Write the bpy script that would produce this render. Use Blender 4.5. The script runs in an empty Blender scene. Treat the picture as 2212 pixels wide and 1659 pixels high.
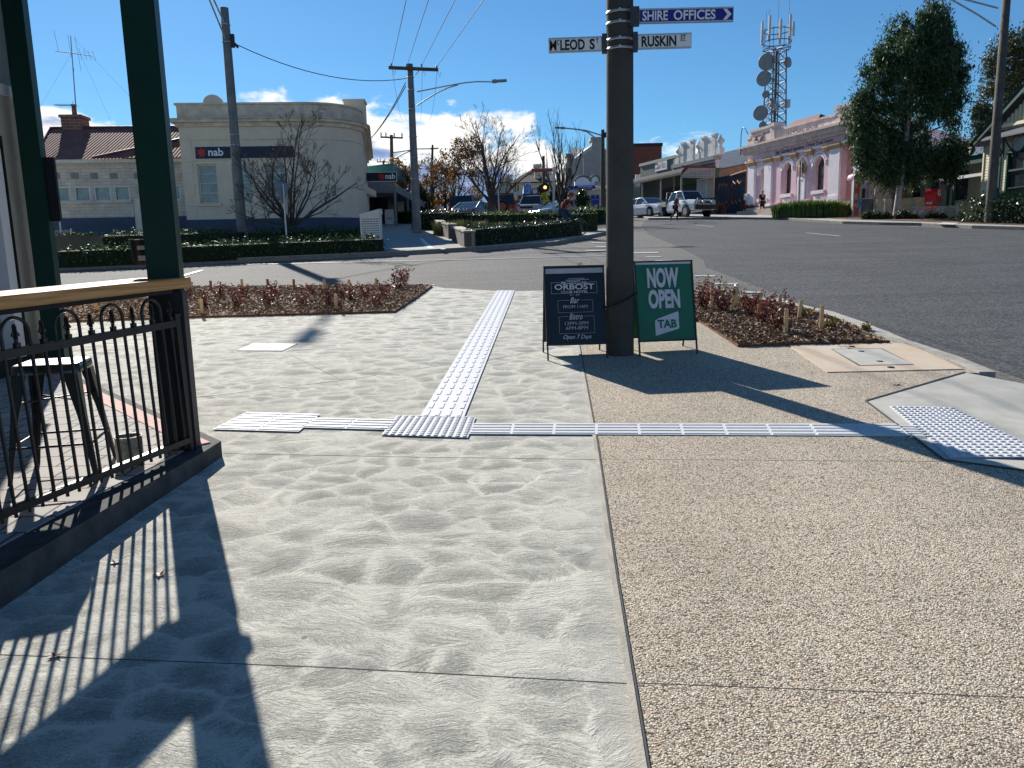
import bpy, bmesh, math, random
import numpy as np
from mathutils import Vector, Matrix
random.seed(7); rng = np.random.default_rng(7)
sc = bpy.context.scene
R = math.radians
# ---------------------------------------------------------------- camera, sky, sun
PITCH, ROLL, SL, EYE, FPX, CX, CY = R(9.5), R(1.35), .072, 1.6, 1662., 1106., 829.5
Fv = np.array([0, math.cos(PITCH), -math.sin(PITCH)])
_r = np.array([1., 0, 0]); _u = np.cross(_r, Fv)
Rv = _r*math.cos(ROLL) - _u*math.sin(ROLL); Uv = _r*math.sin(ROLL) + _u*math.cos(ROLL)
CAM = np.array([0, 0, EYE])
cam = bpy.data.objects.new("camera", bpy.data.cameras.new("camera")); sc.collection.objects.link(cam)
cam.data.sensor_width = 36; cam.data.lens = 36*FPX/2212; cam.data.clip_start = .05; cam.data.clip_end = 4000
m3 = Matrix((Rv, Uv, -Fv)).transposed(); cam.matrix_world = Matrix.Translation(CAM) @ m3.to_4x4()
sc.camera = cam
SUN_EL, SUN_AZ = R(29.5), R(-24.8)          # azimuth measured from +Y towards +X
sdir = Vector((math.sin(SUN_AZ)*math.cos(SUN_EL), math.cos(SUN_AZ)*math.cos(SUN_EL), math.sin(SUN_EL)))
sun = bpy.data.objects.new("sun", bpy.data.lights.new("sun", 'SUN')); sc.collection.objects.link(sun)
sun.data.energy = 5.0; sun.data.angle = R(.53); sun.data.color = (1, .95, .87)
sun.rotation_euler = (-sdir).to_track_quat('-Z', 'Y').to_euler()
w = bpy.data.worlds.new("World"); sc.world = w; w.use_nodes = True
nt = w.node_tree; N = nt.nodes; L = nt.links; N.clear()
def wn(t, **k):
    n = N.new(t)
    for a, b in k.items(): setattr(n, a, b)
    return n
def wm(op, a, b=None, c=None, clamp=False):
    n = wn('ShaderNodeMath', operation=op, use_clamp=clamp)
    for i, v in enumerate((a, b, c)):
        if v is None: continue
        if isinstance(v, (int, float)): n.inputs[i].default_value = v
        else: L.new(v, n.inputs[i])
    return n.outputs[0]
sky = wn('ShaderNodeTexSky', sky_type='NISHITA', sun_disc=False); sky.sun_elevation = SUN_EL; sky.sun_rotation = SUN_AZ
sky.air_density = 1.0; sky.dust_density = .1; sky.ozone_density = 2.5; sky.altitude = 200
tc = wn('ShaderNodeTexCoord'); sp = wn('ShaderNodeSeparateXYZ'); L.new(tc.outputs['Generated'], sp.inputs[0])
el = wm('ARCSINE', sp.outputs[2]); az = wm('ARCTAN2', sp.outputs[0], sp.outputs[1])
cv = wn('ShaderNodeCombineXYZ'); L.new(wm('MULTIPLY', az, 9.), cv.inputs[0]); L.new(wm('MULTIPLY', el, 17.), cv.inputs[1]); cv.inputs[2].default_value = 3.1
n1 = wn('ShaderNodeTexNoise'); n1.inputs['Scale'].default_value = 1.1; n1.inputs['Detail'].default_value = 9; n1.inputs['Roughness'].default_value = .58; n1.inputs['Distortion'].default_value = .35
L.new(cv.outputs[0], n1.inputs['Vector'])
n2 = wn('ShaderNodeTexNoise'); n2.inputs['Scale'].default_value = 1.6; n2.inputs['Detail'].default_value = 6; n2.inputs['Roughness'].default_value = .5
cv2 = wn('ShaderNodeCombineXYZ'); L.new(wm('MULTIPLY', az, 7.), cv2.inputs[0]); L.new(wm('MULTIPLY', el, 26.), cv2.inputs[1]); cv2.inputs[2].default_value = 9.3
L.new(cv2.outputs[0], n2.inputs['Vector'])
# how high the bank of cloud reaches at each bearing (radians)
rp = wn('ShaderNodeFloatCurve'); cu = rp.mapping.curves[0]
CL = [(-40, 8.2), (-29, 9.6), (-24, 8.4), (-12, 11.8), (-8, 11.2), (-4, 10.6), (0, 10.2), (4, 7.4), (8, 5.4), (12, 6.6), (17, 7.0), (20, 5.6), (26, 4.5), (34, 4.), (45, 5.)]
pts = [((a+60)/120, b/20) for a, b in CL]
cu.points[0].location = (0, .3); cu.points[1].location = (1, .3)
for q in pts: cu.points.new(*q)
rp.mapping.update()
L.new(wm('MULTIPLY_ADD', az, 180/math.pi/120, .5), rp.inputs['Value'])
topel = wm('MULTIPLY', rp.outputs[0], R(20))
dd = wm('MULTIPLY', wm('SUBTRACT', topel, el), 9.)
dens = wm('ADD', dd, wm('MULTIPLY', wm('SUBTRACT', n1.outputs['Fac'], .5), 1.9))
ms = wn('ShaderNodeMapRange', interpolation_type='SMOOTHSTEP'); ms.inputs[1].default_value = .02; ms.inputs[2].default_value = .26; L.new(dens, ms.inputs[0])
# wispy streak high on the right
cshade = wm('ADD', wm('MULTIPLY', wm('SUBTRACT', n2.outputs['Fac'], .5), 2.6), wm('MULTIPLY', wm('SUBTRACT', dens, .38), 1.5))
mh = wn('ShaderNodeMapRange', interpolation_type='SMOOTHSTEP'); mh.inputs[1].default_value = .0; mh.inputs[2].default_value = .62; L.new(cshade, mh.inputs[0])
cc = wn('ShaderNodeMix', data_type='RGBA'); L.new(mh.outputs[0], cc.inputs['Factor'])
cc.inputs[6].default_value = (13., 12.8, 12.3, 1); cc.inputs[7].default_value = (2.6, 4.0, 7.2, 1)
tint = wn('ShaderNodeMix', data_type='RGBA', blend_type='MULTIPLY'); tint.inputs[0].default_value = 1; tint.inputs[7].default_value = (.53, .92, 1.18, 1)
L.new(sky.outputs[0], tint.inputs[6])
mx = wn('ShaderNodeMix', data_type='RGBA'); L.new(ms.outputs[0], mx.inputs['Factor']); L.new(tint.outputs[2], mx.inputs[6]); L.new(cc.outputs[2], mx.inputs[7])
bg = wn('ShaderNodeBackground'); bg.inputs[1].default_value = .06; L.new(mx.outputs[2], bg.inputs[0])
wo = wn('ShaderNodeOutputWorld'); L.new(bg.outputs[0], wo.inputs[0])
sc.view_settings.view_transform = 'Standard'; sc.view_settings.look = 'None'; sc.view_settings.gamma = 1; sc.view_settings.exposure = .58
sc.cycles.max_bounces = 6; sc.cycles.transparent_max_bounces = 8

# ---------------------------------------------------------------- helpers
def gz(y): return SL*min(y, 150)
def ray(x, y): return Fv + Rv*(x-CX)/FPX - Uv*(y-CY)/FPX
def G(x, y, dz=0.):
    d = ray(x, y); t = (dz-EYE)/(d[2]-SL*d[1]); p = CAM+t*d; return Vector(p)
def at(x, y, Y):
    d = ray(x, y); return Vector(CAM+d*(Y-CAM[1])/d[1])
def zoomer(ox, oy, s): return lambda x, y: ((ox+x*s)/1.82278, (oy+y*s)/1.82278)
A1 = zoomer(0, 0, 1000/2212); A2 = zoomer(0, 700, 1000/2212); A3 = zoomer(600, 350, 1000/2212); A4 = zoomer(1400, 400, 600/2212); A5 = zoomer(1900, 400, 600/2212)
B1 = zoomer(2400, 500, 600/2212); B2 = zoomer(2850, 400, 600/2212); B3 = zoomer(3400, 400, 632/2097); B4 = zoomer(2900, 0, 1132/2209); B5 = zoomer(2100, 1000, 700/2212)
B6 = zoomer(2100, 0, 850/2212); B7 = zoomer(2700, 1050, 1332/2212); C1 = zoomer(0, 1080, 920/1734); C2 = zoomer(0, 1900, 1200/1771); C3 = zoomer(1400, 780, 1050/2212)
C4 = zoomer(700, 1050, 1500/2212); C5 = zoomer(1980, 680, 480/2212); C6 = zoomer(1350, 0, 750/2212)

MATS = {}
def mat(name, col, rough=.8, var=.12, scale=6., bump=0., bscale=60., metal=0., col2=None, spec=.4, coord='Object', emit=0):
    if name in MATS: return MATS[name]
    m = bpy.data.materials.new(name); m.use_nodes = True; t = m.node_tree; nn = t.nodes; ll = t.links
    b = nn['Principled BSDF']; b.inputs['Roughness'].default_value = rough; b.inputs['Metallic'].default_value = metal; b.inputs['Specular IOR Level'].default_value = spec
    c = nn.new('ShaderNodeTexCoord'); no = nn.new('ShaderNodeTexNoise'); no.inputs['Scale'].default_value = scale; no.inputs['Detail'].default_value = 6; no.inputs['Roughness'].default_value = .6
    ll.new(c.outputs[coord], no.inputs['Vector'])
    cr = nn.new('ShaderNodeValToRGB'); cr.color_ramp.elements[0].position = .33; cr.color_ramp.elements[1].position = .67
    a = col2 or tuple(v*(1-var) for v in col); e = col if col2 else tuple(min(1, v*(1+var)) for v in col)
    cr.color_ramp.elements[0].color = (*a, 1); cr.color_ramp.elements[1].color = (*e, 1)
    ll.new(no.outputs['Fac'], cr.inputs[0]); ll.new(cr.outputs[0], b.inputs['Base Color'])
    if bump:
        n2_ = nn.new('ShaderNodeTexNoise'); n2_.inputs['Scale'].default_value = bscale; n2_.inputs['Detail'].default_value = 4
        bp = nn.new('ShaderNodeBump'); bp.inputs['Strength'].default_value = bump; bp.inputs['Distance'].default_value = .01
        ll.new(c.outputs[coord], n2_.inputs['Vector']); ll.new(n2_.outputs['Fac'], bp.inputs['Height']); ll.new(bp.outputs[0], b.inputs['Normal'])
    if emit:
        b.inputs['Emission Color'].default_value = (*col, 1); b.inputs['Emission Strength'].default_value = emit
    MATS[name] = m; return m
def leafmat(name, cols, rough=.5, trans=.3):
    """foliage: every leaf its own tone"""
    if name in MATS: return MATS[name]
    m = bpy.data.materials.new(name); m.use_nodes = True; t = m.node_tree; nn = t.nodes; ll = t.links
    b = nn['Principled BSDF']; b.inputs['Roughness'].default_value = rough
    g = nn.new('ShaderNodeNewGeometry'); cr = nn.new('ShaderNodeValToRGB')
    while len(cr.color_ramp.elements) < len(cols): cr.color_ramp.elements.new(.5)
    for i, c in enumerate(cols): cr.color_ramp.elements[i].position = i/(len(cols)-1); cr.color_ramp.elements[i].color = (*c, 1)
    ll.new(g.outputs['Random Per Island'], cr.inputs[0]); ll.new(cr.outputs[0], b.inputs['Base Color'])
    if trans:
        tr = nn.new('ShaderNodeBsdfTranslucent'); mi = nn.new('ShaderNodeMixShader'); mi.inputs[0].default_value = trans
        ll.new(cr.outputs[0], tr.inputs[0]); ll.new(b.outputs[0], mi.inputs[1]); ll.new(tr.outputs[0], mi.inputs[2]); ll.new(mi.outputs[0], nn['Material Output'].inputs[0])
    MATS[name] = m; return m
def link(o, parent=None):
    sc.collection.objects.link(o)
    if parent is not None: o.parent = parent
    return o
def tag(o, label, cat, group=None):
    o['label'] = label; o['category'] = cat
    if group: o['group'] = group
    return o
def thing(name, label, cat, loc=(0, 0, 0), rotz=0., group=None):
    o = bpy.data.objects.new(name, None); o.empty_display_size = .1; link(o); o.location = loc; o.rotation_euler = (0, 0, rotz)
    return tag(o, label, cat, group)
def dup(root, loc, rotz, label, sc_=None):
    def cp(o, par):
        c = o.copy(); link(c, par)
        for ch in o.children: cp(ch, c)
        return c
    r = cp(root, None); r.location = loc; r.rotation_euler = (0, 0, rotz); r['label'] = label
    if sc_: r.scale = (sc_,)*3 if isinstance(sc_, float) else sc_
    return r
class MB:
    def __init__(s): s.v = []; s.f = []; s.sm = []
    def add(s, v, f, smooth=False):
        o = len(s.v); s.v += [tuple(p) for p in v]; s.f += [tuple(i+o for i in q) for q in f]; s.sm += [smooth]*len(f); return s
    def box(s, x0, x1, y0, y1, z0, z1):
        x0, x1 = sorted((x0, x1)); y0, y1 = sorted((y0, y1)); z0, z1 = sorted((z0, z1))
        return s.add([(x0,y0,z0),(x1,y0,z0),(x1,y1,z0),(x0,y1,z0),(x0,y0,z1),(x1,y0,z1),(x1,y1,z1),(x0,y1,z1)],
            [(3,2,1,0),(4,5,6,7),(0,1,5,4),(1,2,6,5),(2,3,7,6),(3,0,4,7)])
    def obox(s, c, ax, hx, hy, hz):
        """oriented box: centre, 3 axes, half sizes"""
        c = Vector(c); X, Y_, Z = [Vector(a).normalized() for a in ax]; v = []
        for k in (-1, 1):
            for j, i in ((-1,-1), (-1,1), (1,1), (1,-1)): v.append(c+X*i*hx+Y_*j*hy+Z*k*hz)
        return s.add(v, [(3,2,1,0),(4,5,6,7),(0,1,5,4),(1,2,6,5),(2,3,7,6),(3,0,4,7)])
    def prism(s, pts, y0, y1):
        """outline in (x, z) pushed from y0 to y1"""
        n = len(pts); v = [(x, y0, z) for x, z in pts]+[(x, y1, z) for x, z in pts]
        return s.add(v, [tuple(range(n)), tuple(range(2*n-1, n-1, -1))]+[(i, i+n, (i+1) % n+n, (i+1) % n) for i in range(n)])
    def slab(s, pts, z0, z1):
        """outline of (x, y); z0/z1 numbers or functions of (x,y)"""
        f0 = z0 if callable(z0) else (lambda x, y: z0); f1 = z1 if callable(z1) else (lambda x, y: z1)
        n = len(pts); v = [(p[0], p[1], f0(p[0], p[1])) for p in pts]+[(p[0], p[1], f1(p[0], p[1])) for p in pts]
        return s.add(v, [tuple(range(n-1, -1, -1)), tuple(range(n, 2*n))]+[(i, (i+1) % n, (i+1) % n+n, i+n) for i in range(n)])
    def tube(s, p, q, r0, r1=None, n=8, cap=True, smooth=True):
        p = Vector(p); q = Vector(q); r1 = r0 if r1 is None else r1; d = (q-p)
        if d.length < 1e-6: return s
        d.normalize(); a = d.orthogonal().normalized(); b = d.cross(a); v = []
        for c, r in ((p, r0), (q, r1)): v += [c+(a*math.cos(2*math.pi*i/n)+b*math.sin(2*math.pi*i/n))*r for i in range(n)]
        s.add(v, [(i, (i+1) % n, (i+1) % n+n, i+n) for i in range(n)], smooth)
        if cap: s.add(v, [tuple(range(n-1, -1, -1)), tuple(range(n, 2*n))])
        return s
    def path(s, pts, r, n=6, smooth=True):
        rs = r if isinstance(r, (list, tuple)) else [r]*len(pts)
        pts = [Vector(p) for p in pts]; v = []; a = None
        for i, p in enumerate(pts):
            d = (pts[min(i+1, len(pts)-1)]-pts[max(i-1, 0)]).normalized()
            a = d.orthogonal().normalized() if a is None else (a-d*a.dot(d)).normalized()
            b = d.cross(a); v += [p+(a*math.cos(2*math.pi*k/n)+b*math.sin(2*math.pi*k/n))*rs[i] for k in range(n)]
        m = len(pts); s.add(v, [(j*n+i, j*n+(i+1) % n, (j+1)*n+(i+1) % n, (j+1)*n+i) for j in range(m-1) for i in range(n)], smooth)
        return s.add(v, [tuple(range(n-1, -1, -1)), tuple(range((m-1)*n, m*n))])
    def lathe(s, prof, c=(0, 0, 0), n=16, smooth=True):
        c = Vector(c); v = []
        for r, z in prof: v += [c+Vector((r*math.cos(2*math.pi*i/n), r*math.sin(2*math.pi*i/n), z)) for i in range(n)]
        m = len(prof); s.add(v, [(j*n+i, j*n+(i+1) % n, (j+1)*n+(i+1) % n, (j+1)*n+i) for j in range(m-1) for i in range(n)], smooth)
        return s.add(v, [tuple(range(n-1, -1, -1)), tuple(range((m-1)*n, m*n))])
    def disc(s, c, axis, r, t, n=20): c = Vector(c); a = Vector(axis).normalized(); return s.tube(c-a*t/2, c+a*t/2, r, n=n, smooth=False)
    def ball(s, c, rx, ry=None, rz=None, n=10):
        ry = ry or rx; rz = rz or rx; v = []; m = n//2+1
        for j in range(m+1):
            t = math.pi*j/m
            v += [(c[0]+rx*math.sin(t)*math.cos(2*math.pi*i/n), c[1]+ry*math.sin(t)*math.sin(2*math.pi*i/n), c[2]-rz*math.cos(t)) for i in range(n)]
        return s.add(v, [(j*n+i, j*n+(i+1) % n, (j+1)*n+(i+1) % n, (j+1)*n+i) for j in range(m) for i in range(n)], True)
    def torus(s, c, axis, Rr, r, n=28, k=6):
        c = Vector(c); ax = Vector(axis).normalized(); a = ax.orthogonal().normalized(); b = ax.cross(a); v = []
        for i in range(n):
            e = a*math.cos(2*math.pi*i/n)+b*math.sin(2*math.pi*i/n)
            v += [c+e*(Rr+r*math.cos(2*math.pi*j/k))+ax*r*math.sin(2*math.pi*j/k) for j in range(k)]
        return s.add(v, [(i*k+j, i*k+(j+1) % k, ((i+1) % n)*k+(j+1) % k, ((i+1) % n)*k+j) for i in range(n) for j in range(k)], True)
    def loft(s, rings, smooth=True, closed=True):
        n = len(rings[0]); v = [p for r in rings for p in r]; m = len(rings); e = n if closed else n-1
        s.add(v, [(j*n+i, j*n+(i+1) % n, (j+1)*n+(i+1) % n, (j+1)*n+i) for j in range(m-1) for i in range(e)], smooth)
        return s.add(v, [tuple(range(n-1, -1, -1)), tuple(range((m-1)*n, m*n))])
    def wall(s, x0, x1, z0, z1, holes, y0, y1):
        xs = sorted({x0, x1}|{min(max(h[i], x0), x1) for h in holes for i in (0, 1)}); zs = sorted({z0, z1}|{min(max(h[i], z0), z1) for h in holes for i in (2, 3)})
        for a, b in zip(xs, xs[1:]):
            run = None
            for c, d in zip(zs, zs[1:]):
                mxx, mz = (a+b)/2, (c+d)/2
                if any(h[0] < mxx < h[1] and h[2] < mz < h[3] for h in holes):
                    if run: s.box(a, b, y0, y1, *run); run = None
                else: run = (run[0], d) if run else (c, d)
            if run: s.box(a, b, y0, y1, *run)
        return s
    def build(s, name, m, parent=None, loc=None, bev=0):
        me = bpy.data.meshes.new(name); me.from_pydata(s.v, [], s.f); me.polygons.foreach_set('use_smooth', s.sm)
        bm = bmesh.new(); bm.from_mesh(me)
        if bev:
            bmesh.ops.remove_doubles(bm, verts=bm.verts, dist=1e-5)
            bmesh.ops.bevel(bm, geom=[e for e in bm.edges if e.is_manifold and e.calc_face_angle(0) > .6], offset=bev, segments=2, affect='EDGES', clamp_overlap=True)
        bmesh.ops.recalc_face_normals(bm, faces=bm.faces); bm.to_mesh(me); bm.free()
        me.materials.append(m); o = bpy.data.objects.new(name, me); link(o, parent)
        if loc is not None: o.location = loc
        return o
def struct(name, mb, m):
    o = mb.build(name, m) if isinstance(mb, MB) else mb; o['kind'] = 'structure'; return o
def quads(name, P, m, parent=None):
    """many loose 4-corner faces at once; P is (n,4,3)"""
    P = np.asarray(P, dtype=np.float32); n = len(P); me = bpy.data.meshes.new(name)
    me.vertices.add(n*4); me.vertices.foreach_set('co', P.reshape(-1)); me.loops.add(n*4); me.loops.foreach_set('vertex_index', np.arange(n*4, dtype=np.int32))
    me.polygons.add(n); me.polygons.foreach_set('loop_start', np.arange(0, n*4, 4, dtype=np.int32)); me.polygons.foreach_set('loop_total', np.full(n, 4, dtype=np.int32))
    me.update(); me.validate(); me.materials.append(m); o = bpy.data.objects.new(name, me); link(o, parent); return o
def leaves(C, size, asp=.5, droop=0., nrm=None, jitter=1.):
    """leaf quads round centres C (n,3)"""
    n = len(C); sz = size*(.6+.8*rng.random(n))[:, None]
    a = rng.normal(size=(n, 3)); a[:, 2] = a[:, 2]*(1-droop)-droop*2.2; a /= np.linalg.norm(a, axis=1)[:, None]
    b = rng.normal(size=(n, 3)) if nrm is None else np.cross(a, nrm+rng.normal(size=(n, 3))*.5*jitter)
    b -= (b*a).sum(1)[:, None]*a; b /= np.linalg.norm(b, axis=1)[:, None]+1e-9
    a = a*sz/2; b = b*sz*asp/2; C = np.asarray(C)
    return np.stack([C-a, C+b*1.0-a*.1, C+a, C-b-a*.1], axis=1)
TXT = {}
def text(s, parent, x0, x1, z0, z1, y, m, name='lettering', bold=0., shear=0., ext=.002, fit=True, zs=None):
    """words in the parent's x-z plane, read from -y, fitted into the box"""
    c = bpy.data.curves.new('t', 'FONT'); c.body = s; c.extrude = 0.; c.offset = bold; c.shear = shear; c.resolution_u = 3; c.align_x = 'LEFT'
    o = bpy.data.objects.new('t', c); sc.collection.objects.link(o); dg = bpy.context.evaluated_depsgraph_get(); me = bpy.data.meshes.new_from_object(o.evaluated_get(dg))
    bpy.data.objects.remove(o); n = len(me.vertices); a = np.zeros(n*3, dtype=np.float32); me.vertices.foreach_get('co', a); a = a.reshape(-1, 3)
    lo, hi = a.min(0), a.max(0); sx = (x1-x0)/(hi[0]-lo[0]); sy = (z1-z0)/(hi[1]-lo[1])
    y -= .0025
    v = [(x0+(p[0]-lo[0])*sx, y, z0+(p[1]-lo[1])*sy) for p in a]; fs = [tuple(p.vertices) for p in me.polygons]; bpy.data.meshes.remove(me)
    mb = MB(); mb.add(v, fs); me = bpy.data.meshes.new(name); me.from_pydata(mb.v, [], mb.f)
    bm = bmesh.new(); bm.from_mesh(me); r = bmesh.ops.solidify(bm, geom=bm.faces[:], thickness=ext); bmesh.ops.recalc_face_normals(bm, faces=bm.faces); bm.to_mesh(me); bm.free()
    me.materials.append(m); o = bpy.data.objects.new(name, me); link(o, parent); return o
class Fac:
    """a vertical building face: origin, bearing of its +x, base height"""
    def __init__(s, p, d, z0=None):
        s.p = Vector((p[0], p[1])); s.d = Vector(d).normalized(); s.n = Vector((-s.d.y, s.d.x)); s.z0 = gz(p[1]) if z0 is None else z0
        s.loc = (p[0], p[1], s.z0); s.rot = math.atan2(s.d.y, s.d.x)
    def uv(s, q, dep=0.):
        r = ray(*q); o = s.p+s.n*dep; k = Vector((o.x-CAM[0], o.y-CAM[1])).dot(s.n)/(r[0]*s.n.x+r[1]*s.n.y); P = CAM+k*r
        return (Vector((P[0], P[1]))-s.p).dot(s.d), P[2]-s.z0
def skin(vs, es, rad, sub=2):
    me = bpy.data.meshes.new('s'); me.from_pydata(vs, es, []); o = bpy.data.objects.new('s', me); sc.collection.objects.link(o)
    o.modifiers.new('k', 'SKIN'); 
    for i, r in enumerate(rad): q = me.skin_vertices[0].data[i]; q.radius = (r, r) if isinstance(r, (int, float)) else r; q.use_root = (i == 0)
    md = o.modifiers.new('u', 'SUBSURF'); md.levels = sub
    dg = bpy.context.evaluated_depsgraph_get(); out = bpy.data.meshes.new_from_object(o.evaluated_get(dg)); bpy.data.objects.remove(o)
    return out
def skinobj(name, vs, es, rad, m, parent, sub=2):
    me = skin(vs, es, rad, sub); me.materials.clear(); me.materials.append(m)
    me.polygons.foreach_set('use_smooth', [True]*len(me.polygons)); me.name = name; o = bpy.data.objects.new(name, me); link(o, parent); return o
ORD = ['', 'first', 'second', 'third', 'fourth', 'fifth', 'sixth', 'seventh', 'eighth', 'ninth', 'tenth', 'eleventh', 'twelfth', 'thirteenth', 'fourteenth', 'fifteenth']
# ---------------------------------------------------------------- ground materials
def newmat(name):
    m = bpy.data.materials.new(name); m.use_nodes = True; MATS[name] = m; return m, m.node_tree.nodes, m.node_tree.links, m.node_tree.nodes['Principled BSDF']
def nd(nn, t, **k):
    n = nn.new(t)
    for a, b in k.items():
        if a.startswith('i_'): n.inputs[a[2:].replace('_', ' ')].default_value = b
        else: setattr(n, a, b)
    return n
def mth(nn, ll, op, a, b=None, c=None):
    n = nn.new('ShaderNodeMath'); n.operation = op
    for i, v in enumerate((a, b, c)):
        if v is None: continue
        if isinstance(v, (int, float)): n.inputs[i].default_value = v
        else: ll.new(v, n.inputs[i])
    return n.outputs[0]
def ramp(nn, ll, src, stops):
    cr = nn.new('ShaderNodeValToRGB')
    while len(cr.color_ramp.elements) < len(stops): cr.color_ramp.elements.new(.5)
    for i, (p, c) in enumerate(stops): cr.color_ramp.elements[i].position = p; cr.color_ramp.elements[i].color = (*c, 1)
    ll.new(src, cr.inputs[0]); return cr.outputs[0]
# trowel-swirled concrete: overlapping arcs of brushed grooves
def concrete_swirl():
    m, nn, ll, b = newmat('swirled_concrete'); b.inputs['Roughness'].default_value = .9; b.inputs['Specular IOR Level'].default_value = .12
    g = nd(nn, 'ShaderNodeNewGeometry'); fine = nd(nn, 'ShaderNodeTexNoise', i_Scale=130., i_Detail=4, i_Roughness=.7); ll.new(g.outputs['Position'], fine.inputs['Vector'])
    wob = nd(nn, 'ShaderNodeTexNoise', i_Scale=4., i_Detail=4, i_Roughness=.6); ll.new(g.outputs['Position'], wob.inputs['Vector'])
    wv = nd(nn, 'ShaderNodeVectorMath', operation='MULTIPLY_ADD'); ll.new(wob.outputs['Color'], wv.inputs[0]); wv.inputs[1].default_value = (.17, .17, 0); ll.new(g.outputs['Position'], wv.inputs[2])
    outs = []
    for k, (scl, off) in enumerate(((3.7, (0, 0, 0)), (4.7, (5.3, 2.1, 0)))):
        fl = nd(nn, 'ShaderNodeVectorMath', operation='MULTIPLY_ADD'); ll.new(wv.outputs[0], fl.inputs[0]); fl.inputs[1].default_value = (.85, 1.2, 0); fl.inputs[2].default_value = off
        vo = nd(nn, 'ShaderNodeTexVoronoi', feature='F1', i_Scale=scl); ll.new(fl.outputs[0], vo.inputs['Vector'])
        dv = nd(nn, 'ShaderNodeVectorMath', operation='SUBTRACT'); ll.new(fl.outputs[0], dv.inputs[0]); ll.new(vo.outputs['Position'], dv.inputs[1])
        cs = nd(nn, 'ShaderNodeVectorMath', operation='MULTIPLY_ADD'); ll.new(vo.outputs['Color'], cs.inputs[0]); cs.inputs[1].default_value = (.5, .2, 0); cs.inputs[2].default_value = (-.25, -.42, 0)
        sh = nd(nn, 'ShaderNodeVectorMath', operation='SUBTRACT'); ll.new(dv.outputs[0], sh.inputs[0]); ll.new(cs.outputs[0], sh.inputs[1])
        ln = nd(nn, 'ShaderNodeVectorMath', operation='LENGTH'); ll.new(sh.outputs[0], ln.inputs[0]); l0 = nd(nn, 'ShaderNodeVectorMath', operation='LENGTH'); ll.new(cs.outputs[0], l0.inputs[0])
        sx = nd(nn, 'ShaderNodeSeparateXYZ'); ll.new(sh.outputs[0], sx.inputs[0]); th = mth(nn, ll, 'ARCTAN2', sx.outputs[1], sx.outputs[0])
        s1 = nd(nn, 'ShaderNodeSeparateColor'); ll.new(vo.outputs['Color'], s1.inputs[0]); grad = mth(nn, ll, 'MULTIPLY', mth(nn, ll, 'SUBTRACT', ln.outputs[1], l0.outputs[1]), scl*1.1)
        st = []
        for fr, ft in ((60., 1.5), (200., 8.)):
            cb = nd(nn, 'ShaderNodeCombineXYZ'); ll.new(mth(nn, ll, 'MULTIPLY', ln.outputs[1], fr), cb.inputs[0]); ll.new(mth(nn, ll, 'MULTIPLY', th, ft), cb.inputs[1]); ll.new(mth(nn, ll, 'MULTIPLY', s1.outputs[1], 50.), cb.inputs[2])
            n_ = nd(nn, 'ShaderNodeTexNoise', i_Scale=1., i_Detail=3, i_Roughness=.6); ll.new(cb.outputs[0], n_.inputs['Vector']); st.append(mth(nn, ll, 'SUBTRACT', n_.outputs['Fac'], .5))
        ve = nd(nn, 'ShaderNodeTexVoronoi', feature='DISTANCE_TO_EDGE', i_Scale=scl); ll.new(fl.outputs[0], ve.inputs['Vector']); er = nd(nn, 'ShaderNodeMapRange', interpolation_type='SMOOTHSTEP'); er.inputs[1].default_value = .0; er.inputs[2].default_value = .13; er.inputs[3].default_value = 1.; er.inputs[4].default_value = 0.; ll.new(ve.outputs['Distance'], er.inputs[0])
        ec = nd(nn, 'ShaderNodeMapRange', interpolation_type='SMOOTHSTEP'); ec.inputs[1].default_value = .03; ec.inputs[2].default_value = .3; ll.new(ve.outputs['Distance'], ec.inputs[0])
        dark = mth(nn, ll, 'MULTIPLY', ec.outputs[0], mth(nn, ll, 'POWER', s1.outputs[0], 1.5)); outs.append((dark, mth(nn, ll, 'MULTIPLY_ADD', grad, .75, mth(nn, ll, 'MULTIPLY', mth(nn, ll, 'MULTIPLY', er.outputs[0], .95), mth(nn, ll, 'MULTIPLY_ADD', s1.outputs[1], .75, .12))), st[0], st[1]))
    pick = nd(nn, 'ShaderNodeTexNoise', i_Scale=1.4, i_Detail=4); ll.new(g.outputs['Position'], pick.inputs['Vector'])
    mk = nd(nn, 'ShaderNodeMapRange'); mk.inputs[1].default_value = .46; mk.inputs[2].default_value = .54; ll.new(pick.outputs['Fac'], mk.inputs[0])
    def mixv(a, c):
        m_ = nd(nn, 'ShaderNodeMix', data_type='FLOAT'); ll.new(mk.outputs[0], m_.inputs[0]); ll.new(a, m_.inputs[2]); ll.new(c, m_.inputs[3]); return m_.outputs[0]
    cell, grad, s0, s1_ = [mixv(a, c) for a, c in zip(*outs)]
    mid = nd(nn, 'ShaderNodeTexNoise', i_Scale=9., i_Detail=5, i_Roughness=.7); ll.new(wv.outputs[0], mid.inputs['Vector']); spk = nd(nn, 'ShaderNodeTexNoise', i_Scale=.35, i_Detail=6, i_Roughness=.6); ll.new(g.outputs['Position'], spk.inputs['Vector'])
    tn = mth(nn, ll, 'MULTIPLY_ADD', cell, -.34, .65); tn = mth(nn, ll, 'MULTIPLY_ADD', grad, .42, tn)
    tn = mth(nn, ll, 'MULTIPLY_ADD', s0, .45, tn); tn = mth(nn, ll, 'MULTIPLY_ADD', s1_, .95, tn); tn = mth(nn, ll, 'MULTIPLY_ADD', mth(nn, ll, 'SUBTRACT', spk.outputs['Fac'], .5), .2, tn)
    tn = mth(nn, ll, 'MULTIPLY_ADD', mth(nn, ll, 'SUBTRACT', mid.outputs['Fac'], .5), .45, tn); tn = mth(nn, ll, 'MULTIPLY_ADD', mth(nn, ll, 'SUBTRACT', fine.outputs['Fac'], .5), 1.5, tn)
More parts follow.
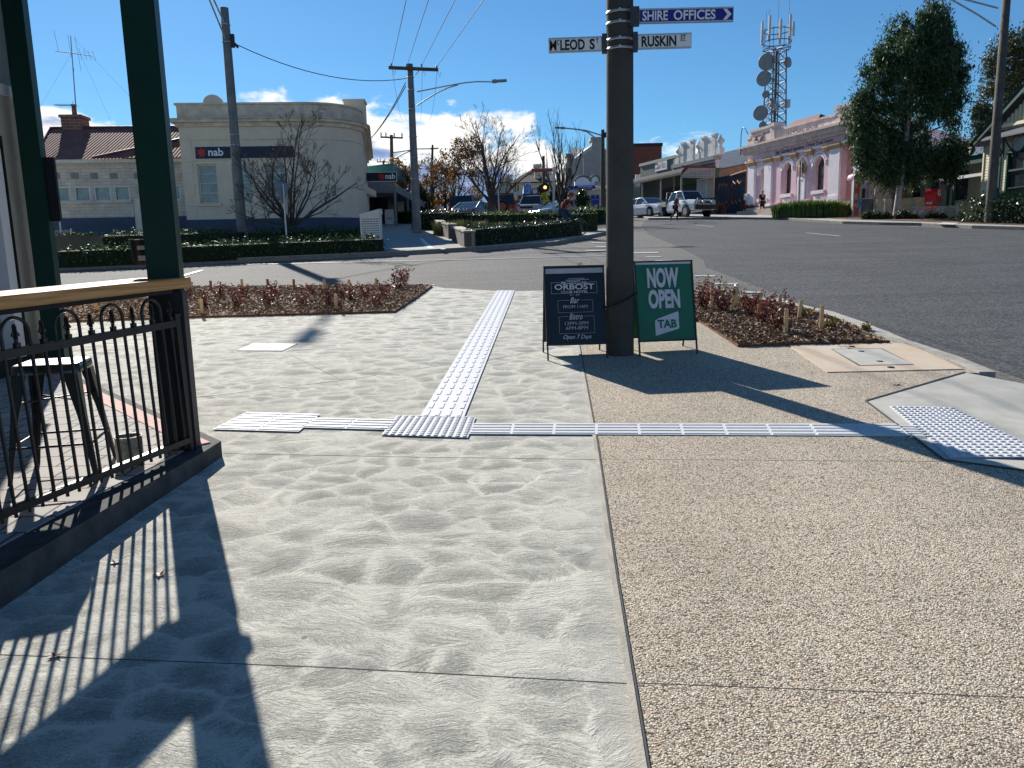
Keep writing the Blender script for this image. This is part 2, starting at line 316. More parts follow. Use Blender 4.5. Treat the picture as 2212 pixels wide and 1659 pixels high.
    # gum and grit spots
    gs_ = nd(nn, 'ShaderNodeTexVoronoi', i_Scale=1.9); ll.new(g.outputs['Position'], gs_.inputs['Vector']); gm_ = nd(nn, 'ShaderNodeMapRange'); gm_.inputs[1].default_value = .018; gm_.inputs[2].default_value = .03; gm_.inputs[3].default_value = -.5; gm_.inputs[4].default_value = 0.; ll.new(gs_.outputs['Distance'], gm_.inputs[0]); tn = mth(nn, ll, 'ADD', tn, gm_.outputs[0])
    # smooth trowelled margin beside the pebble path
    sp_ = nd(nn, 'ShaderNodeSeparateXYZ'); ll.new(g.outputs['Position'], sp_.inputs[0]); xj = mth(nn, ll, 'MULTIPLY_ADD', sp_.outputs[1], .064, .235); mg = nd(nn, 'ShaderNodeMapRange', interpolation_type='SMOOTHSTEP'); mg.inputs[1].default_value = .26; mg.inputs[2].default_value = .04; ll.new(mth(nn, ll, 'ADD', mth(nn, ll, 'SUBTRACT', xj, sp_.outputs[0]), mth(nn, ll, 'MULTIPLY', mid.outputs['Fac'], .08)), mg.inputs[0])
    mf = nd(nn, 'ShaderNodeMix', data_type='FLOAT'); ll.new(mth(nn, ll, 'MULTIPLY', mg.outputs[0], .7), mf.inputs[0]); ll.new(tn, mf.inputs[2]); mf.inputs[3].default_value = .68; tn = mf.outputs[0]
    ll.new(ramp(nn, ll, tn, [(.1, (.235, .229, .207)), (.4, (.345, .337, .303)), (.62, (.465, .452, .402)), (.9, (.66, .637, .56))]), b.inputs['Base Color'])
    hh = mth(nn, ll, 'MULTIPLY', s1_, mth(nn, ll, 'MULTIPLY_ADD', mid.outputs['Fac'], 4., .5)); hh = mth(nn, ll, 'MULTIPLY_ADD', fine.outputs['Fac'], 1.2, hh); hh = mth(nn, ll, 'MULTIPLY_ADD', s0, 3., hh); hh = mth(nn, ll, 'MULTIPLY_ADD', grad, 2., hh)
    bp = nd(nn, 'ShaderNodeBump', i_Strength=.6, i_Distance=.0026); ll.new(hh, bp.inputs['Height']); ll.new(bp.outputs[0], b.inputs['Normal']); return m
def aggregate():
    m, nn, ll, b = newmat('exposed_aggregate'); b.inputs['Roughness'].default_value = .85; b.inputs['Specular IOR Level'].default_value = .2; g = nd(nn, 'ShaderNodeNewGeometry')
    wb = nd(nn, 'ShaderNodeTexNoise', i_Scale=60., i_Detail=2); ll.new(g.outputs['Position'], wb.inputs['Vector']); wv = nd(nn, 'ShaderNodeVectorMath', operation='MULTIPLY_ADD'); ll.new(wb.outputs['Color'], wv.inputs[0]); wv.inputs[1].default_value = (.012, .012, 0); ll.new(g.outputs['Position'], wv.inputs[2])
    vo = nd(nn, 'ShaderNodeTexVoronoi', i_Scale=138.); ll.new(wv.outputs[0], vo.inputs['Vector']); s1 = nd(nn, 'ShaderNodeSeparateColor'); ll.new(vo.outputs['Color'], s1.inputs[0])
    pal = nn.new('ShaderNodeValToRGB'); pal.color_ramp.interpolation = 'CONSTANT'
    cols = [(.0, (.62, .53, .41)), (.2, (.73, .65, .52)), (.38, (.52, .41, .32)), (.5, (.67, .58, .46)), (.66, (.55, .48, .41)), (.78, (.1, .095, .09)), (.86, (.78, .73, .62)), (.94, (.3, .16, .09)), (.97, (.24, .23, .22))]
    while len(pal.color_ramp.elements) < len(cols): pal.color_ramp.elements.new(.5)
    for i, (p, c) in enumerate(cols): pal.color_ramp.elements[i].position = p; pal.color_ramp.elements[i].color = (*c, 1)
    ll.new(s1.outputs[0], pal.inputs[0]); big = nd(nn, 'ShaderNodeTexNoise', i_Scale=.9, i_Detail=7, i_Roughness=.65); ll.new(g.outputs['Position'], big.inputs['Vector']); md = nd(nn, 'ShaderNodeTexNoise', i_Scale=45., i_Detail=3, i_Roughness=.7); ll.new(g.outputs['Position'], md.inputs['Vector'])
    mx_ = nd(nn, 'ShaderNodeMix', data_type='RGBA'); mr = nd(nn, 'ShaderNodeMapRange'); mr.inputs[1].default_value = .5; mr.inputs[2].default_value = .72; ll.new(vo.outputs['Distance'], mr.inputs[0])
    ll.new(mr.outputs[0], mx_.inputs[0]); ll.new(pal.outputs[0], mx_.inputs[6]); mx_.inputs[7].default_value = (.24, .2, .15, 1)
    mu = nd(nn, 'ShaderNodeMix', data_type='RGBA', blend_type='MULTIPLY'); mu.inputs[0].default_value = 1; ll.new(mx_.outputs[2], mu.inputs[6])
    mm = mth(nn, ll, 'MULTIPLY_ADD', md.outputs['Fac'], .8, mth(nn, ll, 'MULTIPLY', big.outputs['Fac'], .7)); ll.new(ramp(nn, ll, mm, [(.45, (.6, .58, .56)), (.72, (.95, .94, .92)), (.95, (1.15, 1.14, 1.12))]), mu.inputs[7]); ll.new(mu.outputs[2], b.inputs['Base Color'])
    bp = nd(nn, 'ShaderNodeBump', i_Strength=.9, i_Distance=.004); ll.new(mth(nn, ll, 'SUBTRACT', mth(nn, ll, 'MULTIPLY', md.outputs['Fac'], .8), vo.outputs['Distance']), bp.inputs['Height']); ll.new(bp.outputs[0], b.inputs['Normal']); return m
def asphalt(name, c0, c1, rough, fl):
    m, nn, ll, b = newmat(name); b.inputs['Roughness'].default_value = .9; b.inputs['Specular IOR Level'].default_value = .16; g = nd(nn, 'ShaderNodeNewGeometry')
    vo = nd(nn, 'ShaderNodeTexVoronoi', i_Scale=48.); ll.new(g.outputs['Position'], vo.inputs['Vector']); s1 = nd(nn, 'ShaderNodeSeparateColor'); ll.new(vo.outputs['Color'], s1.inputs[0])
    n_ = nd(nn, 'ShaderNodeTexNoise', i_Scale=.5, i_Detail=7, i_Roughness=.65); ll.new(g.outputs['Position'], n_.inputs['Vector'])
    st = nd(nn, 'ShaderNodeVectorMath', operation='MULTIPLY'); st.inputs[1].default_value = (.12, 1.6, 0); ll.new(g.outputs['Position'], st.inputs[0])
    n3 = nd(nn, 'ShaderNodeTexNoise', i_Scale=1.2, i_Detail=4); ll.new(st.outputs[0], n3.inputs['Vector'])
    n4 = nd(nn, 'ShaderNodeTexNoise', i_Scale=24., i_Detail=4, i_Roughness=.7); ll.new(g.outputs['Position'], n4.inputs['Vector'])
    v = mth(nn, ll, 'MULTIPLY_ADD', s1.outputs[0], .62, mth(nn, ll, 'MULTIPLY', n_.outputs['Fac'], .4)); v = mth(nn, ll, 'SUBTRACT', v, .1); v = mth(nn, ll, 'MULTIPLY_ADD', n3.outputs['Fac'], .4, mth(nn, ll, 'SUBTRACT', v, .12)); v = mth(nn, ll, 'MULTIPLY_ADD', mth(nn, ll, 'SUBTRACT', n4.outputs['Fac'], .5), fl, v)
    ll.new(ramp(nn, ll, v, [(.25, c0), (.75, c1)]), b.inputs['Base Color'])
    bp = nd(nn, 'ShaderNodeBump', i_Strength=.6, i_Distance=.006); ll.new(mth(nn, ll, 'MULTIPLY_ADD', s1.outputs[0], .5, n4.outputs['Fac']), bp.inputs['Height']); ll.new(bp.outputs[0], b.inputs['Normal']); return m
SW = concrete_swirl(); AG = aggregate(); ASO = asphalt('old_asphalt', (.105, .103, .098), (.21, .2, .185), .62, .7); ASN = asphalt('new_asphalt', (.045, .047, .049), (.14, .144, .147), .7, 1.2)
CON = mat('plain_concrete', (.4, .39, .35), .9, .14, 5, .3, 200, spec=.12); KERB = mat('kerb_concrete', (.44, .41, .35), .85, .2, 8, .3, 90)
RAMP = mat('smooth_ramp_concrete', (.52, .5, .44), .75, .14, 4, .3, 160); PITC = mat('weathered_pit_concrete', (.6, .54, .44), .85, .1, 3, .2, 120, col2=(.6, .43, .3))
JOINT = mat('joint_filler', (.09, .088, .08), .9); MARK = mat('road_paint', (.5, .5, .48), .6, .15, 12, .2, 120); TACT = mat('white_tactile_plastic', (.66, .67, .69), .6, .04, 5, spec=.25)
def gnd(dz): return lambda x, y: gz(y)+dz
def sheet(name, pts, dz, m, th=.004):
    return struct(name, MB().slab(pts, gnd(dz-th), gnd(dz)), m)
P2 = lambda q, dz=0: tuple(G(*q, dz))[:2]
def strip(name, line, wd, dz, th, m, side=1):
    """band of width wd laid along a plan polyline"""
    mb = MB(); pts = [Vector(p) for p in line]; off = []
    for i, p in enumerate(pts):
        d = (pts[min(i+1, len(pts)-1)]-pts[max(i-1, 0)]).normalized(); off.append(p+Vector((-d.y, d.x))*wd*side)
    rings = [[(p.x, p.y, gz(p.y)+dz-th), (o.x, o.y, gz(o.y)+dz-th), (o.x, o.y, gz(o.y)+dz), (p.x, p.y, gz(p.y)+dz)] for p, o in zip(pts, off)]
    mb.loft(rings, smooth=False); return struct(name, mb, m)
# ---------------------------------------------------------------- terrain and roads
RD = -.12
gm = MB(); ys = [-30, 0, 20, 40, 80, 120, 150, 400, 900, 2500]; xs = [-2500, -900, -300, -100, 0, 100, 300, 900, 2500]
gm.add([(x, y, gz(y)-.3) for y in ys for x in xs], [(j*9+i, j*9+i+1, (j+1)*9+i+1, (j+1)*9+i) for j in range(9) for i in range(8)])
struct('ground', gm, mat('dry_ground', (.1, .11, .05), .95, .3, .3))
sheet('road', [(-70, 13.2), (-5, 12.0), (3.0, 12.0), (2.5, 2), (2.5, -20), (60, -20), (60, 60), (40, 140), (-12, 140), (-12, 30), (-70, 30)], RD-.01, ASO, .1)
nb = [P2(q, RD) for q in [B7(1290, 410), B7(1100, 345), B7(900, 285), B7(640, 190), B7(420, 110), B7(280, 55), B7(130, 0), (1520, 560), (1460, 530), (1400, 505), (1385, 488)]]
sheet('new_road_surface', nb+[P2((1395, 474), RD), P2((1545, 473), RD), P2((1690, 474), RD), P2((1900, 484), RD), P2((2212, 494), RD), (40, 26), (40, -10), (4.9, -10), (4.7, 3.2)], RD-.004, ASN)
# foreground pavement
KL = [B7(1440, 512), B7(1330, 482), B7(1110, 377), B7(900, 302), B7(640, 242), B7(450, 217), B7(170, 180), (1500, 631), (1400, 629)]
KP = [P2(q) for q in KL]
rampE = [P2((2040, 995)), P2((1872, 868)), P2((2085, 806))]
outer = [(-18, -4), (7, -4), (4.6, 3.2), (3.55, 4.0), P2((2212, 1018))]+rampE+[P2((2115, 806))]+[P2(B7(1700, 600))]+KP+[P2((1310, 628)), P2((1150, 628)), P2((1000, 632)), P2((938, 617.7)), (-6.45, 15.45), (-18, 17.0)]
pv = struct('footpath', MB().slab(outer, gnd(-.3), gnd(0)), SW)
J = [(.42, -4), P2((1390, 1659)), P2((1330, 1240)), P2((1290, 960)), P2((1253, 757)), (.95, 11.6), P2((1330, 628))]
J[1] = (.36, 1.99)
ap = [J[i] for i in range(1, 7)]; agg = [(.3, -4)]+ap+KP[::-1][:]+[P2(B7(1700, 600)), P2((2112, 806))]+rampE[::-1]+[P2((2212, 1018)), (3.55, 4.0), (4.6, 3.2), (7, -4)]
sheet('exposed_aggregate_path', agg, .004, AG)
strip('paving_edge_strip', [(.3, -4)]+ap, .022, .009, .006, KERB, 1)
strip('paving_joint', [(.3+.004, -4)]+[(a+.003, b) for a, b in ap], .006, .0095, .006, JOINT, -1)
for ln in ([(-2.4, 2.66), P2((0, 1415)), P2((700, 1442)), P2((1370, 1478)), P2((2212, 1510)), (5.2, 2.15)], [P2((485, 980)), P2((850, 987)), P2((1290, 993)), P2((2212, 1000)), (3.5, 4.4)],
           [P2((415, 860)), P2((560, 843)), P2((740, 822)), P2((900, 797)), P2((1060, 777)), P2((1190, 752)), P2((1253, 738))], [P2((625, 766)), P2((740, 822))], [P2((835, 700)), P2((900, 648))]):
    strip('paving_joint', ln, .0035, .0012, .006, JOINT, 1)
    if ln[-1][0] > 2: strip('paving_joint', [ln[-3], ln[-2], ln[-1]], .0035, .0048, .006, JOINT, 1)
# kerb round the right-hand bed
strip('kerb', [P2((2115, 806)), P2(B7(1700, 600))]+KP, .14, .012, .14, KERB, -1)
strip('kerb', [(-18, 16.95), (-6.45, 15.4), P2((938, 617.7))], .13, .014, .14, KERB, 1)
strip('gutter', [(KP[i][0]+.13, KP[i][1]+.1) for i in range(len(KP))], .32, RD+.006, .02, KERB, -1)
strip('gutter', [(-1.4, 14.8), (.35, 13.62), (1.7, 13.36)], .35, RD+.03, .05, KERB, 1)
# kerb ramp: falls from the path to the road
rm = MB(); n_ = 12; a0, a1 = Vector(rampE[1]), Vector(P2((2085, 806))); b0, b1 = Vector(P2((2040, 995))), Vector((5.0, 4.1)); V = []
for j in range(n_+1):
    t = j/n_; L0 = a0.lerp(b0, t); L1 = Vector((4.35, 6.35)).lerp(Vector((5.2, 4.1)), t)
    for i in range(n_+1):
        s_ = i/n_; p = L0.lerp(L1, s_)
        if j == 0: p = a0.lerp(a1, s_)
        fall = -.11*(s_**1.4)*min(1, t/.28); V.append((p.x, p.y, gz(p.y)+.006+fall))
rm.add(V, [(j*(n_+1)+i, j*(n_+1)+i+1, (j+1)*(n_+1)+i+1, (j+1)*(n_+1)+i) for j in range(n_) for i in range(n_)], True)
rm.slab([tuple(a0), tuple(b0), (5.2, 4.1), (4.35, 6.35)], gnd(-.3), gnd(-.13)); struct('kerb_ramp', rm, RAMP)
sheet('kerb_ramp_apron', [P2((2040, 995)), P2((2212, 1018)), (3.55, 4.0), (4.3, 3.4), (5.2, 4.1)], .007, RAMP)
strip('paving_joint', [P2((2085, 806)), P2((1872, 868)), P2((2040, 995)), P2((2212, 1018))], .014, .012, .01, JOINT, -1)
# painted lines
def dash(q, wx, wy, dx=(1, 0)):
    p = G(*q, RD); d = Vector(dx).normalized(); e = Vector((-d.y, d.x)); c = p.xy
    sheet('road_marking', [tuple(c+d*a*wx/2+e*b*wy/2) for a, b in ((-1,-1), (1,-1), (1,1), (-1,1))], RD+.004, MARK)
for q in ((1412, 555), (1433, 563), (1523, 596), (1569, 613), (1616, 631), (1664, 647)): dash(q, .42, .24, (1, -.35))
for q in ((1295, 541), (1315, 533), (1305, 524), (1390, 546)): dash(q, .9, .4, (1, -.1))
for a, b in (((1500, 486), (1540, 490)), ((1740, 503), (1812, 510)), ((1960, 489), (2040, 492))):
    strip('road_marking', [P2(a, RD), P2(b, RD)], .1, RD+.004, .004, MARK)
strip('road_marking', [(-22, 22.3)]+[P2(q, RD) for q in ((130, 579), (400, 574.5), (700, 568), (1000, 561), (1318, 553))], .1, RD+.006, .004, MARK)
strip('road_marking', [P2((395, 597), RD), P2((440, 584), RD)], .12, RD+.006, .004, MARK)
strip('road_marking', [P2((130, 582), RD), P2((290, 576), RD), P2((375, 571.5), RD)], .3, RD+.003, .004, MARK)
# ---------------------------------------------------------------- tactile paving
def tactile(name, label, corners, kind, nx, ny, frac=.5, gap=.12, h=.0045, group='white tactile paving strips'):
    """corners near-left, near-right, far-right, far-left in plan"""
    c = [Vector(p) for p in corners]; o = c[0]; root = thing(name, label, 'tactile paving', (o.x, o.y, gz(o.y)), 0, group)
    loc = lambda p: (p.x-o.x, p.y-o.y)
    zf = lambda k: (lambda x, y: SL*y+k)
    MB().slab([loc(p) for p in c], zf(.006), zf(.011)).build('base_plate', TACT, root)
    P = lambda s, t: c[0].lerp(c[1], s).lerp(c[3].lerp(c[2], s), t); mb = MB()
    if kind == 'dots':
        for i in range(nx):
            for j in range(ny):
                p = P((i+.5)/nx, (j+.5)/ny); x, y = loc(p); z = SL*y+.011
                mb.lathe([(.0175, 0), (.0165, .003), (.0125, h+.001)], (x, y, z), 12)
        mb.build('raised_dots', TACT, root)
    elif kind == 'x':      # bars running left-right
        for i in range(nx):
            for j in range(ny):
                s0, s1 = (i+gap/2)/nx, (i+1-gap/2)/nx; t0, t1 = (j+.5-frac/2)/ny, (j+.5+frac/2)/ny
                mb.slab([loc(P(s0, t0)), loc(P(s1, t0)), loc(P(s1, t1)), loc(P(s0, t1))], zf(.0105), zf(.0112+h))
        mb.build('raised_bars', TACT, root)
    else:
        for i in range(nx):
            for j in range(ny):
                s0, s1 = (i+.5-frac/2)/nx, (i+.5+frac/2)/nx; t0, t1 = (j+gap/2)/ny, (j+1-gap/2)/ny
                mb.slab([loc(P(s0, t0)), loc(P(s1, t0)), loc(P(s1, t1)), loc(P(s0, t1))], zf(.0105), zf(.0112+h))
        mb.build('raised_bars', TACT, root)
    jm = MB()
    return root
tactile('tactile_strip', 'long narrow white tactile strip running away from the dotted square to the road edge', [P2(q) for q in ((907, 903), (1002, 905), (1112, 628.5), (1074, 628.5))], 'y', 4, 38, .34, .3)
tactile('tactile_square', 'white tactile square covered in raised round dots where the strips meet', [P2(q) for q in ((824, 942), (1011, 948), (1028, 904), (858, 900))], 'dots', 12, 12)
tactile('tactile_square', 'white tactile pad of ridged bars nearest the black railing corner', [P2(q) for q in ((460, 930), (645, 935), (692, 897), (534, 893))], 'x', 2, 7, .42, .06)
tactile('tactile_strip', 'short white ridged strip between the ridged pad and the dotted square', [P2(q) for q in ((651, 926), (838, 931), (863, 909), (683, 905))], 'x', 2, 4, .42, .06)
tactile('tactile_strip', 'long white ridged strip crossing from the dotted square to the kerb ramp', [P2(q) for q in ((1012, 940), (1962, 944.5), (1937, 918), (1021, 917))], 'x', 10, 4, .42, .08)
tactile('tactile_strip', 'short white ridged strip lying on the kerb ramp beside the dots', [P2(q, .01) for q in ((1966, 944.5), (2012, 945), (1982, 920), (1941, 918.5))], 'x', 1, 5, .3, .02)
tactile('tactile_square', 'large white patch of raised dots on the grey kerb ramp', [(2.64, 4.51), (3.24, 4.47), (3.26, 5.58), (2.83, 5.66)], 'dots', 11, 21, h=.0055)
# pits
sheet_m = MB(); root = thing('access_pit', 'stained concrete access pit surround with grey lid beside the mulch bed', 'pit cover', tuple(G(1780, 806)), 0)
o = root.location; lp = lambda q, dz=0: (G(*q).x-o.x, G(*q).y-o.y); zf = lambda k: (lambda x, y: SL*y+k)
MB().slab([lp(B7(925, 697)), lp(B7(1815, 676)), lp(B7(1440, 505)), lp(B7(672, 519))], zf(-.1), zf(.012)).build('surround', PITC, root)
lid = MB().slab([lp(B7(1145, 655)), lp(B7(1485, 648)), lp(B7(1275, 546)), lp(B7(962, 550))], zf(.0), zf(.016)).build('lid', mat('pit_lid_concrete', (.5, .48, .43), .8, .08, 8), root)
MB().slab([lp(B7(1130, 657)), lp(B7(1495, 650)), lp(B7(1283, 542)), lp(B7(950, 546))], zf(0), zf(.0135)).build('lid_gap', JOINT, root)
for q in (B7(1085, 531), B7(1145, 563), B7(1268, 629), B7(1340, 667)): MB().lathe([(.03, 0), (.03, .0185)], (*lp(q), SL*lp(q)[1]), 12).build('lift_hole', mat('hole_black', (.01, .01, .01), .9), root)
root = thing('access_pit', 'small pale rectangular pit lid flush in the swirled concrete on the left', 'pit cover', tuple(G(525, 757)), 0)
o = root.location; MB().slab([lp(C4(350, 487)), lp(C4(607, 489)), lp(C4(692, 450)), lp(C4(440, 447))], zf(0), zf(.007)).build('lid', mat('pale_lid', (.38, .41, .4), .7, .05, 20), root)
MB().slab([lp(C4(343, 490)), lp(C4(609, 492)), lp(C4(698, 448)), lp(C4(438, 445))], zf(-.05), zf(.0055)).build('frame', KERB, root)
# ---------------------------------------------------------------- mulch beds
def inpoly(P, poly):
    x, y = P[:, 0], P[:, 1]; c = np.zeros(len(P), bool); n = len(poly)
    for i in range(n):
        x0, y0 = poly[i]; x1, y1 = poly[i-1]
        k = ((y0 > y) != (y1 > y)) & (x < (x1-x0)*(y-y0)/(y1-y0+1e-12)+x0); c ^= k
    return c
BARK = leafmat('bark_chips', [(.08, .038, .02), (.2, .1, .052), (.3, .17, .09), (.38, .25, .14), (.14, .065, .035), (.6, .48, .32)], .75, 0)
def bed(poly, n, lo, hi):
    g = MB().slab(poly, gnd(.0), gnd(.03)); struct('garden_soil', g, mat('dark_mulch', (.15, .075, .04), .95, .5, 30, .8, 60))
    P = np.stack([rng.uniform(lo[0], hi[0], n*3), rng.uniform(lo[1], hi[1], n*3)], 1); P = P[inpoly(P, poly)][:n]
    C = np.column_stack([P, SL*P[:, 1]+.035+rng.random(len(P))*.025]); a = rng.normal(size=(len(P), 3)); a[:, 2] *= .35; a /= np.linalg.norm(a, axis=1)[:, None]
    b = rng.normal(size=(len(P), 3)); b[:, 2] *= .6; b -= (b*a).sum(1)[:, None]*a; b /= np.linalg.norm(b, axis=1)[:, None]
    ln = rng.uniform(.008, .032, len(P))[:, None]; wd = rng.uniform(.003, .009, len(P))[:, None]
    q = quads('bark_mulch', np.stack([C-a*ln-b*wd, C+a*ln-b*wd, C+a*ln+b*wd, C-a*ln+b*wd], 1), BARK); q['kind'] = 'stuff'
bl = [(-12, 11.6), P2((133, 697)), P2((400, 687.6)), P2((853, 675.7)), P2((900, 645)), P2((934, 620)), (-6.45, 15.3), (-12, 15.95)]
bed(bl, 70000, (-12, 11), (-1, 16))
KPi = [(x-.16, y-.1) for x, y in KP]
br = [P2((1372, 690)), P2(B7(80, 360)), P2(B7(340, 528)), P2(B7(660, 519)), P2(B7(1335, 500))]+KPi[1:]+[P2((1378, 634))]
bed(br, 40000, (1, 7), (5, 15))
RED = leafmat('red_leaves', [(.035, .01, .012), (.1, .018, .022), (.18, .03, .03), (.12, .04, .02), (.06, .03, .015)], .45, .35)
YEL = leafmat('yellow_green_leaves', [(.05, .06, .012), (.2, .17, .03), (.3, .22, .04), (.16, .09, .02)], .5, .35)
TWIG = mat('twig_brown', (.06, .035, .025), .9); STK = mat('stake_timber', (.62, .43, .22), .8, .2, 15); STKR = mat('stake_hardwood', (.3, .13, .06), .8, .2, 15)
def shrub(name, label, cat, loc, h, wd, n, lm, size, group, sticks=6):
    r = thing(name, label, cat, loc, random.random()*6, group); mb = MB(); C = []
    for i in range(sticks):
        a = random.random()*6.28; rr = wd*.5*random.random()**.5; tip = Vector((rr*math.cos(a), rr*math.sin(a), h*random.uniform(.7, 1.05))); mb.tube((tip.x*.15, tip.y*.15, -.02), tip, .004, .0015, 4)
        for k in range(n//sticks): t = random.uniform(.15, 1); C.append(Vector((0, 0, 0)).lerp(tip, t)+Vector([random.gauss(0, wd*.1) for _ in range(3)]))
    mb.build('stem', TWIG, r); quads('foliage', leaves(np.array(C), size, .55), lm, r); return r
protos = [shrub('young_shrub', 'x', 'shrub', (0, 0, 0), .27, .22, 210, RED, .03, 'young red shrubs in the mulch beds') for _ in range(3)]; used = [0, 0, 0]
def place(pr, cnt, p, label, s=1.):
    k = random.randrange(len(pr))
    if not cnt[k]: cnt[k] = 1; o = pr[k]; o.location = p; o['label'] = label; o.scale = (s, s, s)
    else: dup(pr[k], p, random.random()*6, label, s)
lb = [((240, 190), .95), ((390, 190), .8), ((555, 165), .8), ((785, 175), .75), ((950, 190), .95), ((1095, 185), .9), ((1200, 190), 1.), ((1280, 140), 1.2), ((60, 190), .9), ((1320, 110), 1.15)]
lf = [((170, 255), .9), ((355, 250), 1.05), ((535, 240), 1.05), ((730, 240), .95), ((875, 235), .9), ((1010, 210), .85), ((1150, 240), .85), ((940, 245), .6), ((560, 190), .6)]
for nm, row in (('rear', lb), ('front', lf)):
    for i, (q, s) in enumerate(sorted(row)): place(protos, used, G(*C4(*q)), f'young red shrub, {ORD[i+1]} from left in the {nm} row of the railing-side bed', s*1.25)
rs = [((240, 310), 1.15), ((410, 345), 1.1), ((500, 390), 1.0), ((610, 440), 1.25), ((110, 290), 1.1), ((670, 330), .9), ((160, 260), 1.1), ((560, 300), .8), ((455, 270), .7)]
for i, (q, s) in enumerate(sorted(rs)): place(protos, used, G(*B7(*q)), f'young red shrub, {ORD[i+1]} from left in the bed beside the green sign', s*1.35)
for q, s, t in (((780, 345), .9, 'low yellowing plant between the two rear stakes of the right bed'), ((930, 420), .9, 'low yellowing plant right of the last stake in the right bed'), ((395, 245), .8, 'small yellowing plant behind the red shrubs in the right bed'), ((105, 170), 1.6, 'taller yellow-green bush at the edge of the green sign'), ((235, 200), 1.3, 'yellow-green bush between two stakes near the green sign'), ((1180, 420), .6, 'tiny yellowing plant near the kerb tip of the right bed')):
    p = G(*B7(*q)); shrub('bedding_plant', t, 'plant', p, .16*s, .24*s, 160, YEL, .035, 'yellowing plants in the right bed')
p = G(1302, 680); shrub('bedding_plant', 'yellow-green bush showing between the black sign and the concrete pole', 'plant', p+Vector((.05, 3.2, .2)), .45, .5, 420, YEL, .045, 'yellowing plants in the right bed')
p = G(1374, 690); shrub('bedding_plant', 'red and yellow bush showing between the concrete pole and the green sign', 'plant', p+Vector((.1, 2.2, .15)), .4, .4, 400, RED, .04, 'yellowing plants in the right bed')
def stake(loc, h, m, label, tilt):
    t = Vector((math.sin(tilt), 0, 1)); mb = MB(); mb.obox(Vector((0, 0, 0))+t*h/2, ((1, .3, 0), (-.3, 1, 0), t), .023, .012, h/2+.02); o = mb.build('timber_stake', m, None, loc, .002); tag(o, label, 'stake', 'timber stakes in the mulch beds')
ls = [(196, 150, 1), (374, 140, 0), (524, 140, 1), (677, 142, 1), (852, 145, 0), (998, 145, 0), (1153, 138, 0), (1318, 112, 1), (48, 160, 1)]
lf2 = [(143, 290, 0), (921, 262, 0), (1173, 232, 0), (1254, 180, 0)]
for i, (x, y, k) in enumerate(sorted(ls)): stake(G(*C4(x, y)), .2+.0*i, STKR if k else STK, f'short timber stake, {ORD[i+1]} from left along the road edge of the railing-side bed', random.uniform(-.04, .04))
for i, (x, y, k) in enumerate(lf2): stake(G(*C4(x, y)), (.24, .24, .1, .14)[i], STK, f'pale timber stake, {ORD[i+1]} from left in the front row of the railing-side bed', random.uniform(-.04, .04))
rk = [(168, 270, .34), (300, 310, .32), (325, 280, .3), (487, 270, .2), (478, 315, .2), (608, 320, .26), (563, 392, .27), (738, 360, .25), (882, 428, .29), (652, 463, .3)]
for i, (x, y, h) in enumerate(sorted(rk)): stake(G(*B7(x, y)), h*1.0, STK, f'pale timber stake, {ORD[i+1]} from the left in the bed right of the green sign', random.uniform(-.03, .08))
p = A2(845, 1180); stake(G(*p), .24, STK, 'pale timber stake seen through the railing in the mulch bed', 0)
# fallen leaves
DRY = mat('dry_leaf', (.2, .09, .06), .5, .4, 60)
def dryleaf(q, s, label, dz=.003):
    p = G(*q, dz); mb = MB(); n = 14; V = [(0, 0, 0)]
    for i in range(n):
        a = 2*math.pi*i/n; r = s*(1 if i % 2 else .55)*random.uniform(.8, 1.1); V.append((r*math.cos(a), r*.7*math.sin(a), r*r/s*random.uniform(.02, .3)))
    mb.add(V, [(0, 1+i, 1+(i+1) % n) for i in range(n)]); mb.add([(v[0], v[1], v[2]+.001) for v in V], [(0, 1+(i+1) % n, 1+i) for i in range(n)]); mb.path([(0, 0, .002), (s*.9, s*.4, .012), (s*1.5, s*.9, .02)], .001, 4)
    tag(mb.build('dry_leaf', DRY, None, p), label, 'leaf', 'fallen leaves on the pavement')
dryleaf(C2(320, 1008), .035, 'curled brown leaf lying on the pavement joint at lower left'); dryleaf(C2(925, 538), .04, 'brown leaf in the striped railing shadow, nearest the post shadow')
dryleaf(C2(668, 465), .03, 'small brown leaf in the striped railing shadow, close to the kerb'); dryleaf(B7(1380, 775), .035, 'dark shrivelled leaf on the pebble path above the kerb ramp'); dryleaf(C4(1165, 950), .022, 'tiny dark leaf touching the dotted tactile square')
dryleaf((65, 1245), .05, 'dark dry leaf heaped against the patio kerb')
dryleaf(B7(1460, 1105), .018, 'tiny leaf lying on the tactile strip at the ramp')
# ---------------------------------------------------------------- foreground left: patio, railing, posts, hotel wall
PZ = .44
GRN = mat('dark_green_paint', (.003, .032, .02), .5, .1, 6, spec=.2); CHA = mat('charcoal_paint', (.012, .015, .016), .6, .2, 8, spec=.2); BLK = mat('black_steel', (.014, .015, .016), .42, .25, 20)
TIM = newmat('oiled_timber')[0]
nn = TIM.node_tree.nodes; ll = TIM.node_tree.links; b = nn['Principled BSDF']; b.inputs['Roughness'].default_value = .65; b.inputs['Specular IOR Level'].default_value = .2
c = nd(nn, 'ShaderNodeTexCoord'); mpn = nd(nn, 'ShaderNodeMapping'); mpn.inputs['Scale'].default_value = (1.2, 22, 22); ll.new(c.outputs['Object'], mpn.inputs[0]); no = nd(nn, 'ShaderNodeTexNoise', i_Scale=2.5, i_Detail=6); ll.new(mpn.outputs[0], no.inputs['Vector'])
ll.new(ramp(nn, ll, no.outputs['Fac'], [(.3, (.3, .15, .055)), (.55, (.5, .28, .11)), (.75, (.58, .36, .16))]), b.inputs['Base Color'])
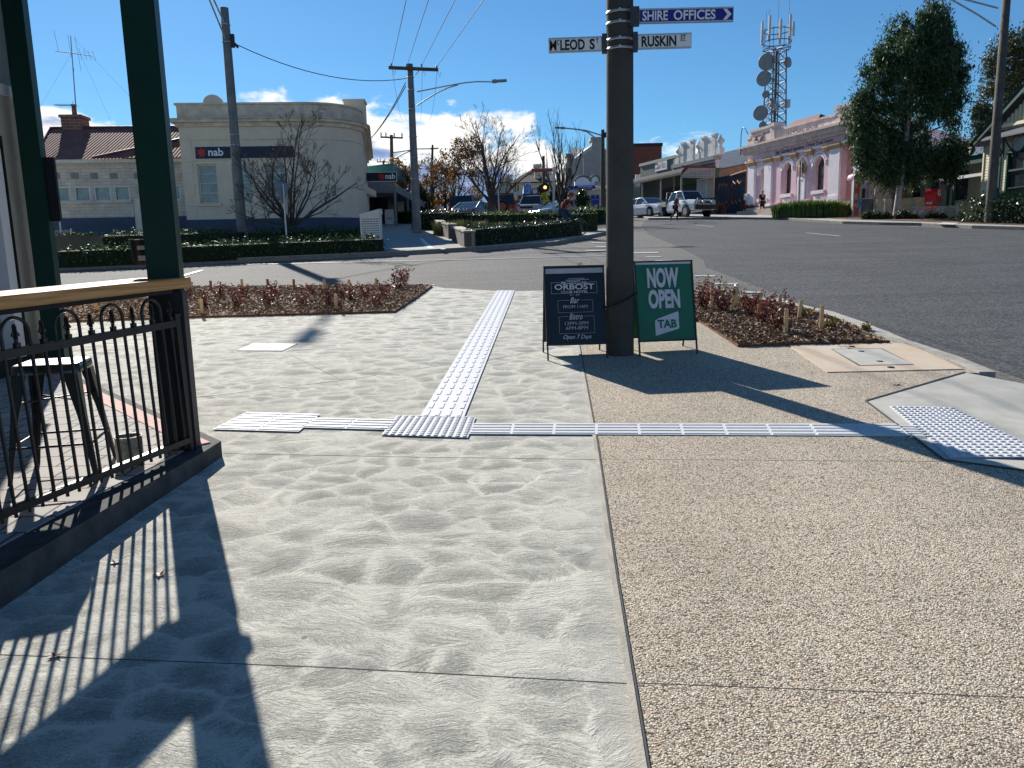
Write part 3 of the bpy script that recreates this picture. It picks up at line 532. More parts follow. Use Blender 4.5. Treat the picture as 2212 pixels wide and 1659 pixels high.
def brickmat(name, c1, c2, mo, bw, rh, ms=.01, coord='Object', rot=None, rough=.85, bias=0):
    m, nn, ll, b = newmat(name); b.inputs['Roughness'].default_value = rough; c = nd(nn, 'ShaderNodeTexCoord'); mp = nd(nn, 'ShaderNodeMapping')
    if rot: mp.inputs['Rotation'].default_value = rot
    ll.new(c.outputs[coord], mp.inputs[0]); br = nd(nn, 'ShaderNodeTexBrick', i_Scale=1.); br.inputs['Brick Width'].default_value = bw; br.inputs['Row Height'].default_value = rh; br.inputs['Mortar Size'].default_value = ms; br.inputs['Bias'].default_value = bias
    br.inputs['Color1'].default_value = (*c1, 1); br.inputs['Color2'].default_value = (*c2, 1); br.inputs['Mortar'].default_value = (*mo, 1); ll.new(mp.outputs[0], br.inputs['Vector'])
    no = nd(nn, 'ShaderNodeTexNoise', i_Scale=2.5, i_Detail=6); ll.new(c.outputs[coord], no.inputs['Vector']); mu = nd(nn, 'ShaderNodeMix', data_type='RGBA', blend_type='MULTIPLY'); mu.inputs[0].default_value = 1
    ll.new(br.outputs[0], mu.inputs[6]); ll.new(ramp(nn, ll, no.outputs['Fac'], [(.3, (.7, .7, .7)), (.7, (1, 1, 1))]), mu.inputs[7]); ll.new(mu.outputs[2], b.inputs['Base Color'])
    bp = nd(nn, 'ShaderNodeBump', i_Strength=.6, i_Distance=.008); ll.new(br.outputs['Fac'], bp.inputs['Height']); bp.invert = True; ll.new(bp.outputs[0], b.inputs['Normal']); return m
PAVE = brickmat('patio_pavers', (.46, .43, .4), (.52, .49, .46), (.1, .09, .08), .2, .2, .007, rough=.9)
S0 = Vector((-1.9, 4.88)); S1 = Vector((-4.75, 7.85)); fd = Vector((-.28, -.96)).normalized()
front = [(-1.92, 4.66), (-2.01, 4.0), (-2.12, 3.0), (-2.34, 1.5), (-2.6, -.5)]
po = [tuple(S0), (-4.0, 7.1), tuple(S1), (-9, 7.9), (-9, -.5)]+front[::-1]
pz = lambda y: .44+.046*(y-4.6)
pt = thing('patio', 'raised paved patio floor with pink edging stones inside the railing', 'patio', (0, 0, PZ), 0)
pf = lambda k: (lambda x, y: .046*(y-4.6)+k)
MB().slab(po, -1.5, pf(0)).build('floor_slab', mat('dark_kerb_paint', (.07, .072, .072), .85, .3, 9, .3, 60, spec=.15), pt)
ins = [(-2.05, 4.78), (-4.15, 6.98), (-4.9, 7.7), (-8.9, 7.8), (-8.9, -.4), (-2.75, -.4), (-2.58, 1.5), (-2.32, 3.0), (-2.18, 4.0), (-2.06, 4.6)]
MB().slab(ins, pf(-.02), pf(.005)).build('paving', PAVE, pt)
e1 = MB(); e1.slab([(-1.95, 4.83), (-4.04, 7.03), (-4.72, 7.76), (-4.81, 7.7), (-4.13, 6.95), (-2.05, 4.75)], pf(-.01), pf(.009)); e1.build('edging', mat('pink_edging', (.5, .26, .23), .8, .25, 20), pt)
# hotel wall
CRM = mat('cream_render', (.42, .38, .29), .85, .08, 4, .25, 60); WHT = mat('white_paint', (.68, .68, .66), .5, .05, 10); GLS = mat('dark_glass', (.02, .025, .03), .08, .3, 3, spec=.8)
h = thing('hotel_building', 'cream rendered hotel wall with a tall sash window behind the green posts at far left', 'building', (-4.85, 8.3, PZ), R(-90))
MB().wall(0, 9, 0, 4.6, [(.3, 1.7, 2.85, 4.3), (.72, 1.75, 0, 2.2)], -.3, 0).box(0, .3, -8, -.31, 0, 4.6).build('wall', CRM, h)
wi = MB().wall(.24, 1.76, 2.8, 4.36, [(.34, 1.66, 2.9, 4.26)], -.1, .02).build('window', WHT, h)
MB().box(.34, 1.66, -.2, -.18, 2.9, 4.26).build('pane', GLS, wi)
MB().box(.36, .5, -.17, -.15, 2.9, 4.26).box(.52, .9, -.172, -.155, 2.9, 4.26).build('curtain', mat('teal_curtain', (.03, .22, .16), .8), wi)
dr = MB().wall(.66, 1.82, 0, 2.28, [(.78, 1.7, .02, 2.16)], -.12, .015).build('door', WHT, h)
MB().box(.78, 1.7, -.2, -.16, .02, 2.16).build('door_panel', mat('blue_grey_paint', (.3, .34, .42), .5), dr)
MB().box(.62, .645, 0, .02, .02, 2.4).build('downpipe', CHA, h)
MB().box(0, 9, 0.001, .03, 0, .28).build('plinth', CHA, h)
MB().box(-.1, 16, .0, 3.0, 4.95, 5.1).build('veranda_roof', GRN, h); MB().box(0, 16, -8, -.31, 4.6, 8.2).build('unseen_sky_blocker', CRM, h)  # unseen roof and storey added to block sky light and deepen near shade
# veranda beam over the posts; roof out of view added to cut sky light
def vpost(loc, a, hgt, label, low):
    o = thing('veranda_post', label, 'post', loc, a, 'dark green veranda posts'); s_ = .09
    MB().box(-s_, s_, -s_, s_, 1.0 if low else 0, hgt).build('shaft', GRN, o, bev=.006)
    if low: MB().box(-s_-.006, s_+.006, -s_-.006, s_+.006, 0, 1.0).build('lower_casing', CHA, o, bev=.006)
    return o
vp = vpost((-2.1, 4.76, PZ), R(14), 4.6, 'dark green square post rising through the timber bar top, nearest the street', True)
vp2 = vpost((-4.66, 7.86, PZ), R(14), 4.6, 'dark green square post against the cream hotel wall', False)
# a thin box fixed to the far post
bo = MB().box(-.045, .045, -.03, .03, 0, .62).build('cable_duct', CHA, vp2, (.14, 0, 1.6))
rr_ = thing('veranda_beam', 'dark green beam joining the tops of the two veranda posts', 'beam', (-2.1, 4.76, PZ+4.6), math.atan2(7.86-4.76, -4.66+2.1))
MB().box(-.2, 4.3, -.09, .09, 0, .25).build('beam', GRN, rr_)
# ashtray cup strapped on the street side of the near post
ab = thing('cigarette_bin', 'small black steel cigarette bin strapped to the near green post', 'ashtray', (-2.29, 4.86, 1.6), 0)
MB().lathe([(.035, 0), (.045, .02), (.056, .14), (.058, .15), (.05, .15), (.04, .03)], (0, 0, 0), 18).build('cup', BLK, ab)
MB().torus((0, 0, .15), (0, 0, 1), .055, .005, 20, 6).build('rim', mat('worn_chrome', (.6, .6, .6), .25, .1, 10, metal=1), ab)
MB().box(.03, .13, -.1, -.09, .02, .05).box(.03, .13, -.1, -.09, .085, .11).build('strap', mat('grey_tape', (.4, .4, .4), .5), ab)
# railing panel of hooped pickets, level and set on the patio edge
A0 = Vector((-2.04, 4.61, 0)); D0 = Vector((-.28, -.96, 0)).normalized(); rl = thing('hooped_railing', 'black steel railing of hooped pickets and spear points under the timber bar', 'railing', (A0.x, A0.y, PZ), math.atan2(D0.y, D0.x)); rl.rotation_euler.y = .036
ZR, ZT = .80, .962; SPc = .0745; K0 = -.038
MB().box(-.09, 2.6, -.019, .019, ZR-.02, ZR+.02).build('top_rail', BLK, rl); MB().box(-.09, 2.6, -.019, .019, .055, .09).build('bottom_rail', BLK, rl)
MB().box(-.10, -.06, -.02, .02, 0, .84).box(-.105, -.055, -.025, .025, .84, .855).build('end_stile', BLK, rl)
def spear(mb, x, z):
    k = .66
    mb.box(x-.012, x+.012, -.012, .012, z, z+.024); mb.lathe([(.007, 0), (.011, .008), (.006, .016), (.008, .02)], (x, 0, z+.024), 8)
    mb.prism([(x+a*.85, z+.006+b*.8) for a, b in ((-.006, .045), (.006, .045), (.010, .065), (.022, .058), (.026, .068), (.018, .08), (.011, .09), (.006, .135), (-.006, .135), (-.011, .09), (-.018, .08), (-.026, .068), (-.022, .058), (-.010, .065))], -.004, .004)
    mb.prism([(x-.003, z+.04), (x+.003, z+.04), (x+.003, z+.105), (x-.003, z+.105)], -.012, .012)
# pattern along the rail: spear, then a hoop (leg, spear, leg), repeating
seq = ['s', 'l', 's', 'l']
for i in range(34):
    x = K0+i*SPc; k = seq[i % 4] if i else 's'
    if k == 's':
        mb = MB(); mb.tube((x, 0, .0+.03), (x, 0, ZR+.02), .0085, n=8); spear(mb, x, ZR+.02); mb.build('picket', BLK, rl)
    elif i % 4 == 1:
        r = SPc; pts = [(x, 0, .03), (x, 0, ZT-r*1.0)]+[(x+r-r*math.cos(math.pi*t/12), 0, ZT-r+r*math.sin(math.pi*t/12)) for t in range(1, 12)]+[(x+2*r, 0, ZT-r), (x+2*r, 0, .03)]
        mb = MB(); mb.path(pts, .0088, 8); mb.build('hoop_picket', BLK, rl)
# timber bar top on steel frame
bt = thing('bar_top', 'thick oiled timber bar top running along the railing through the green post', 'bar counter', (A0.x, A0.y, PZ), math.atan2(D0.y, D0.x)); bt.rotation_euler.y = .034
# local +y is towards the patio? keep the bar between the railing and the stool
MB().box(-.2, 3.2, -.34, .05, 1.007, 1.068).build('board', TIM, bt, bev=.004)
MB().box(-.05, 3.2, .0, .03, .982, 1.006).box(-.05, 3.2, -.3, -.27, .982, 1.006).build('steel_frame', CHA, bt)
# stool
st = thing('metal_stool', 'black metal stool with glare painted pale on its square seat behind the railing', 'stool', (-2.58, 4.3, pz(4.3)), R(14))
SH = .645; mb = MB(); hs = .165; out = []
def rsq(h_, r_, z, n=5):
    o_ = []
    for cx_, cy_, a in ((1, 1, 0), (-1, 1, 90), (-1, -1, 180), (1, -1, 270)):
        for k in range(n): t = R(a+90*k/(n-1)); o_.append((cx_*(h_-r_)+r_*math.cos(t), cy_*(h_-r_)+r_*math.sin(t), z))
    return o_
mb.loft([rsq(hs+.006, .05, SH-.05), rsq(hs+.003, .05, SH-.008), rsq(hs-.006, .045, SH), rsq(hs-.014, .04, SH), rsq(hs-.02, .035, SH-.004)])
mb.build('seat', mat('glossy_black_enamel', (.03, .03, .032), .16, .1, 8, spec=.9), st)
MB().loft([rsq(hs-.004, .045, SH-.001), rsq(hs-.012, .04, SH+.0015)]).build('seat_glare_top', mat('painted_glare_steel', (.75, .76, .78), .3, .06, 9, metal=.3), st)  # glare on the black seat painted as a pale metallic top
MB().obox((0, 0, SH+.002), ((1, .7, 0), (-.7, 1, 0), (0, 0, 1)), .03, .009, .0005).obox((0, 0, SH+.0024), ((1, .7, 0), (-.7, 1, 0), (0, 0, 1)), .012, .02, .0005).build('seat_slot', mat('hole_black', (.01, .01, .01), .9), st)
for sx in (-1, 1):
    for sy in (-1, 1):
        mb = MB(); t0, t1 = (sx*.14, sy*.14), (sx*.225, sy*.225)
        def Lr(c, w_, z): x, y = c; return [(x-sx*w_, y, z), (x, y, z), (x, y-sy*w_, z), (x-sx*.008, y-sy*w_, z), (x-sx*.008, y-sy*.008, z), (x-sx*w_, y-sy*.008, z)]
        mb.loft([Lr(t1, .022, 0), Lr((sx*.185, sy*.185), .04, SH*.55), Lr((sx*.162, sy*.162), .075, SH-.05)], smooth=False); mb.build('leg', BLK, st)
for a, b_ in (((-1, -1), (1, -1)), ((1, -1), (1, 1)), ((1, 1), (-1, 1)), ((-1, 1), (-1, -1))): MB().tube((a[0]*.2, a[1]*.2, .2), (b_[0]*.2, b_[1]*.2, .2), .007).build('stretcher', BLK, st)
mb = MB().tube((-.17, -.17, .44), (.17, .17, .44), .005).tube((.17, -.17, .44), (-.17, .17, .44), .005); mb.build('cross_brace', BLK, st)
# ribbed can used as an ash pot
cp = thing('ribbed_tin', 'open ribbed tin can standing on the patio pavers by the railing', 'tin can', (-2.29, 4.47, PZ+.005), 0)
pr = [(.072, 0), (.075, .004)]+[(.0735+.0025*(k % 2), .01+k*.0075) for k in range(17)]+[(.076, .145), (.078, .15), (.073, .15), (.07, .1), (.068, .06)]
MB().lathe(pr, (0, 0, 0), 28).build('can_body', mat('tarnished_tin', (.32, .3, .25), .4, .4, 30, metal=.6), cp); MB().lathe([(.0, .062), (.069, .062)], (0, 0, 0), 20).build('sand', mat('ash_sand', (.45, .42, .38), .95, .3, 60), cp)
# ---------------------------------------------------------------- street poles, signs, boards near the crossing
PCON = mat('pole_concrete', (.085, .083, .073), .9, .25, 2.2, .4, 70, col2=(.055, .055, .05), spec=.15); ALU = mat('galvanised_steel', (.42, .43, .44), .42, .15, 12, metal=.7); DALU = mat('sign_back_grey', (.2, .23, .27), .6, .1, 5)
PCL = mat('light_pole_concrete', (.19, .19, .18), .9, .2, 2.2, .3, 60, spec=.15)
WOODP = mat('weathered_pole_timber', (.09, .075, .06), .9, .3, 3, .4, 40); SWHT = mat('sign_white', (.8, .8, .77), .5, .05, 8); SBLK = mat('sign_black', (.008, .008, .01), .5); SBLU = mat('sign_blue', (.01, .012, .22), .5, .1, 5); SLW = mat('sign_letter_white', (.8, .82, .84), .5, .04, 8)
NAVY = mat('bank_sign_navy', (.006, .012, .04), .45, .15, 6); NRED = mat('bank_star_red', (.55, .03, .015), .5)
bp_ = G(1339, 765); gp = thing('power_pole', 'thick grey concrete pole standing between the two pavement boards', 'pole', bp_, 0)
MB().lathe([(.147, -.1), (.143, 0), (.125, 4), (.105, 9.5), (.0, 9.52)], (0, 0, 0), 32).build('shaft', PCON, gp)
for z_ in (3.3, 3.2, 3.05, 2.97):
    r_ = .143-.0045*z_; MB().lathe([(r_+.0015, -.012), (r_+.004, -.012), (r_+.004, .012), (r_+.0015, .012)], (0, 0, z_), 32).box(-.03, -.01, -r_-.014, -r_-.002, z_-.014, z_+.014).build('clamp_band', ALU, gp)
# street name blades, held by the pole: each a sign of its own
def blade(name, label, p0, p1, zt0, zb0, slope, bw, face, txt, tm, y, side, extra=None):
    """from x=p0 to p1 in plane y"""
    r = thing(name, label, 'street sign', (p0, y, (zt0+zb0)/2), 0); h_ = (zt0-zb0)/2; w_ = p1-p0
    r.rotation_euler = (0, -slope, 0)
    MB().box(0, w_, -.012, .012, -h_, h_).build('blade', DALU if face is SBLU else ALU, r, bev=.002)
    MB().box(.008, w_-.008, -.0145, -.0121, -h_+.016, h_-.016).build('sign_face', face, r)
    bx = (-bw, .0) if side > 0 else (w_, w_+bw)
    MB().box(bx[0], bx[1], -.02, .02, -h_-.02, h_+.02).box(bx[0]+.005, bx[1]-.005, -.024, -.02, -.02, .02).build('bracket', mat('dark_bracket_steel', (.06, .065, .07), .5, .2, 20, metal=.5), r)
    for t_ in txt: text(t_[0], r, t_[1], t_[2], t_[3], t_[4], -.0146, tm, bold=t_[5] if len(t_) > 5 else .0)
    return r
Yb = 7.74
def sq(q): p = at(*B6(*q), Yb); return p.x, p.z
a, b2, c_, d_ = sq((1083, 92)), sq((2050, 70)), sq((2043, 232)), sq((1083, 247))
sl = math.atan2(b2[1]-a[1], b2[0]-a[0])
r = blade('street_sign', 'blue directional blade reading SHIRE OFFICES with a white chevron, highest on the pole', a[0]+.0, b2[0], a[1], d_[1], sl, .085, SBLU, [('SHIRE', .03, .27, -.043, .045, .02), ('OFFICES', .325, .72, -.043, .045, .02)], SLW, Yb, 1)
w_ = b2[0]-a[0]
MB().prism([(w_-.10, .048), (w_-.065, .048), (w_-.02, 0), (w_-.065, -.048), (w_-.10, -.048), (w_-.06, 0)], -.0175, -.0146).build('chevron', SLW, r)
MB().box(0, w_, -.0165, -.0146, .052, .066).box(0, w_, -.0165, -.0146, -.066, -.052).build('border_strip', ALU, r)
a, b2, d_ = sq((1068, 352)), sq((1620, 335)), sq((1070, 510)); sl = math.atan2(b2[1]-a[1], b2[0]-a[0])
r = blade('street_sign', 'white blade with black letters reading RUSKIN ST on the right of the pole', a[0], b2[0], a[1], d_[1], sl, .045, SWHT, [('RUSKIN', .035, .365, -.05, .048, .03), ('ST', .405, .455, .005, .05, .02)], SBLK, Yb, 1)
MB().box(.402, .458, -.0172, -.0146, -.006, -.002).build('underline', SBLK, r)
a, b2, d_ = sq((153, 392)), sq((700, 372)), sq((155, 547)); sl = math.atan2(b2[1]-a[1], b2[0]-a[0])
r = blade('street_sign', 'white blade with black letters reading MCLEOD ST on the left of the pole', a[0], b2[0], a[1], d_[1], sl, .05, SWHT, [('M', .012, .076, -.05, .046, .012), ('C', .08, .103, -.0, .046, .02), ('LEOD', .112, .345, -.05, .046, .03), ('S', .39, .44, -.05, .046, .03), ('T', .452, .475, -.0, .046, .02)], SBLK, Yb, -1)
# pavement boards
NVB = mat('board_navy_vinyl', (.008, .013, .022), .3, .25, 1.5, spec=.35); TAB = mat('board_green_vinyl', (.012, .14, .075), .4, .08, 2, spec=.35); BW = mat('board_print_white', (.62, .62, .66), .5, .05, 6); BG = mat('board_print_grey', (.42, .44, .48), .5)
def board(label, pl, pr, htop, face, yawn):
    g0, g1 = G(*pl), G(*pr); d = (g1-g0); wd = .60; rz = math.atan2(d.y, d.x)
    o = thing('pavement_board', label, 'sandwich board', g0.lerp(g1, .5), rz)
    lean = .13; H_ = htop; n_ = Vector((0, lean, H_)).normalized()
    def fr(sgn, nm):
        mb = MB(); y0, yt = 0 if sgn > 0 else .44, .22-.006*sgn
        Y_ = lambda z: y0+(yt-y0)*z/H_
        for x in (-wd/2, wd/2): mb.path([(x, Y_(0), 0), (x, Y_(H_), H_)], .011, 4, False)
        for z in (.15, H_-.006): mb.path([(-wd/2-.011, Y_(z), z), (wd/2+.011, Y_(z), z)], .011, 4, False)
        mb.build(nm, BLK, o); e = bpy.data.objects.new('panel', None)
        pm_ = MB(); pm_.add([(-wd/2+.008, Y_(.158), .158), (wd/2-.008, Y_(.158), .158), (wd/2-.008, Y_(H_-.012), H_-.012), (-wd/2+.008, Y_(H_-.012), H_-.012)], [(0, 1, 2, 3)])
        pm_.add([(-wd/2+.008, Y_(.158)+.006, .158), (wd/2-.008, Y_(.158)+.006, .158), (wd/2-.008, Y_(H_-.012)+.006, H_-.012), (-wd/2+.008, Y_(H_-.012)+.006, H_-.012)], [(3, 2, 1, 0)])
        return pm_.build(nm.replace('frame', 'panel'), face, o)
    pf_ = fr(1, 'front_frame'); fr(-1, 'rear_frame')
    # carrier for the print: x across, z up along the leaning face
    c = bpy.data.objects.new('print_sheet', None); 
    return o, (lambda u, v: None), rz, H_
def board_print(o, H_, items, y=-.0035):
    """items are meshes in (x, z) of the upright face; lean them onto the panel"""
    ang = math.atan2(.22-.006, H_)
    for ob in items:
        for v in ob.data.vertices:
            zz = v.co.z; yy = v.co.y; v.co = Vector((v.co.x, yy*math.cos(ang)+zz*math.sin(ang), zz*math.cos(ang)-yy*math.sin(ang)))
HB = .93
o1, _, _, _ = board('black pavement board reading ORBOST CLUB HOTEL with bar and bistro hours, left of the concrete pole', B5(220, 1325), B5(885, 1300), HB, NVB, 0)
LS = HB/math.cos(math.atan2(.214, HB)); zb, ztp = .16, LS-.02; xw = .59
def bx5(x, y): return -xw/2+xw*(x-205)/(850-205), ztp-(ztp-zb)*(y-190)/(1180-190)       # zoom pixels of the left board to its face
def T5(s, x0, x1, y0, y1, m=BW, bold=0, sh=0, par=o1, f=bx5, nm='lettering'): a = f(x0, y1); b = f(x1, y0); return text(s, par, a[0], b[0], a[1], b[1], -.0035, m, nm, bold, sh)
it = [T5('ORBOST', 303, 745, 405, 478, bold=.02), T5('CLUB HOTEL', 375, 675, 492, 527, bold=.01), T5('EST. 1884', 470, 578, 540, 555, BG), T5('Bar', 470, 575, 580, 655, sh=.35), T5('FROM 11AM', 392, 660, 680, 720, BG), T5('Bistro', 455, 600, 790, 868, sh=.35), T5('12PM-2PM', 402, 660, 895, 938, BG), T5('6PM-8PM', 412, 655, 955, 1000, BG), T5('Open 7 Days', 378, 690, 1065, 1135, sh=.35)]
lm_ = MB()
def fr5(x0, y0, x1, y1, gaps=(), t=.0022):
    a = bx5(x0, y1); b = bx5(x1, y0)
    lm_.box(a[0], a[0]+t, -.005, -.0035, a[1], b[1]).box(b[0]-t, b[0], -.005, -.0035, a[1], b[1])
    for yy, gp_ in ((b[1], gaps[0] if gaps else None), (a[1], gaps[1] if len(gaps) > 1 else None)):
        if gp_: lm_.box(a[0], bx5(gp_[0], 0)[0], -.005, -.0035, yy-t, yy).box(bx5(gp_[1], 0)[0], b[0], -.005, -.0035, yy-t, yy)
        else: lm_.box(a[0], b[0], -.005, -.0035, yy-t, yy)
fr5(265, 380, 775, 525, ((370, 690), (370, 685)), .003); fr5(333, 615, 722, 772, ((465, 590),)); fr5(338, 825, 728, 1045, ((445, 615),))
it.append(lm_.build('print_rules', BG, o1))
# little drawing of a hotel above the name
hm_ = MB()
def hb(x0, y0, x1, y1): a = bx5(x0, y1); b = bx5(x1, y0); hm_.box(a[0], b[0], -.0048, -.0035, a[1], b[1])
for q in ((430, 350, 600, 358), (440, 366, 590, 374), (370, 392, 690, 402), (455, 330, 640, 336), (380, 372, 430, 390), (470, 378, 480, 392), (500, 378, 510, 392), (530, 378, 540, 392), (610, 370, 620, 392), (632, 370, 640, 392), (652, 370, 660, 392), (600, 345, 690, 352)): hb(*q)
it.append(hm_.build('hotel_drawing', BG, o1)); board_print(o1, HB, it)
a = bx5(210, 265); b = bx5(848, 200); st_ = MB().box(a[0], b[0], -.0045, -.0035, a[1], b[1]).build('loose_white_edge', BG, o1); board_print(o1, HB, [st_])
o2, _, _, _ = board('green pavement board reading NOW OPEN above a white TAB panel, right of the concrete pole', B5(1320, 1280), B5(2045, 1245), HB+.02, TAB, 0)
LS = (HB+.02)/math.cos(math.atan2(.214, HB+.02)); ztp2 = LS-.02
def bx6(x, y): return -xw/2+xw*(x-1310)/(2010-1310), ztp2-(ztp2-zb)*(y-160)/(1110-160)
f6 = lambda s, x0, x1, y0, y1, m, bold: T5(s, x0, x1, y0, y1, m, bold, 0, o2, bx6)
it = [f6('NOW', 1448, 1842, 222, 470, BW, .042), f6('OPEN', 1448, 1842, 490, 725, BW, .042)]
tp = [bx6(1535, 858), bx6(1560, 845), bx6(1805, 765), bx6(1812, 780), bx6(1812, 965), bx6(1800, 980), bx6(1515, 1057), bx6(1513, 890), bx6(1518, 870)]
it.append(MB().prism(tp, -.005, -.0035).build('logo_panel', BW, o2)); a = bx6(1543, 965); b = bx6(1782, 862)
it.append(text('TAB', o2, a[0], b[0], a[1], b[1], -.0051, TAB, 'logo_lettering', .035)); board_print(o2, HB+.02, it)
a = bx6(1312, 178); b = bx6(2005, 150); st_ = MB().box(a[0], b[0], -.0045, -.0035, a[1], b[1]).build('paper_edge', BW, o2); board_print(o2, HB, [st_])
# security strap from board to board round the pole
cb_ = MB(); pts_ = []
for q, dy in ((B5(872, 655), -.0), (B5(900, 658), -.14), (B5(985, 640), -.16), (B5(1080, 605), -.155), (B5(1180, 560), -.15), (B5(1245, 515), -.07), (B5(1290, 480), .0)): pts_.append(at(*q, 7.86+dy))
cb_.path([p-pts_[0] for p in pts_], .009, 6); tag(cb_.build('security_strap', mat('black_webbing', (.01, .01, .012), .7), None, pts_[0]), 'black strap looped round the concrete pole between the boards', 'strap')
# ---------------------------------------------------------------- overhead lines
WIRE = mat('cable_black', (.03, .035, .045), .6)
def sag(a, b, s, n=14):
    a = Vector(a); b = Vector(b); return [a.lerp(b, t/n)-Vector((0, 0, s*4*(t/n)*(1-t/n))) for t in range(n+1)]
def wire(label, a, b, s, r=.012):
    a = Vector(a); tag(MB().path([p-a for p in sag(a, b, s)], r, 5).build('overhead_wire', WIRE, None, a), label, 'wire', 'overhead wires')
def lamp(par, pts, r, head, hd):
    """curved outreach with strut and a luminaire"""
    am = MB(); 
    for pp in pts: am.path(pp, r, 6)
    ar = am.build('lamp_arm', ALU, par); h = Vector(head); d = Vector(hd).normalized(); s = d.cross(Vector((0, 0, 1))).normalized()
    MB().obox(h+d*.3, (d, s, d.cross(s)), .34, .13, .05).obox(h+d*.05, (d, s, d.cross(s)), .12, .1, .075).build('lamp_head', mat('lamp_grey', (.25, .27, .29), .5, .1, 9), par, bev=.02)
# left pole with lamp arm towards the crossing
PL = G(525, 527); pl = thing('power_pole', 'grey pole rising from the hedge before the bank, its lamp arm leaving the photo', 'pole', PL, 0)
MB().lathe([(.215, 0), (.2, 1), (.155, 9.07), (.0, 9.1)], (0, 0, 0), 20).build('shaft', PCL, pl)
HL = Vector((-11.15, 28.5, 12.35))-PL
lamp(pl, [[(-.0, -.15, 7.9), HL*.55+Vector((0, 0, 4.1)), HL], [(-.0, -.15, 8.5), HL*.5+Vector((.0, 0, 4.75)), HL+Vector((0, .5, .02))]], .035, HL, HL.xy.to_3d()+Vector((0, 0, .6)))
cl = MB()
for z_ in (8.45, 7.8, 4.3, 3.9): r_ = .2-.005*z_+.012; cl.lathe([(r_, -.02), (r_+.01, -.02), (r_+.01, .02), (r_, .02)], (0, 0, z_), 20)
cl.build('bands', ALU, pl); MB().box(.17, .3, -.05, .05, 7.6, 8.1).tube((.3, 0, 7.75), (.42, 0, 7.6), .05).build('cable_clamp', BLK, pl)
PM = G(901, 503); pm = thing('power_pole', 'grey pole with timber crossarm and a curved lamp arm, left of the hedged island', 'pole', PM, 0)
MB().lathe([(.22, 0), (.17, 5), (.14, 7.95), (0, 7.97)], (0, 0, 0), 20).build('shaft', PCL, pm)
L_ = lambda q, y=PM.y: at(*q, y)-PM
ca, cb2 = L_(C6(540, 797)), L_(C6(1112, 822)); x_ = (cb2-ca).normalized()
MB().obox((ca+cb2)/2-Vector((0, .2, 0)), (x_, (0, 1, 0), x_.cross(Vector((0, 1, 0)))), (cb2-ca).length/2, .06, .07).tube(L_(C6(760, 825))-Vector((0, .2, 0)), L_(C6(810, 870)), .015).tube(L_(C6(890, 830))-Vector((0, .2, 0)), L_(C6(845, 870)), .015).build('crossarm', WOODP, pm)
INS = mat('insulator_porcelain', (.25, .2, .17), .3); ip = [C6(572, 785), C6(750, 790), C6(920, 790), C6(1095, 810)]
for q in ip:
    p = L_(q)-Vector((0, .2, 0)); MB().lathe([(.02, 0), (.05, .03), (.03, .06), (.05, .09), (.03, .14), (0, .16)], p, 8).path([p+Vector((.05, 0, -.1)), p+Vector((.13, 0, -.4)), p+Vector((.2, 0, -.15))], .012, 4).build('insulator', INS, pm)
ra = lambda *q: [L_(C6(*k)) for k in q]
lamp(pm, [ra((862, 1065), (1050, 1028), (1250, 990), (1420, 960), (1560, 948), (1760, 951)), ra((862, 1225), (960, 1160), (1100, 1075), (1230, 1015), (1340, 985))], .03, L_(C6(1750, 945)), (1, 0, .04))
cl = MB()
for y_ in (895, 1045, 1270): z_ = L_(C6(825, y_)).z; cl.lathe([(.165, -.02), (.172, -.02), (.172, .02), (.165, .02)], (0, 0, z_), 16)
for z_ in (1.0, 2.6, 3.6, 4.6): cl.lathe([(.2, -.012), (.206, -.012), (.206, .012), (.2, .012)], (0, 0, z_), 16)
cl.build('bands', ALU, pm)
for i, (q, e) in enumerate(zip(ip, (C6(735, 0), C6(993, 0), C6(1302, 0), C6(1632, 0)))):
    a = at(*q, 38.76)+Vector((0, 0, .14)); b = at(*e, 20); d = b-a; far = a+d*2.35; far.z = b.z+ (b.z-a.z)*.0+1.6
    wire(f'thin wire, {ORD[i+1]} from left, climbing from the crossarm to the photo top edge', a, a+d*1.9, 0, .011)
NX = Vector((-9.2, 82, gz(82)+9.5))
for i, q in enumerate(ip):
    a = at(*q, 38.76)-Vector((0, 0, .1)); wire(f'thin wire, {ORD[i+1]} from left, dropping from the crossarm to the far side street poles', a, NX+Vector((-1.2+.8*i, 0, 0)), .9, .009)
wire('sagging cable slung between the two nearest street poles', PL+Vector((.4, 0, 7.7)), PM+Vector((-.2, 0, 7.3)), .55, .018)
for k in (0, .15): wire(('upper' if k == 0 else 'lower')+' of two thick cables running from the crossarm pole down behind the bank', PM+Vector((-.25, 0, 7.1-k)), (-9.6-k*.5, 50, 8.2), .5, .022)
PR = Vector((*tuple(at(2137, 480, 34.5))[:2], gz(34.5))); pr_ = thing('power_pole', 'dark pole at far right before the weatherboard building, lamp arms off its top', 'pole', PR, 0)
MB().lathe([(.21, 0), (.2, 1), (.15, 10.6), (0, 10.62)], (0, 0, 0), 20).build('shaft', WOODP, pr_)
LR = lambda q: at(*q, PR.y)-PR
lamp(pr_, [[LR(B4(1995, 205)), LR(B4(1850, 110)), LR(B4(1660, 0)), LR(B4(1480, -60))], [LR(B4(2010, 62)), LR(B4(1850, 20)), LR(B4(1740, -8)), LR(B4(1480, -62))]], .035, LR(B4(1480, -62)), (-1, 0, .1))
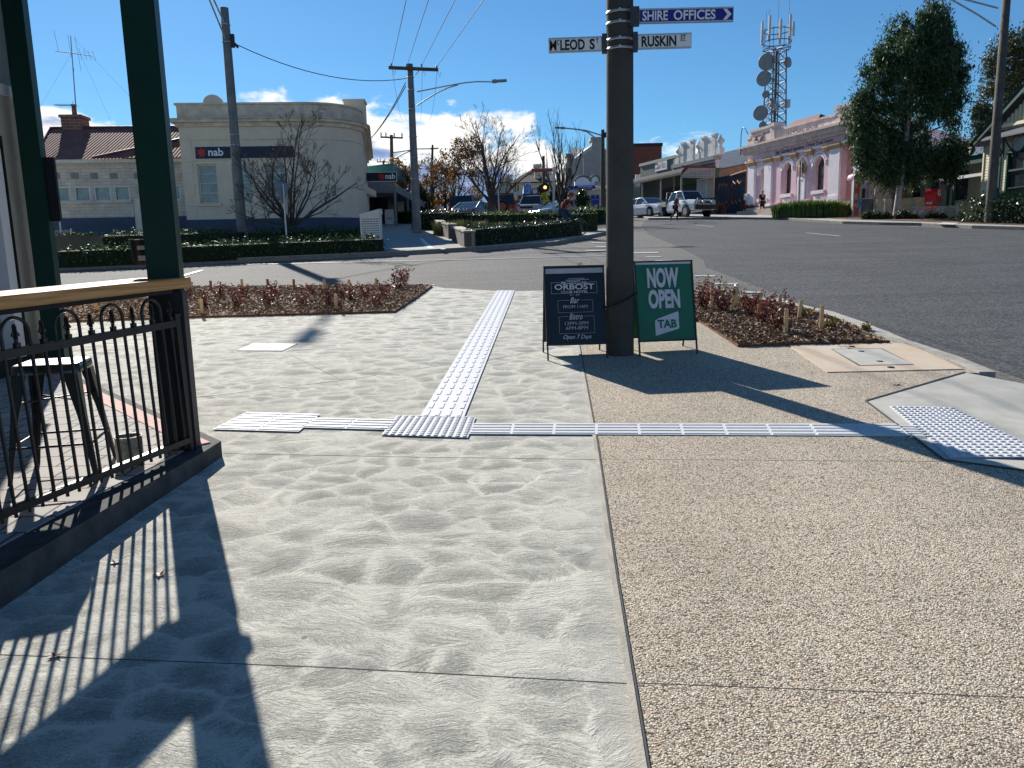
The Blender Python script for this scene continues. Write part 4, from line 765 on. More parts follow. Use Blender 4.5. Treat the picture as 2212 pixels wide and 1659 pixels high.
# ---------------------------------------------------------------- planting helpers
LVD = leafmat('hedge_leaves', [(.012, .03, .008), (.03, .06, .015), (.045, .085, .02), (.07, .11, .03)], .6, .25); LVB = leafmat('bright_hedge_leaves', [(.03, .06, .01), (.07, .12, .02), (.11, .17, .03), (.15, .2, .05)], .45, .35)
LVG = leafmat('glossy_hedge_leaves', [(.015, .03, .012), (.03, .05, .02), (.05, .07, .03), (.09, .11, .06)], .33, .15); CORE = mat('hedge_inside', (.012, .02, .007), .95, .3, 5)
def hedge(name, label, path, wd, h, lm, size=.07, dens=170, group=None, rag=.05, z0=0.):
    """clipped hedge following a plan polyline"""
    o0 = Vector(path[0]); rt = thing(name, label, 'hedge', (o0.x, o0.y, gz(o0.y)+z0), 0, group); cm = MB(); Cs = []; Ns = []
    for p, q in zip(path, path[1:]):
        p = Vector(p); q = Vector(q); d = q-p; Ln = d.length; d.normalize(); n_ = Vector((-d.y, d.x)); c = [p-d*wd*.2, q+d*wd*.2]
        lo = lambda v: (v.x-o0.x, v.y-o0.y); z_ = lambda v: gz(v.y)-gz(o0.y)
        k = .5*wd-.06; pts = [c[0]-n_*k, c[1]-n_*k, c[1]+n_*k, c[0]+n_*k]
        cm.slab([lo(v) for v in pts], (lambda x, y: SL*y-.05), (lambda x, y: SL*y+h-.06))
        for face, area in (('t', Ln*wd), ('a', Ln*h), ('b', Ln*h), ('e', wd*h), ('f', wd*h)):
            m_ = int(area*dens); u = rng.random(m_); v = rng.random(m_)
            if face == 't': s_ = u*Ln; w_ = (v-.5)*wd; zz = np.full(m_, h); nn_ = np.tile([0, 0, 1.], (m_, 1))
            elif face in 'ab': sg = 1 if face == 'a' else -1; s_ = u*Ln; w_ = np.full(m_, sg*wd/2); zz = v*h; nn_ = np.tile([n_.x*sg, n_.y*sg, .1], (m_, 1))
            else: sg = 1 if face == 'e' else 0; s_ = np.full(m_, Ln*sg)+(.2*wd if sg else -.2*wd); w_ = (u-.5)*wd; zz = v*h; nn_ = np.tile([d.x, d.y, .1], (m_, 1))
            P = np.column_stack([p.x-o0.x+d.x*s_+n_.x*w_, p.y-o0.y+d.y*s_+n_.y*w_, zz]); P[:, 2] += SL*P[:, 1]
            P += nn_*(rng.normal(size=(m_, 1))*rag-.01)+rng.normal(size=(m_, 3))*.02; P += nn_*(np.sin(P[:, :1]*3.1+P[:, 1:2]*2.3)*.03)
            Cs.append(P); Ns.append(nn_)
    cm.build('branch_mass', CORE, rt); quads('foliage', leaves(np.concatenate(Cs), size, .6, 0, np.concatenate(Ns)), lm, rt); return rt
GRS = leafmat('strappy_leaves', [(.05, .1, .02), (.09, .16, .03), (.14, .22, .05), (.06, .09, .03)], .5, .35); GRD = leafmat('reed_tufts', [(.045, .075, .02), (.08, .1, .035), (.12, .13, .05), (.1, .08, .04)], .6, .3)
def tuft(name, label, loc, rad, h, n, m, group=None, wdt=.012, cat='plant'):
    r_ = thing(name, label, cat, loc, 0, group); a = rng.random(n)*6.283; rr = rad*np.sqrt(rng.random(n)); bx, by = rr*np.cos(a), rr*np.sin(a)
    a2 = a+rng.normal(size=n)*.6; hh = h*(.55+.6*rng.random(n)); lean = .35*hh*(.3+rng.random(n)); w2 = wdt*(.6+.8*rng.random(n)); px, py = -np.sin(a2)*w2, np.cos(a2)*w2
    B = np.column_stack([bx, by, np.zeros(n)]); M_ = B+np.column_stack([np.cos(a2)*lean*.35, np.sin(a2)*lean*.35, hh*.65]); T_ = B+np.column_stack([np.cos(a2)*lean, np.sin(a2)*lean, hh]); W = np.column_stack([px, py, np.zeros(n)])
    quads('foliage', np.concatenate([np.stack([B-W, B+W, M_+W, M_-W], 1), np.stack([M_-W, M_+W, T_+W*.15, T_-W*.15], 1)]), m, r_); return r_
BRK = mat('bark_grey', (.07, .055, .045), .9, .3, 8, .4, 50); BRD = mat('bark_dark', (.075, .058, .05), .9, .3, 8)
def bare_tree(label, loc, h, spread, trunk_h, r0, seed, mat_=BRD, limbs=7, leafy=None, nl=0, lsz=.12, z0=0, levels=3, up=.05, nb=(5, 5, 4), whip=0):
    """trunk splitting into rising limbs that carry side shoots all along"""
    rd = random.Random(seed); t = thing('bare_tree' if not leafy else 'autumn_tree', label, 'tree', (loc[0], loc[1], gz(loc[1])+z0), 0); tm = MB(); bm_ = MB(); tips = []
    def grow(p, d, L_, r, k):
        q = p; n = 6 if k == 0 else (5 if k == 1 else 3); pts = [p]; ds = []
        for i in range(n): d = (d+Vector((rd.gauss(0, .13), rd.gauss(0, .13), rd.gauss(up*(1.5 if k else 1), .08)))).normalized(); q = q+d*L_/n; pts.append(q); ds.append(d)
        bm_.path(pts, [max(.0065, r*(1-.78*i/n)) for i in range(n+1)], (6, 5, 4, 3)[min(k, 3)])
        if k >= 2: tips.extend(pts[1:])
        if k >= levels: return
        for j in range(nb[min(k, len(nb)-1)]):
            i = min(n-1, 1+int(rd.random()*(n-.5))); f = (i+1)/n; s_ = ds[i].orthogonal().normalized(); s_ = Matrix.Rotation(rd.random()*6.283, 3, ds[i]) @ s_; a = rd.uniform(.45, .95) if not whip else rd.uniform(.25, .55)
            grow(pts[i], (ds[i]*math.cos(a)+s_*math.sin(a)+Vector((0, 0, .12+whip))).normalized(), L_*(.62-.28*f)*rd.uniform(.8, 1.25), max(.0065, r*(1-.7*f)*.55), k+1)
    top_ = Vector((rd.gauss(0, .05), rd.gauss(0, .05), trunk_h)); tm.path([Vector((0, 0, -.1)), top_*.5, top_], [r0*1.15, r0, r0*.92], 9)
    for j in range(limbs):
        a = 6.283*(j+rd.uniform(-.3, .3))/limbs; ang = (rd.uniform(.12, .45) if j % 3 == 0 else rd.uniform(.55, 1.1))*spread
        grow(top_-Vector((0, 0, rd.random()*trunk_h*.25)), Vector((math.sin(ang)*math.cos(a), math.sin(ang)*math.sin(a), math.cos(ang))), (h-trunk_h)*rd.uniform(.7, .92)*(1 if ang < .6 else .85), r0*rd.uniform(.3, .44), 0)
    tm.build('trunk', mat_, t); bm_.build('branches', mat_, t)
    if leafy:
        T_ = np.array([tuple(p) for p in tips]); C_ = T_[rng.integers(0, len(T_), nl)]+rng.normal(size=(nl, 3))*.14; quads('foliage', leaves(C_, lsz, .7), leafy, t)
    return t
def crown_tree(name, label, loc, blobs, m, size, per, trunk, droop=.55, asp=.22, seed=3, bark=None, clump=.42, z0=0, group=None, dn=1., core=0):
    """crown of hanging leaf clumps; blobs are (x, y, z, rx, rz) in metres from the foot"""
    t = thing(name, label, 'tree', (loc[0], loc[1], gz(loc[1])+z0), 0, group); C_ = []; KS = []; rd = random.Random(seed); bm_ = MB()
    pts, rad = trunk; bm_.path(pts, rad, 8); bm_.build('trunk', bark or BRK, t); br_ = MB(); top_ = Vector(pts[-1])
    for (x, y, z, rx, rz) in blobs:
        zz = max(.25, min(1, (z-.3*rz)/top_.z)); st_ = Vector(pts[0]).lerp(top_, zz*.8); br_.path([st_, st_.lerp(Vector((x, y, z)), .6)+Vector((0, 0, .1)), (x, y, z)], [.07*rx**.5, .045, .015], 5)
        nc = max(6, int(per*rx*rx*.9))
        if core: Kc = np.array((x, y, z))+rng.normal(size=(core, 3))*[rx*.33, rx*.33, rz*.33]; KS.append(leaves(Kc, rx*.38, .7))
        for i in range(nc):
            v = Vector([rd.gauss(0, 1) for _ in range(3)]); v.normalize(); v *= rd.random()**.33*(1+.12*rd.gauss(0, 1)); c = Vector((x+v.x*rx, y+v.y*rx, z+v.z*rz))
            m_ = rd.randint(int(14*dn), int(34*dn)); g = rng.normal(size=(m_, 3))*[clump*.42, clump*.42, clump*.75]; C_.append(np.array(c)+g*rd.uniform(.6, 1.2))
    br_.build('limbs', BRD, t); quads('foliage', np.concatenate([leaves(np.concatenate(C_), size, asp, droop)]+KS), m, t); return t
# ---------------------------------------------------------------- left side: bank corner, hedges, shops down the side street
BCR = mat('bank_cream_render', (.76, .64, .48), .9, .12, 1.1, .15, 30, col2=(.66, .55, .42), spec=.1); BBL = mat('bank_blue_base', (.045, .065, .11), .7, .15, 3); PANE = mat('curtained_glass', (.26, .3, .28), .25, .2, 4, spec=.7)
CREAMW = mat('cream_trim', (.68, .61, .48), .7, .1, 5); REDR = None
def corr(name, c0, c1, axis, per):
    """corrugated iron: ribs across one object axis"""
    m, nn, ll, b = newmat(name); b.inputs['Roughness'].default_value = .85; b.inputs['Specular IOR Level'].default_value = .15; c = nd(nn, 'ShaderNodeTexCoord'); s = nd(nn, 'ShaderNodeSeparateXYZ'); ll.new(c.outputs['Object'], s.inputs[0])
    wv = mth(nn, ll, 'SINE', mth(nn, ll, 'MULTIPLY', s.outputs[axis], 6.283/per)); no = nd(nn, 'ShaderNodeTexNoise', i_Scale=1.5, i_Detail=6); ll.new(c.outputs['Object'], no.inputs['Vector'])
    ll.new(ramp(nn, ll, no.outputs['Fac'], [(.3, c0), (.7, c1)]), b.inputs['Base Color']); bp = nd(nn, 'ShaderNodeBump', i_Strength=1., i_Distance=per*.16); ll.new(wv, bp.inputs['Height']); ll.new(bp.outputs[0], b.inputs['Normal']); return m
RRF = corr('red_corrugated_iron', (.22, .08, .065), (.34, .15, .12), 0, .16); GRF = corr('grey_corrugated_iron', (.1, .13, .17), (.15, .18, .22), 0, .2)
# raised ground of the far corner
LK = [(-34, 21.6), P2((120, 575)), P2((820, 545)), P2((915, 540)), P2((1016, 534)), P2((1200, 522)), P2((1297, 503))]
isl = LK+[(5.4, 36.5), (4.6, 39), (1, 42), (-1.8, 47), (-4, 60), (-7, 95), (-34, 95)]
struct('footpath', MB().slab(isl, gnd(-.3), gnd(0)), CON); strip('kerb', LK+[(5.4, 36.5), (4.6, 39)], .16, .013, .14, KERB, 1)
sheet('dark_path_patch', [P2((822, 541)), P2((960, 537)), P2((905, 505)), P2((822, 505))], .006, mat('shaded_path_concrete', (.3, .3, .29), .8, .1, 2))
tactile('tactile_strip', 'pale tactile strip far off on the path beside the crossarm pole', [P2(C3(600, 420)), P2(C3(650, 420)), P2(C3(555, 335)), P2(C3(530, 335))], 'y', 3, 12, .35, .2)
tactile('tactile_strip', 'tiny white tactile pad at the far kerb below the crossarm pole', [P2(C3(710, 428)), P2(C3(750, 426)), P2(C3(735, 415)), P2(C3(700, 417))], 'x', 2, 3, .5, .1)
F = Fac((-15.3, 37.5), (.997, .08)); U = lambda q, d=0: F.uv(A3(*q), d)
u1 = U((1360, 600))[0]; rad = 2.35
def outl(off, back=15., x0=0.):
    o_ = [(x0-off, -off), (u1, -off)]
    for k in range(1, 13): a = -math.pi/2+math.pi/2*k/12; o_.append((u1+(rad+off)*math.cos(a), rad+(rad+off)*math.sin(a)))
    return o_+[(u1+rad+off-1.0, back), (x0-off, back)]
bank = thing('bank_building', 'cream single-storey bank with curved corner, plain parapet and blue painted base', 'building', F.loc, F.rot)
zb_, zc0, zc1, zp = U((900, 1130))[1], U((600, 330))[1], U((600, 270))[1], U((600, 122))[1]
wz0, wz1 = U((480, 1000))[1], U((480, 655))[1]; WX = [(U((x0, 830))[0], U((x1, 830))[0]) for x0, x1 in ((400, 572), (700, 872), (985, 1160))]
bd = MB().slab(outl(-.3), -.4, zp-.1); bd.wall(0, u1, zb_, zc0, [(a, b_, wz0, wz1) for a, b_ in WX], -.001, .31)
arc = outl(0)[1:14]; inn = outl(-.3)[1:14]; bd.slab(arc+[(u1+rad-1., 15.)]+[(u1+rad-1.3, 15.)]+inn[::-1], zb_, zc0); bd.box(-.0, .3, .3, 15, zb_, zc0)
bd.build('wall', BCR, bank)
MB().slab(outl(.05), -.4, zb_).build('painted_base', BBL, bank)
cn = MB().slab(outl(.12), zc0, zc0+.18).slab(outl(.3), zc0+.18, zc0+.34).slab(outl(.42), zc0+.34, zc1).slab(outl(.02), zc1, zp-.09).slab(outl(.1), zp-.09, zp); cn.slab(outl(.03), zc0-.62, zc0-.56)
cn.build('cornice', mat('bank_cornice', (.76, .65, .49), .9, .25, 2.5, .15, 30, col2=(.5, .43, .34), spec=.1), bank)
uc, zz = U((525, 120)); r_ = abs(U((610, 120))[0]-U((440, 120))[0])/2; MB().prism([(uc+r_*math.cos(math.pi*k/16), zp+.0+r_*.85*math.sin(math.pi*k/16)) for k in range(17)], .0, .25).build('half_round_crest', BCR, bank)
MB().box(u1+rad-.85, u1+rad+.16, rad+.1, rad+1.2, zc1+.001, zp+.5).box(u1+rad-.9, u1+rad+.22, rad+.05, rad+1.25, zp+.5, zp+.6).build('corner_pier', BCR, bank)
for k in range(7):
    z_ = zb_+.1+k*.52; w2 = .5 if k % 2 else .3
    if z_ < zc0-1.0: MB().box(.02, w2+.2, -.03, 0, z_, z_+.46).build('quoin', BCR, bank); MB().box(u1-.9, u1-.25-(.2 if k % 2 else 0), -.025, 0, z_, z_+.46).build('quoin', BCR, bank)
for a, b_ in WX:
    wn_ = MB().wall(a, b_, wz0, wz1, [(a+.07, b_-.07, wz0+.07, wz1-.07)], .12, .17); 
    for k in (.27, .52, .76): wn_.box(a+.07, b_-.07, .13, .16, wz0+(wz1-wz0)*k-.018, wz0+(wz1-wz0)*k+.018)
    wf = wn_.build('window', CREAMW, bank); MB().box(a+.07, b_-.07, .17, .19, wz0+.07, wz1-.07).build('pane', PANE, wf); MB().box(a-.08, b_+.08, -.1, .12, wz0-.12, wz0).build('sill', BCR, wf)
for q in ((490, 1218), (830, 1218), (1200, 1218)): uu, zz = U(q); MB().box(uu-.25, uu+.25, -.07, -.05, zz-.12, zz+.12).build('vent_grille', JOINT, bank)
# a run of wall on the side street face
def star(mb, cx_, cz_, r, y0, y1, n=7):
    p = []
    for k in range(2*n): a = math.pi/2+math.pi*k/n; rr = r if k % 2 == 0 else r*.52; p.append((cx_+rr*math.cos(a), cz_+rr*math.sin(a)))
    mb.prism(p, y0, y1); return mb
def banksign(name, label, fac, qa, qb, dep, sx_, tx, slit=True):
    a = fac.uv(qa, dep); b = fac.uv(qb, dep); o = fac.p+fac.d*a[0]+fac.n*dep; r = thing(name, label, 'sign', (o.x, o.y, fac.z0+b[1]), fac.rot)
    w2, h2 = b[0]-a[0], a[1]-b[1]; MB().box(0, w2, -.06, 0, 0, h2).build('frame', CREAMW, r); MB().box(.03, w2-.03, -.068, -.06, .04, h2-.04).build('sign_face', NAVY, r)
    mb = star(MB(), w2*sx_, h2*.5, h2*.4, -.074, -.068); mb.build('star_emblem', NRED, r)
    sl_ = MB()
    for k in (-.25, 0, .25): sl_.add([(w2*sx_+k*h2-.01*h2, -.0755, h2*.42), (w2*sx_+k*h2+.03*h2, -.0755, h2*.42), (w2*sx_+k*h2+.17*h2, -.0755, h2*.68), (w2*sx_+k*h2+.15*h2, -.0755, h2*.68)], [(0, 1, 2, 3)])
    sl_.build('emblem_slits', NAVY, r); text('nab', r, w2*tx[0], w2*tx[1], h2*.26, h2*.84, -.068, SLW, 'lettering', .02); return r
banksign('bank_sign', 'long navy sign with red star and white nab lettering across the bank front', F, A3(367, 500), A3(1243, 607), -.01, .068, (.135, .285))
# annex with red iron roof
ax_ = thing('annex_building', 'cream brick wing with red corrugated roof left of the bank', 'building', F.loc, F.rot); V_ = lambda q, d=1.: F.uv(A1(*q), d); V2 = lambda q, d=1.: F.uv(A2(*q), d)
ex0, ez = V_((372, 1400)); eb = V2((700, 350))[1]; dk = V2((1200, 350))[0]
awx = [(V2((a, 140))[0], V2((b_, 140))[0]) for a, b_ in ((480, 610), (650, 785), (822, 965), (998, 1130))]; ww0, ww1 = V2((700, 205))[1], V2((700, 78))[1]
dx0, dx1 = V2((1175, 400))[0], V2((1330, 400))[0]; dzt = V2((1200, 170))[1]; sx0, sx1 = V2((1520, 100))[0], V2((1550, 100))[0]
CBR = brickmat('cream_painted_brick', (.74, .63, .5), (.69, .59, .47), (.53, .46, .37), .46, .15, .012, rot=(R(90), 0, 0))
MB().wall(ex0, .0, eb, ez-.12, [(a, b_, ww0, ww1) for a, b_ in awx]+[(dx0, dx1, eb, dzt), (sx0-.2, sx1+.1, ww0, ww1)], 1.0, 1.3).box(ex0, 0, 1.5, 9, -.4, ez-.1).box(ex0, ex0+.3, 1.3, 9, -.4, ez-.1).build('wall', CBR, ax_)
MB().wall(ex0-.02, .0, -.4, eb, [(dx0, dx1, -.4, eb)], .97, 1.3).build('painted_base', BBL, ax_)
MB().box(ex0-.25, .0, .7, 1.0, ez-.16, ez).build('gutter', CREAMW, ax_)
for a, b_ in awx+[(sx0-.2, sx1+.1)]: wfr = MB().wall(a, b_, ww0, ww1, [(a+.05, b_-.05, ww0+.05, ww1-.05)], 1.02, 1.1).build('window', WHT, ax_); MB().box(a, b_, 1.12, 1.16, ww0, ww1).build('pane', PANE, wfr)
MB().box(awx[0][0]-.1, awx[-1][1]+.1, .9, 1.02, ww0-.1, ww0).build('window_sill', CBR, ax_)
MB().box(dx0, dx1, 1.05, 1.1, -.2, dzt).build('door', CREAMW, ax_)
for x in (487, 652, 820, 990, 1200): uu, zz = V_((x, 1532)); MB().box(uu-.18, uu+.18, .985, 1.0, zz-.14, zz+.14).build('vent_grille', mat('vent_cream', (.26, .235, .2), .8), ax_)
rx0, rz1 = V_((440, 1120), 5.5)
rf = MB().add([(ex0-.3, .7, ez), (.05, .7, ez), (.05, 5.5, rz1), (rx0, 5.5, rz1), (ex0-.3, 10, ez), (.05, 10, ez)], [(0, 1, 2, 3), (0, 3, 4), (3, 2, 5, 4)])
hx, hz = V_((815, 1380), .7); h2x = V_((1550, 1190), 3.2)
rf.add([(hx, .55, ez+.02), (.05, .55, ez+.02), (.05, 3.4, h2x[1]), (h2x[0]*.0-.3, 3.4, h2x[1])], [(0, 1, 2, 3)])
rf.build('roof', RRF, ax_); MB().path([(ex0-.3, .7, ez+.04), (rx0, 5.5, rz1+.04), (.05, 5.5, rz1+.04)], .07, 6).path([(hx, .55, ez+.06), (-.3, 3.4, h2x[1]+.06)], .06, 6).build('ridge_capping', mat('red_capping', (.16, .06, .055), .5), ax_)
a, b_ = V_((560, 1113), 5.5), V_((720, 1010), 5.5); BRK1 = brickmat('red_chimney_brick', (.32, .13, .08), (.24, .1, .07), (.35, .3, .25), .46, .15, .015, rot=(R(90), 0, 0))
chm = MB().box(a[0], b_[0], 5.2, 6.2, a[1]-.4, b_[1]-.12).box(a[0]-.07, b_[0]+.07, 5.13, 6.27, b_[1]-.12, b_[1]+.02).build('chimney', BRK1, ax_)
a = V_((652, 1010), 5.6); MB().lathe([(.13, 0), (.11, .5), (.15, .62), (.1, .62)], (a[0], 5.6, a[1]-.05), 12).build('chimney_pot', BRK1, chm)
# tall aerial
def aer(name, label, Y_):
    q = lambda x, y: at(*A1(x, y), Y_); b0 = q(672, 1110); t = thing(name, label, 'aerial', b0, 0); l = lambda *p: q(*p)-b0
    MB().tube((0, 0, -.3), l(615, 312), .035, .02, 6).build('mast', DALU, t); mb = MB().tube(l(485, 445), l(808, 487), .02)
    for x, y0, y1 in ((485, 265, 455), (605, 300, 625), (668, 315, 622), (685, 420, 525), (727, 430, 522), (765, 438, 527), (805, 443, 530)): p0 = l(x-15 if y1 > 600 or y0 < 280 else x, y0); p1 = l(x+6, y1); p1.x = p0.x+.12; mb.tube(p0, p1, .009, n=4)
    mb.build('upper_array', DALU, t); mb = MB().tube(l(475, 915), l(668, 917), .02).tube(l(628, 880), l(655, 950), .012)
    for x in range(490, 660, 14): c = l(x, 915); mb.tube(c+Vector((0, -.3, 0)), c+Vector((0, .3, 0)), .008, n=4)
    mb.build('lower_array', DALU, t); mb = MB(); top_ = l(560, 470)
    mb.tube(l(620, 470), l(350, 930), .005, n=3).tube(l(700, 470), l(990, 1110), .005, n=3).tube(l(640, 330), l(1140, 850), .005, n=3); mb.build('guy_wires', DALU, t)
aer('tv_antenna', 'tall thin television aerial on the brick chimney of the annex', 43.5)
# hedges in front
hedge('clipped_hedge', 'low clipped hedge along the kerb in front of the bank', [P2((150, 572)), P2((387, 562)), P2((812, 543))][::-1], .9, .46, LVD, .085, 190, 'hedges in front of the bank', .06)
for a_, b2_, lb_ in ((235, 505, 'rear clipped hedge between the green post and the hedge pole'), (560, 800, 'rear clipped hedge under the bare tree before the bank')):
    hedge('clipped_hedge', lb_, [tuple(at(a_, 500, 29.3)[:2]), tuple(at(b2_, 500, 29.6)[:2])], 1.3, .62, LVD, .09, 170, 'hedges in front of the bank', .07)
bare_tree('wide leafless tree spreading in front of the bank', tuple(at(635, 499, 31.4)[:2]), 5.3, 1.32, .8, .17, 11, limbs=11, nb=(6, 5, 4))
gv = G(640, 540); g0 = at(A3(1172, 1330)[0], A3(1172, 1330)[1], 28.2); g0.z = gz(28.2); sg = thing('give_way_sign', 'grey back of a triangular road sign on a thin post in the bank hedge', 'road sign', g0, R(70))
MB().tube((0, 0, 0), (0, 0, 2.25), .032).build('post', ALU, sg); MB().prism([(-.42, 2.32), (.42, 2.32), (.45, 2.27), (.03, 1.58), (-.03, 1.58), (-.45, 2.27)], .035, .045).build('sign_plate', DALU, sg)
g0 = Vector((at(*A2(548, 625), 28.5).x, 28.5, gz(28.5))); sg = thing('parking_sign', 'small white parking sign on a thin post seen between the green posts', 'road sign', g0, 0); l = lambda q: at(*A2(*q), 28.5)-g0
MB().tube((0, 0, 0), l((490, 105)), .03).build('post', ALU, sg); a, b_ = l((465, 205)), l((515, 108)); MB().box(a.x, b_.x, -.05, -.03, a.z, b_.z).build('sign_plate', mat('parking_sign_white', (.4, .46, .5), .5), sg); text('P', sg, a.x+(b_.x-a.x)*.35, a.x+(b_.x-a.x)*.65, a.z+(b_.z-a.z)*.6, b_.z-.06, -.05, SBLK)
# mesh gate and planter
g0 = Vector((at(*A2(465, 640), 27.5).x, 27.5, gz(27.5))); mg = thing('mesh_panel', 'grey wire mesh panel beside the parking sign', 'fence', g0, 0); l = lambda q: at(*A2(*q), 27.5)-g0; a, b_ = l((465, 640)), l((618, 455)); MB().tube((a.x, 0, 0), (a.x, 0, b_.z), .025).build('post', ALU, mg); MB().tube((b_.x, 0, 0), (b_.x, 0, b_.z+.05), .03).build('post', ALU, mg); mb = MB()
for k in range(19): x = a.x+(b_.x-a.x)*k/18; mb.tube((x, 0, .08), (x, 0, b_.z), .006, n=4)
for k in range(18): z_ = .1+(b_.z-.1)*k/17; mb.tube((a.x, 0, z_), (b_.x, 0, z_), .006, n=4)
mb.build('mesh', ALU, mg)
pl_ = thing('planter', 'low brown-grey planter box at the left end of the bank hedge', 'planter', (at(*A2(480, 770), 23.6).x, 23.6, gz(23.6)), 0); MB().wall(0, 1.15, 0, .75, [], 0, .7).box(-.03, 1.18, -.03, .73, .72, .78).build('box', mat('planter_brown', (.1, .09, .07), .9, .2, 6), pl_); quads('foliage', leaves(np.column_stack([rng.random(300)*1.1, rng.random(300)*.65, .8+rng.random(300)*.1]), .08), LVD, pl_)
# white perforated bin screen
g0 = Vector((at(*A3(1815, 1280), 26.9).x, 26.9, gz(26.9))); bs = thing('bin_enclosure', 'white perforated screen box with sloping lid at the end of the hedge', 'bin enclosure', g0, 0); l = lambda q: at(*A3(*q), 26.9)-g0
a, b_ = l((1815, 1285)), l((1972, 1090)); W_ = b_.x; H2 = b_.z; hl = [(W_*(.09+.082*i), W_*(.09+.082*i)+.035, .12+.078*j, .12+.078*j+.035) for i in range(11) for j in range(int((H2-.15)/.078))]
WPL = mat('white_powdercoat', (.6, .6, .58), .5, .05, 8); MB().wall(0, W_, .03, H2, hl, 0, .012).build('perforated_front', WPL, bs); MB().box(0, .02, .012, .6, .03, H2).box(W_-.02, W_, .012, .6, .03, H2+.1).build('side_panel', WPL, bs)
MB().add([(-.03, -.04, H2+.0), (W_+.03, -.04, H2+.17), (W_+.03, .62, H2+.2), (-.03, .62, H2+.03), (-.03, -.04, H2-.03), (W_+.03, -.04, H2+.0), (W_+.03, .62, H2+.02), (-.03, .62, H2)], [(0, 1, 2, 3), (7, 6, 5, 4), (0, 4, 5, 1), (1, 5, 6, 2), (2, 6, 7, 3), (3, 7, 4, 0)]).build('lid', WPL, bs); MB().box(.05, W_-.05, .2, .5, .05, H2-.1).build('bin', mat('bin_dark', (.03, .03, .03), .6), bs)
# shop with veranda beyond the bank
YS = 50.; S_ = Fac((at(*A3(1770, 900), YS).x, YS), (1, 0)); q = lambda x, y, d=0: S_.uv(A3(x, y), d)
sh = thing('corner_shop', 'shop under a deep curved veranda past the bank with dark open front', 'shop', S_.loc, 0); BULL = mat('bullnose_grey', (.2, .22, .23), .8, .15, 3); VPT = mat('veranda_paint_grey', (.16, .19, .2), .5, .1, 5)
x0, x1 = 0, q(2125, 900)[0]; zt, zl = q(1900, 808)[1], q(1900, 890)[1]
mb = MB(); n = 10; sec = [(0, zl), (x1, zl), (x1, zl+.25)]+[(x1-.55+.55*math.cos(math.pi/2*k/6), zl+.25+(zt-zl-.25)*math.sin(math.pi/2*k/6)) for k in range(1, 7)]+[(0, zt)]; mb.prism(sec, 0, 26); mb.build('veranda_roof', BULL, sh)
MB().box(0, x1, .0, .03, zl-.12, zl+.0).box(x1-.04, x1+.01, .03, 26, zl-.1, zl).build('valance', VPT, sh)
for yy in (0, 6, 12, 18, 24): MB().tube((x1-.12, yy+.1, 0), (x1-.12, yy+.1, zl), .09, n=10).build('veranda_post', VPT, sh)
SDK = mat('shopfront_dark', (.02, .022, .025), .4, .3, 2); MB().box(-.4, .15, .3, 26, 0, zl).box(-.3, x1-.9, 6.3, 26, 0, 0.001).box(.15, x1*.42, 6, 26, .0, zl).build('shopfront', SDK, sh)
a = q(1870, 945, .5); b_ = q(2010, 905, .5); mb = MB().box(a[0], b_[0], .48, .52, a[1], b_[1]); hs_ = mb.build('hanging_board', mat('old_board', (.1, .1, .095), .7), sh); text('OP SHOP', hs_, a[0]+.1, b_[0]-.1, a[1]+.1, b_[1]-.1, .48, SBLK)
a = q(1812, 712, 5), q(2095, 648, 5); MB().prism([(q(1812, 725, 5)[0], q(1812, 725, 5)[1]), (q(2095, 735, 5)[0], q(2095, 735, 5)[1]), q(2095, 645, 5), q(1812, 682, 5)], 5, 14).build('roof', mat('teal_roof', (.02, .16, .17), .45, .1, 3), sh)
FS = Fac((at(*A3(1770, 760), 47).x, 47), (1, 0)); banksign('bank_awning_sign', 'navy nab sign box hung over the footpath beyond the bank', FS, A3(1861, 727), A3(2132, 806), 0, .5, (.63, .95))
wp = thing('blank_awning_panel', 'blank whitish panel left of the navy awning sign', 'sign', (FS.p.x, 47, FS.z0), 0); a = FS.uv(A3(1770, 800)); b_ = FS.uv(A3(1861, 725)); MB().box(a[0], b_[0]-.02, -.05, .05, a[1], b_[1]).build('panel', mat('aged_white_board', (.45, .46, .44), .6, .1, 4), wp)
cb_ = thing('side_awning', 'cream concrete awning slab sticking out at the bank corner', 'awning', (FS.p.x, 44, gz(44)), 0); F4 = Fac((FS.p.x, 44), (1, 0)); a = F4.uv(A3(1765, 910)); b_ = F4.uv(A3(1868, 850)); MB().box(a[0]-1, b_[0], 0, 3, a[1], b_[1]).build('slab', BCR, cb_)
g0 = G(*A3(2068, 1180)); ab_ = thing('footpath_board', 'small white pavement board outside the dark shopfront', 'sandwich board', g0, 0); MB().add([(-.3, -.2, 0), (.3, -.2, 0), (.3, 0, 1), (-.3, 0, 1), (-.3, .2, 0), (.3, .2, 0)], [(0, 1, 2, 3), (4, 3, 2, 5)]).build('panel', SWHT, ab_); MB().box(-.3, -.27, -.22, -.2, 0, .3).box(.27, .3, -.22, -.2, 0, .3).box(-.2, .2, -.17, -.155, .35, .4).build('frame', DALU, ab_)
g0 = G(*A3(2170, 1165)); ab_ = thing('notice_stand', 'pale upright notice stand at the veranda edge', 'notice stand', g0, 0); MB().box(-.22, .22, -.05, .05, .1, 1.5).build('panel', CREAMW, ab_); MB().box(-.3, .3, -.2, .2, 0, .1).build('base', DALU, ab_)
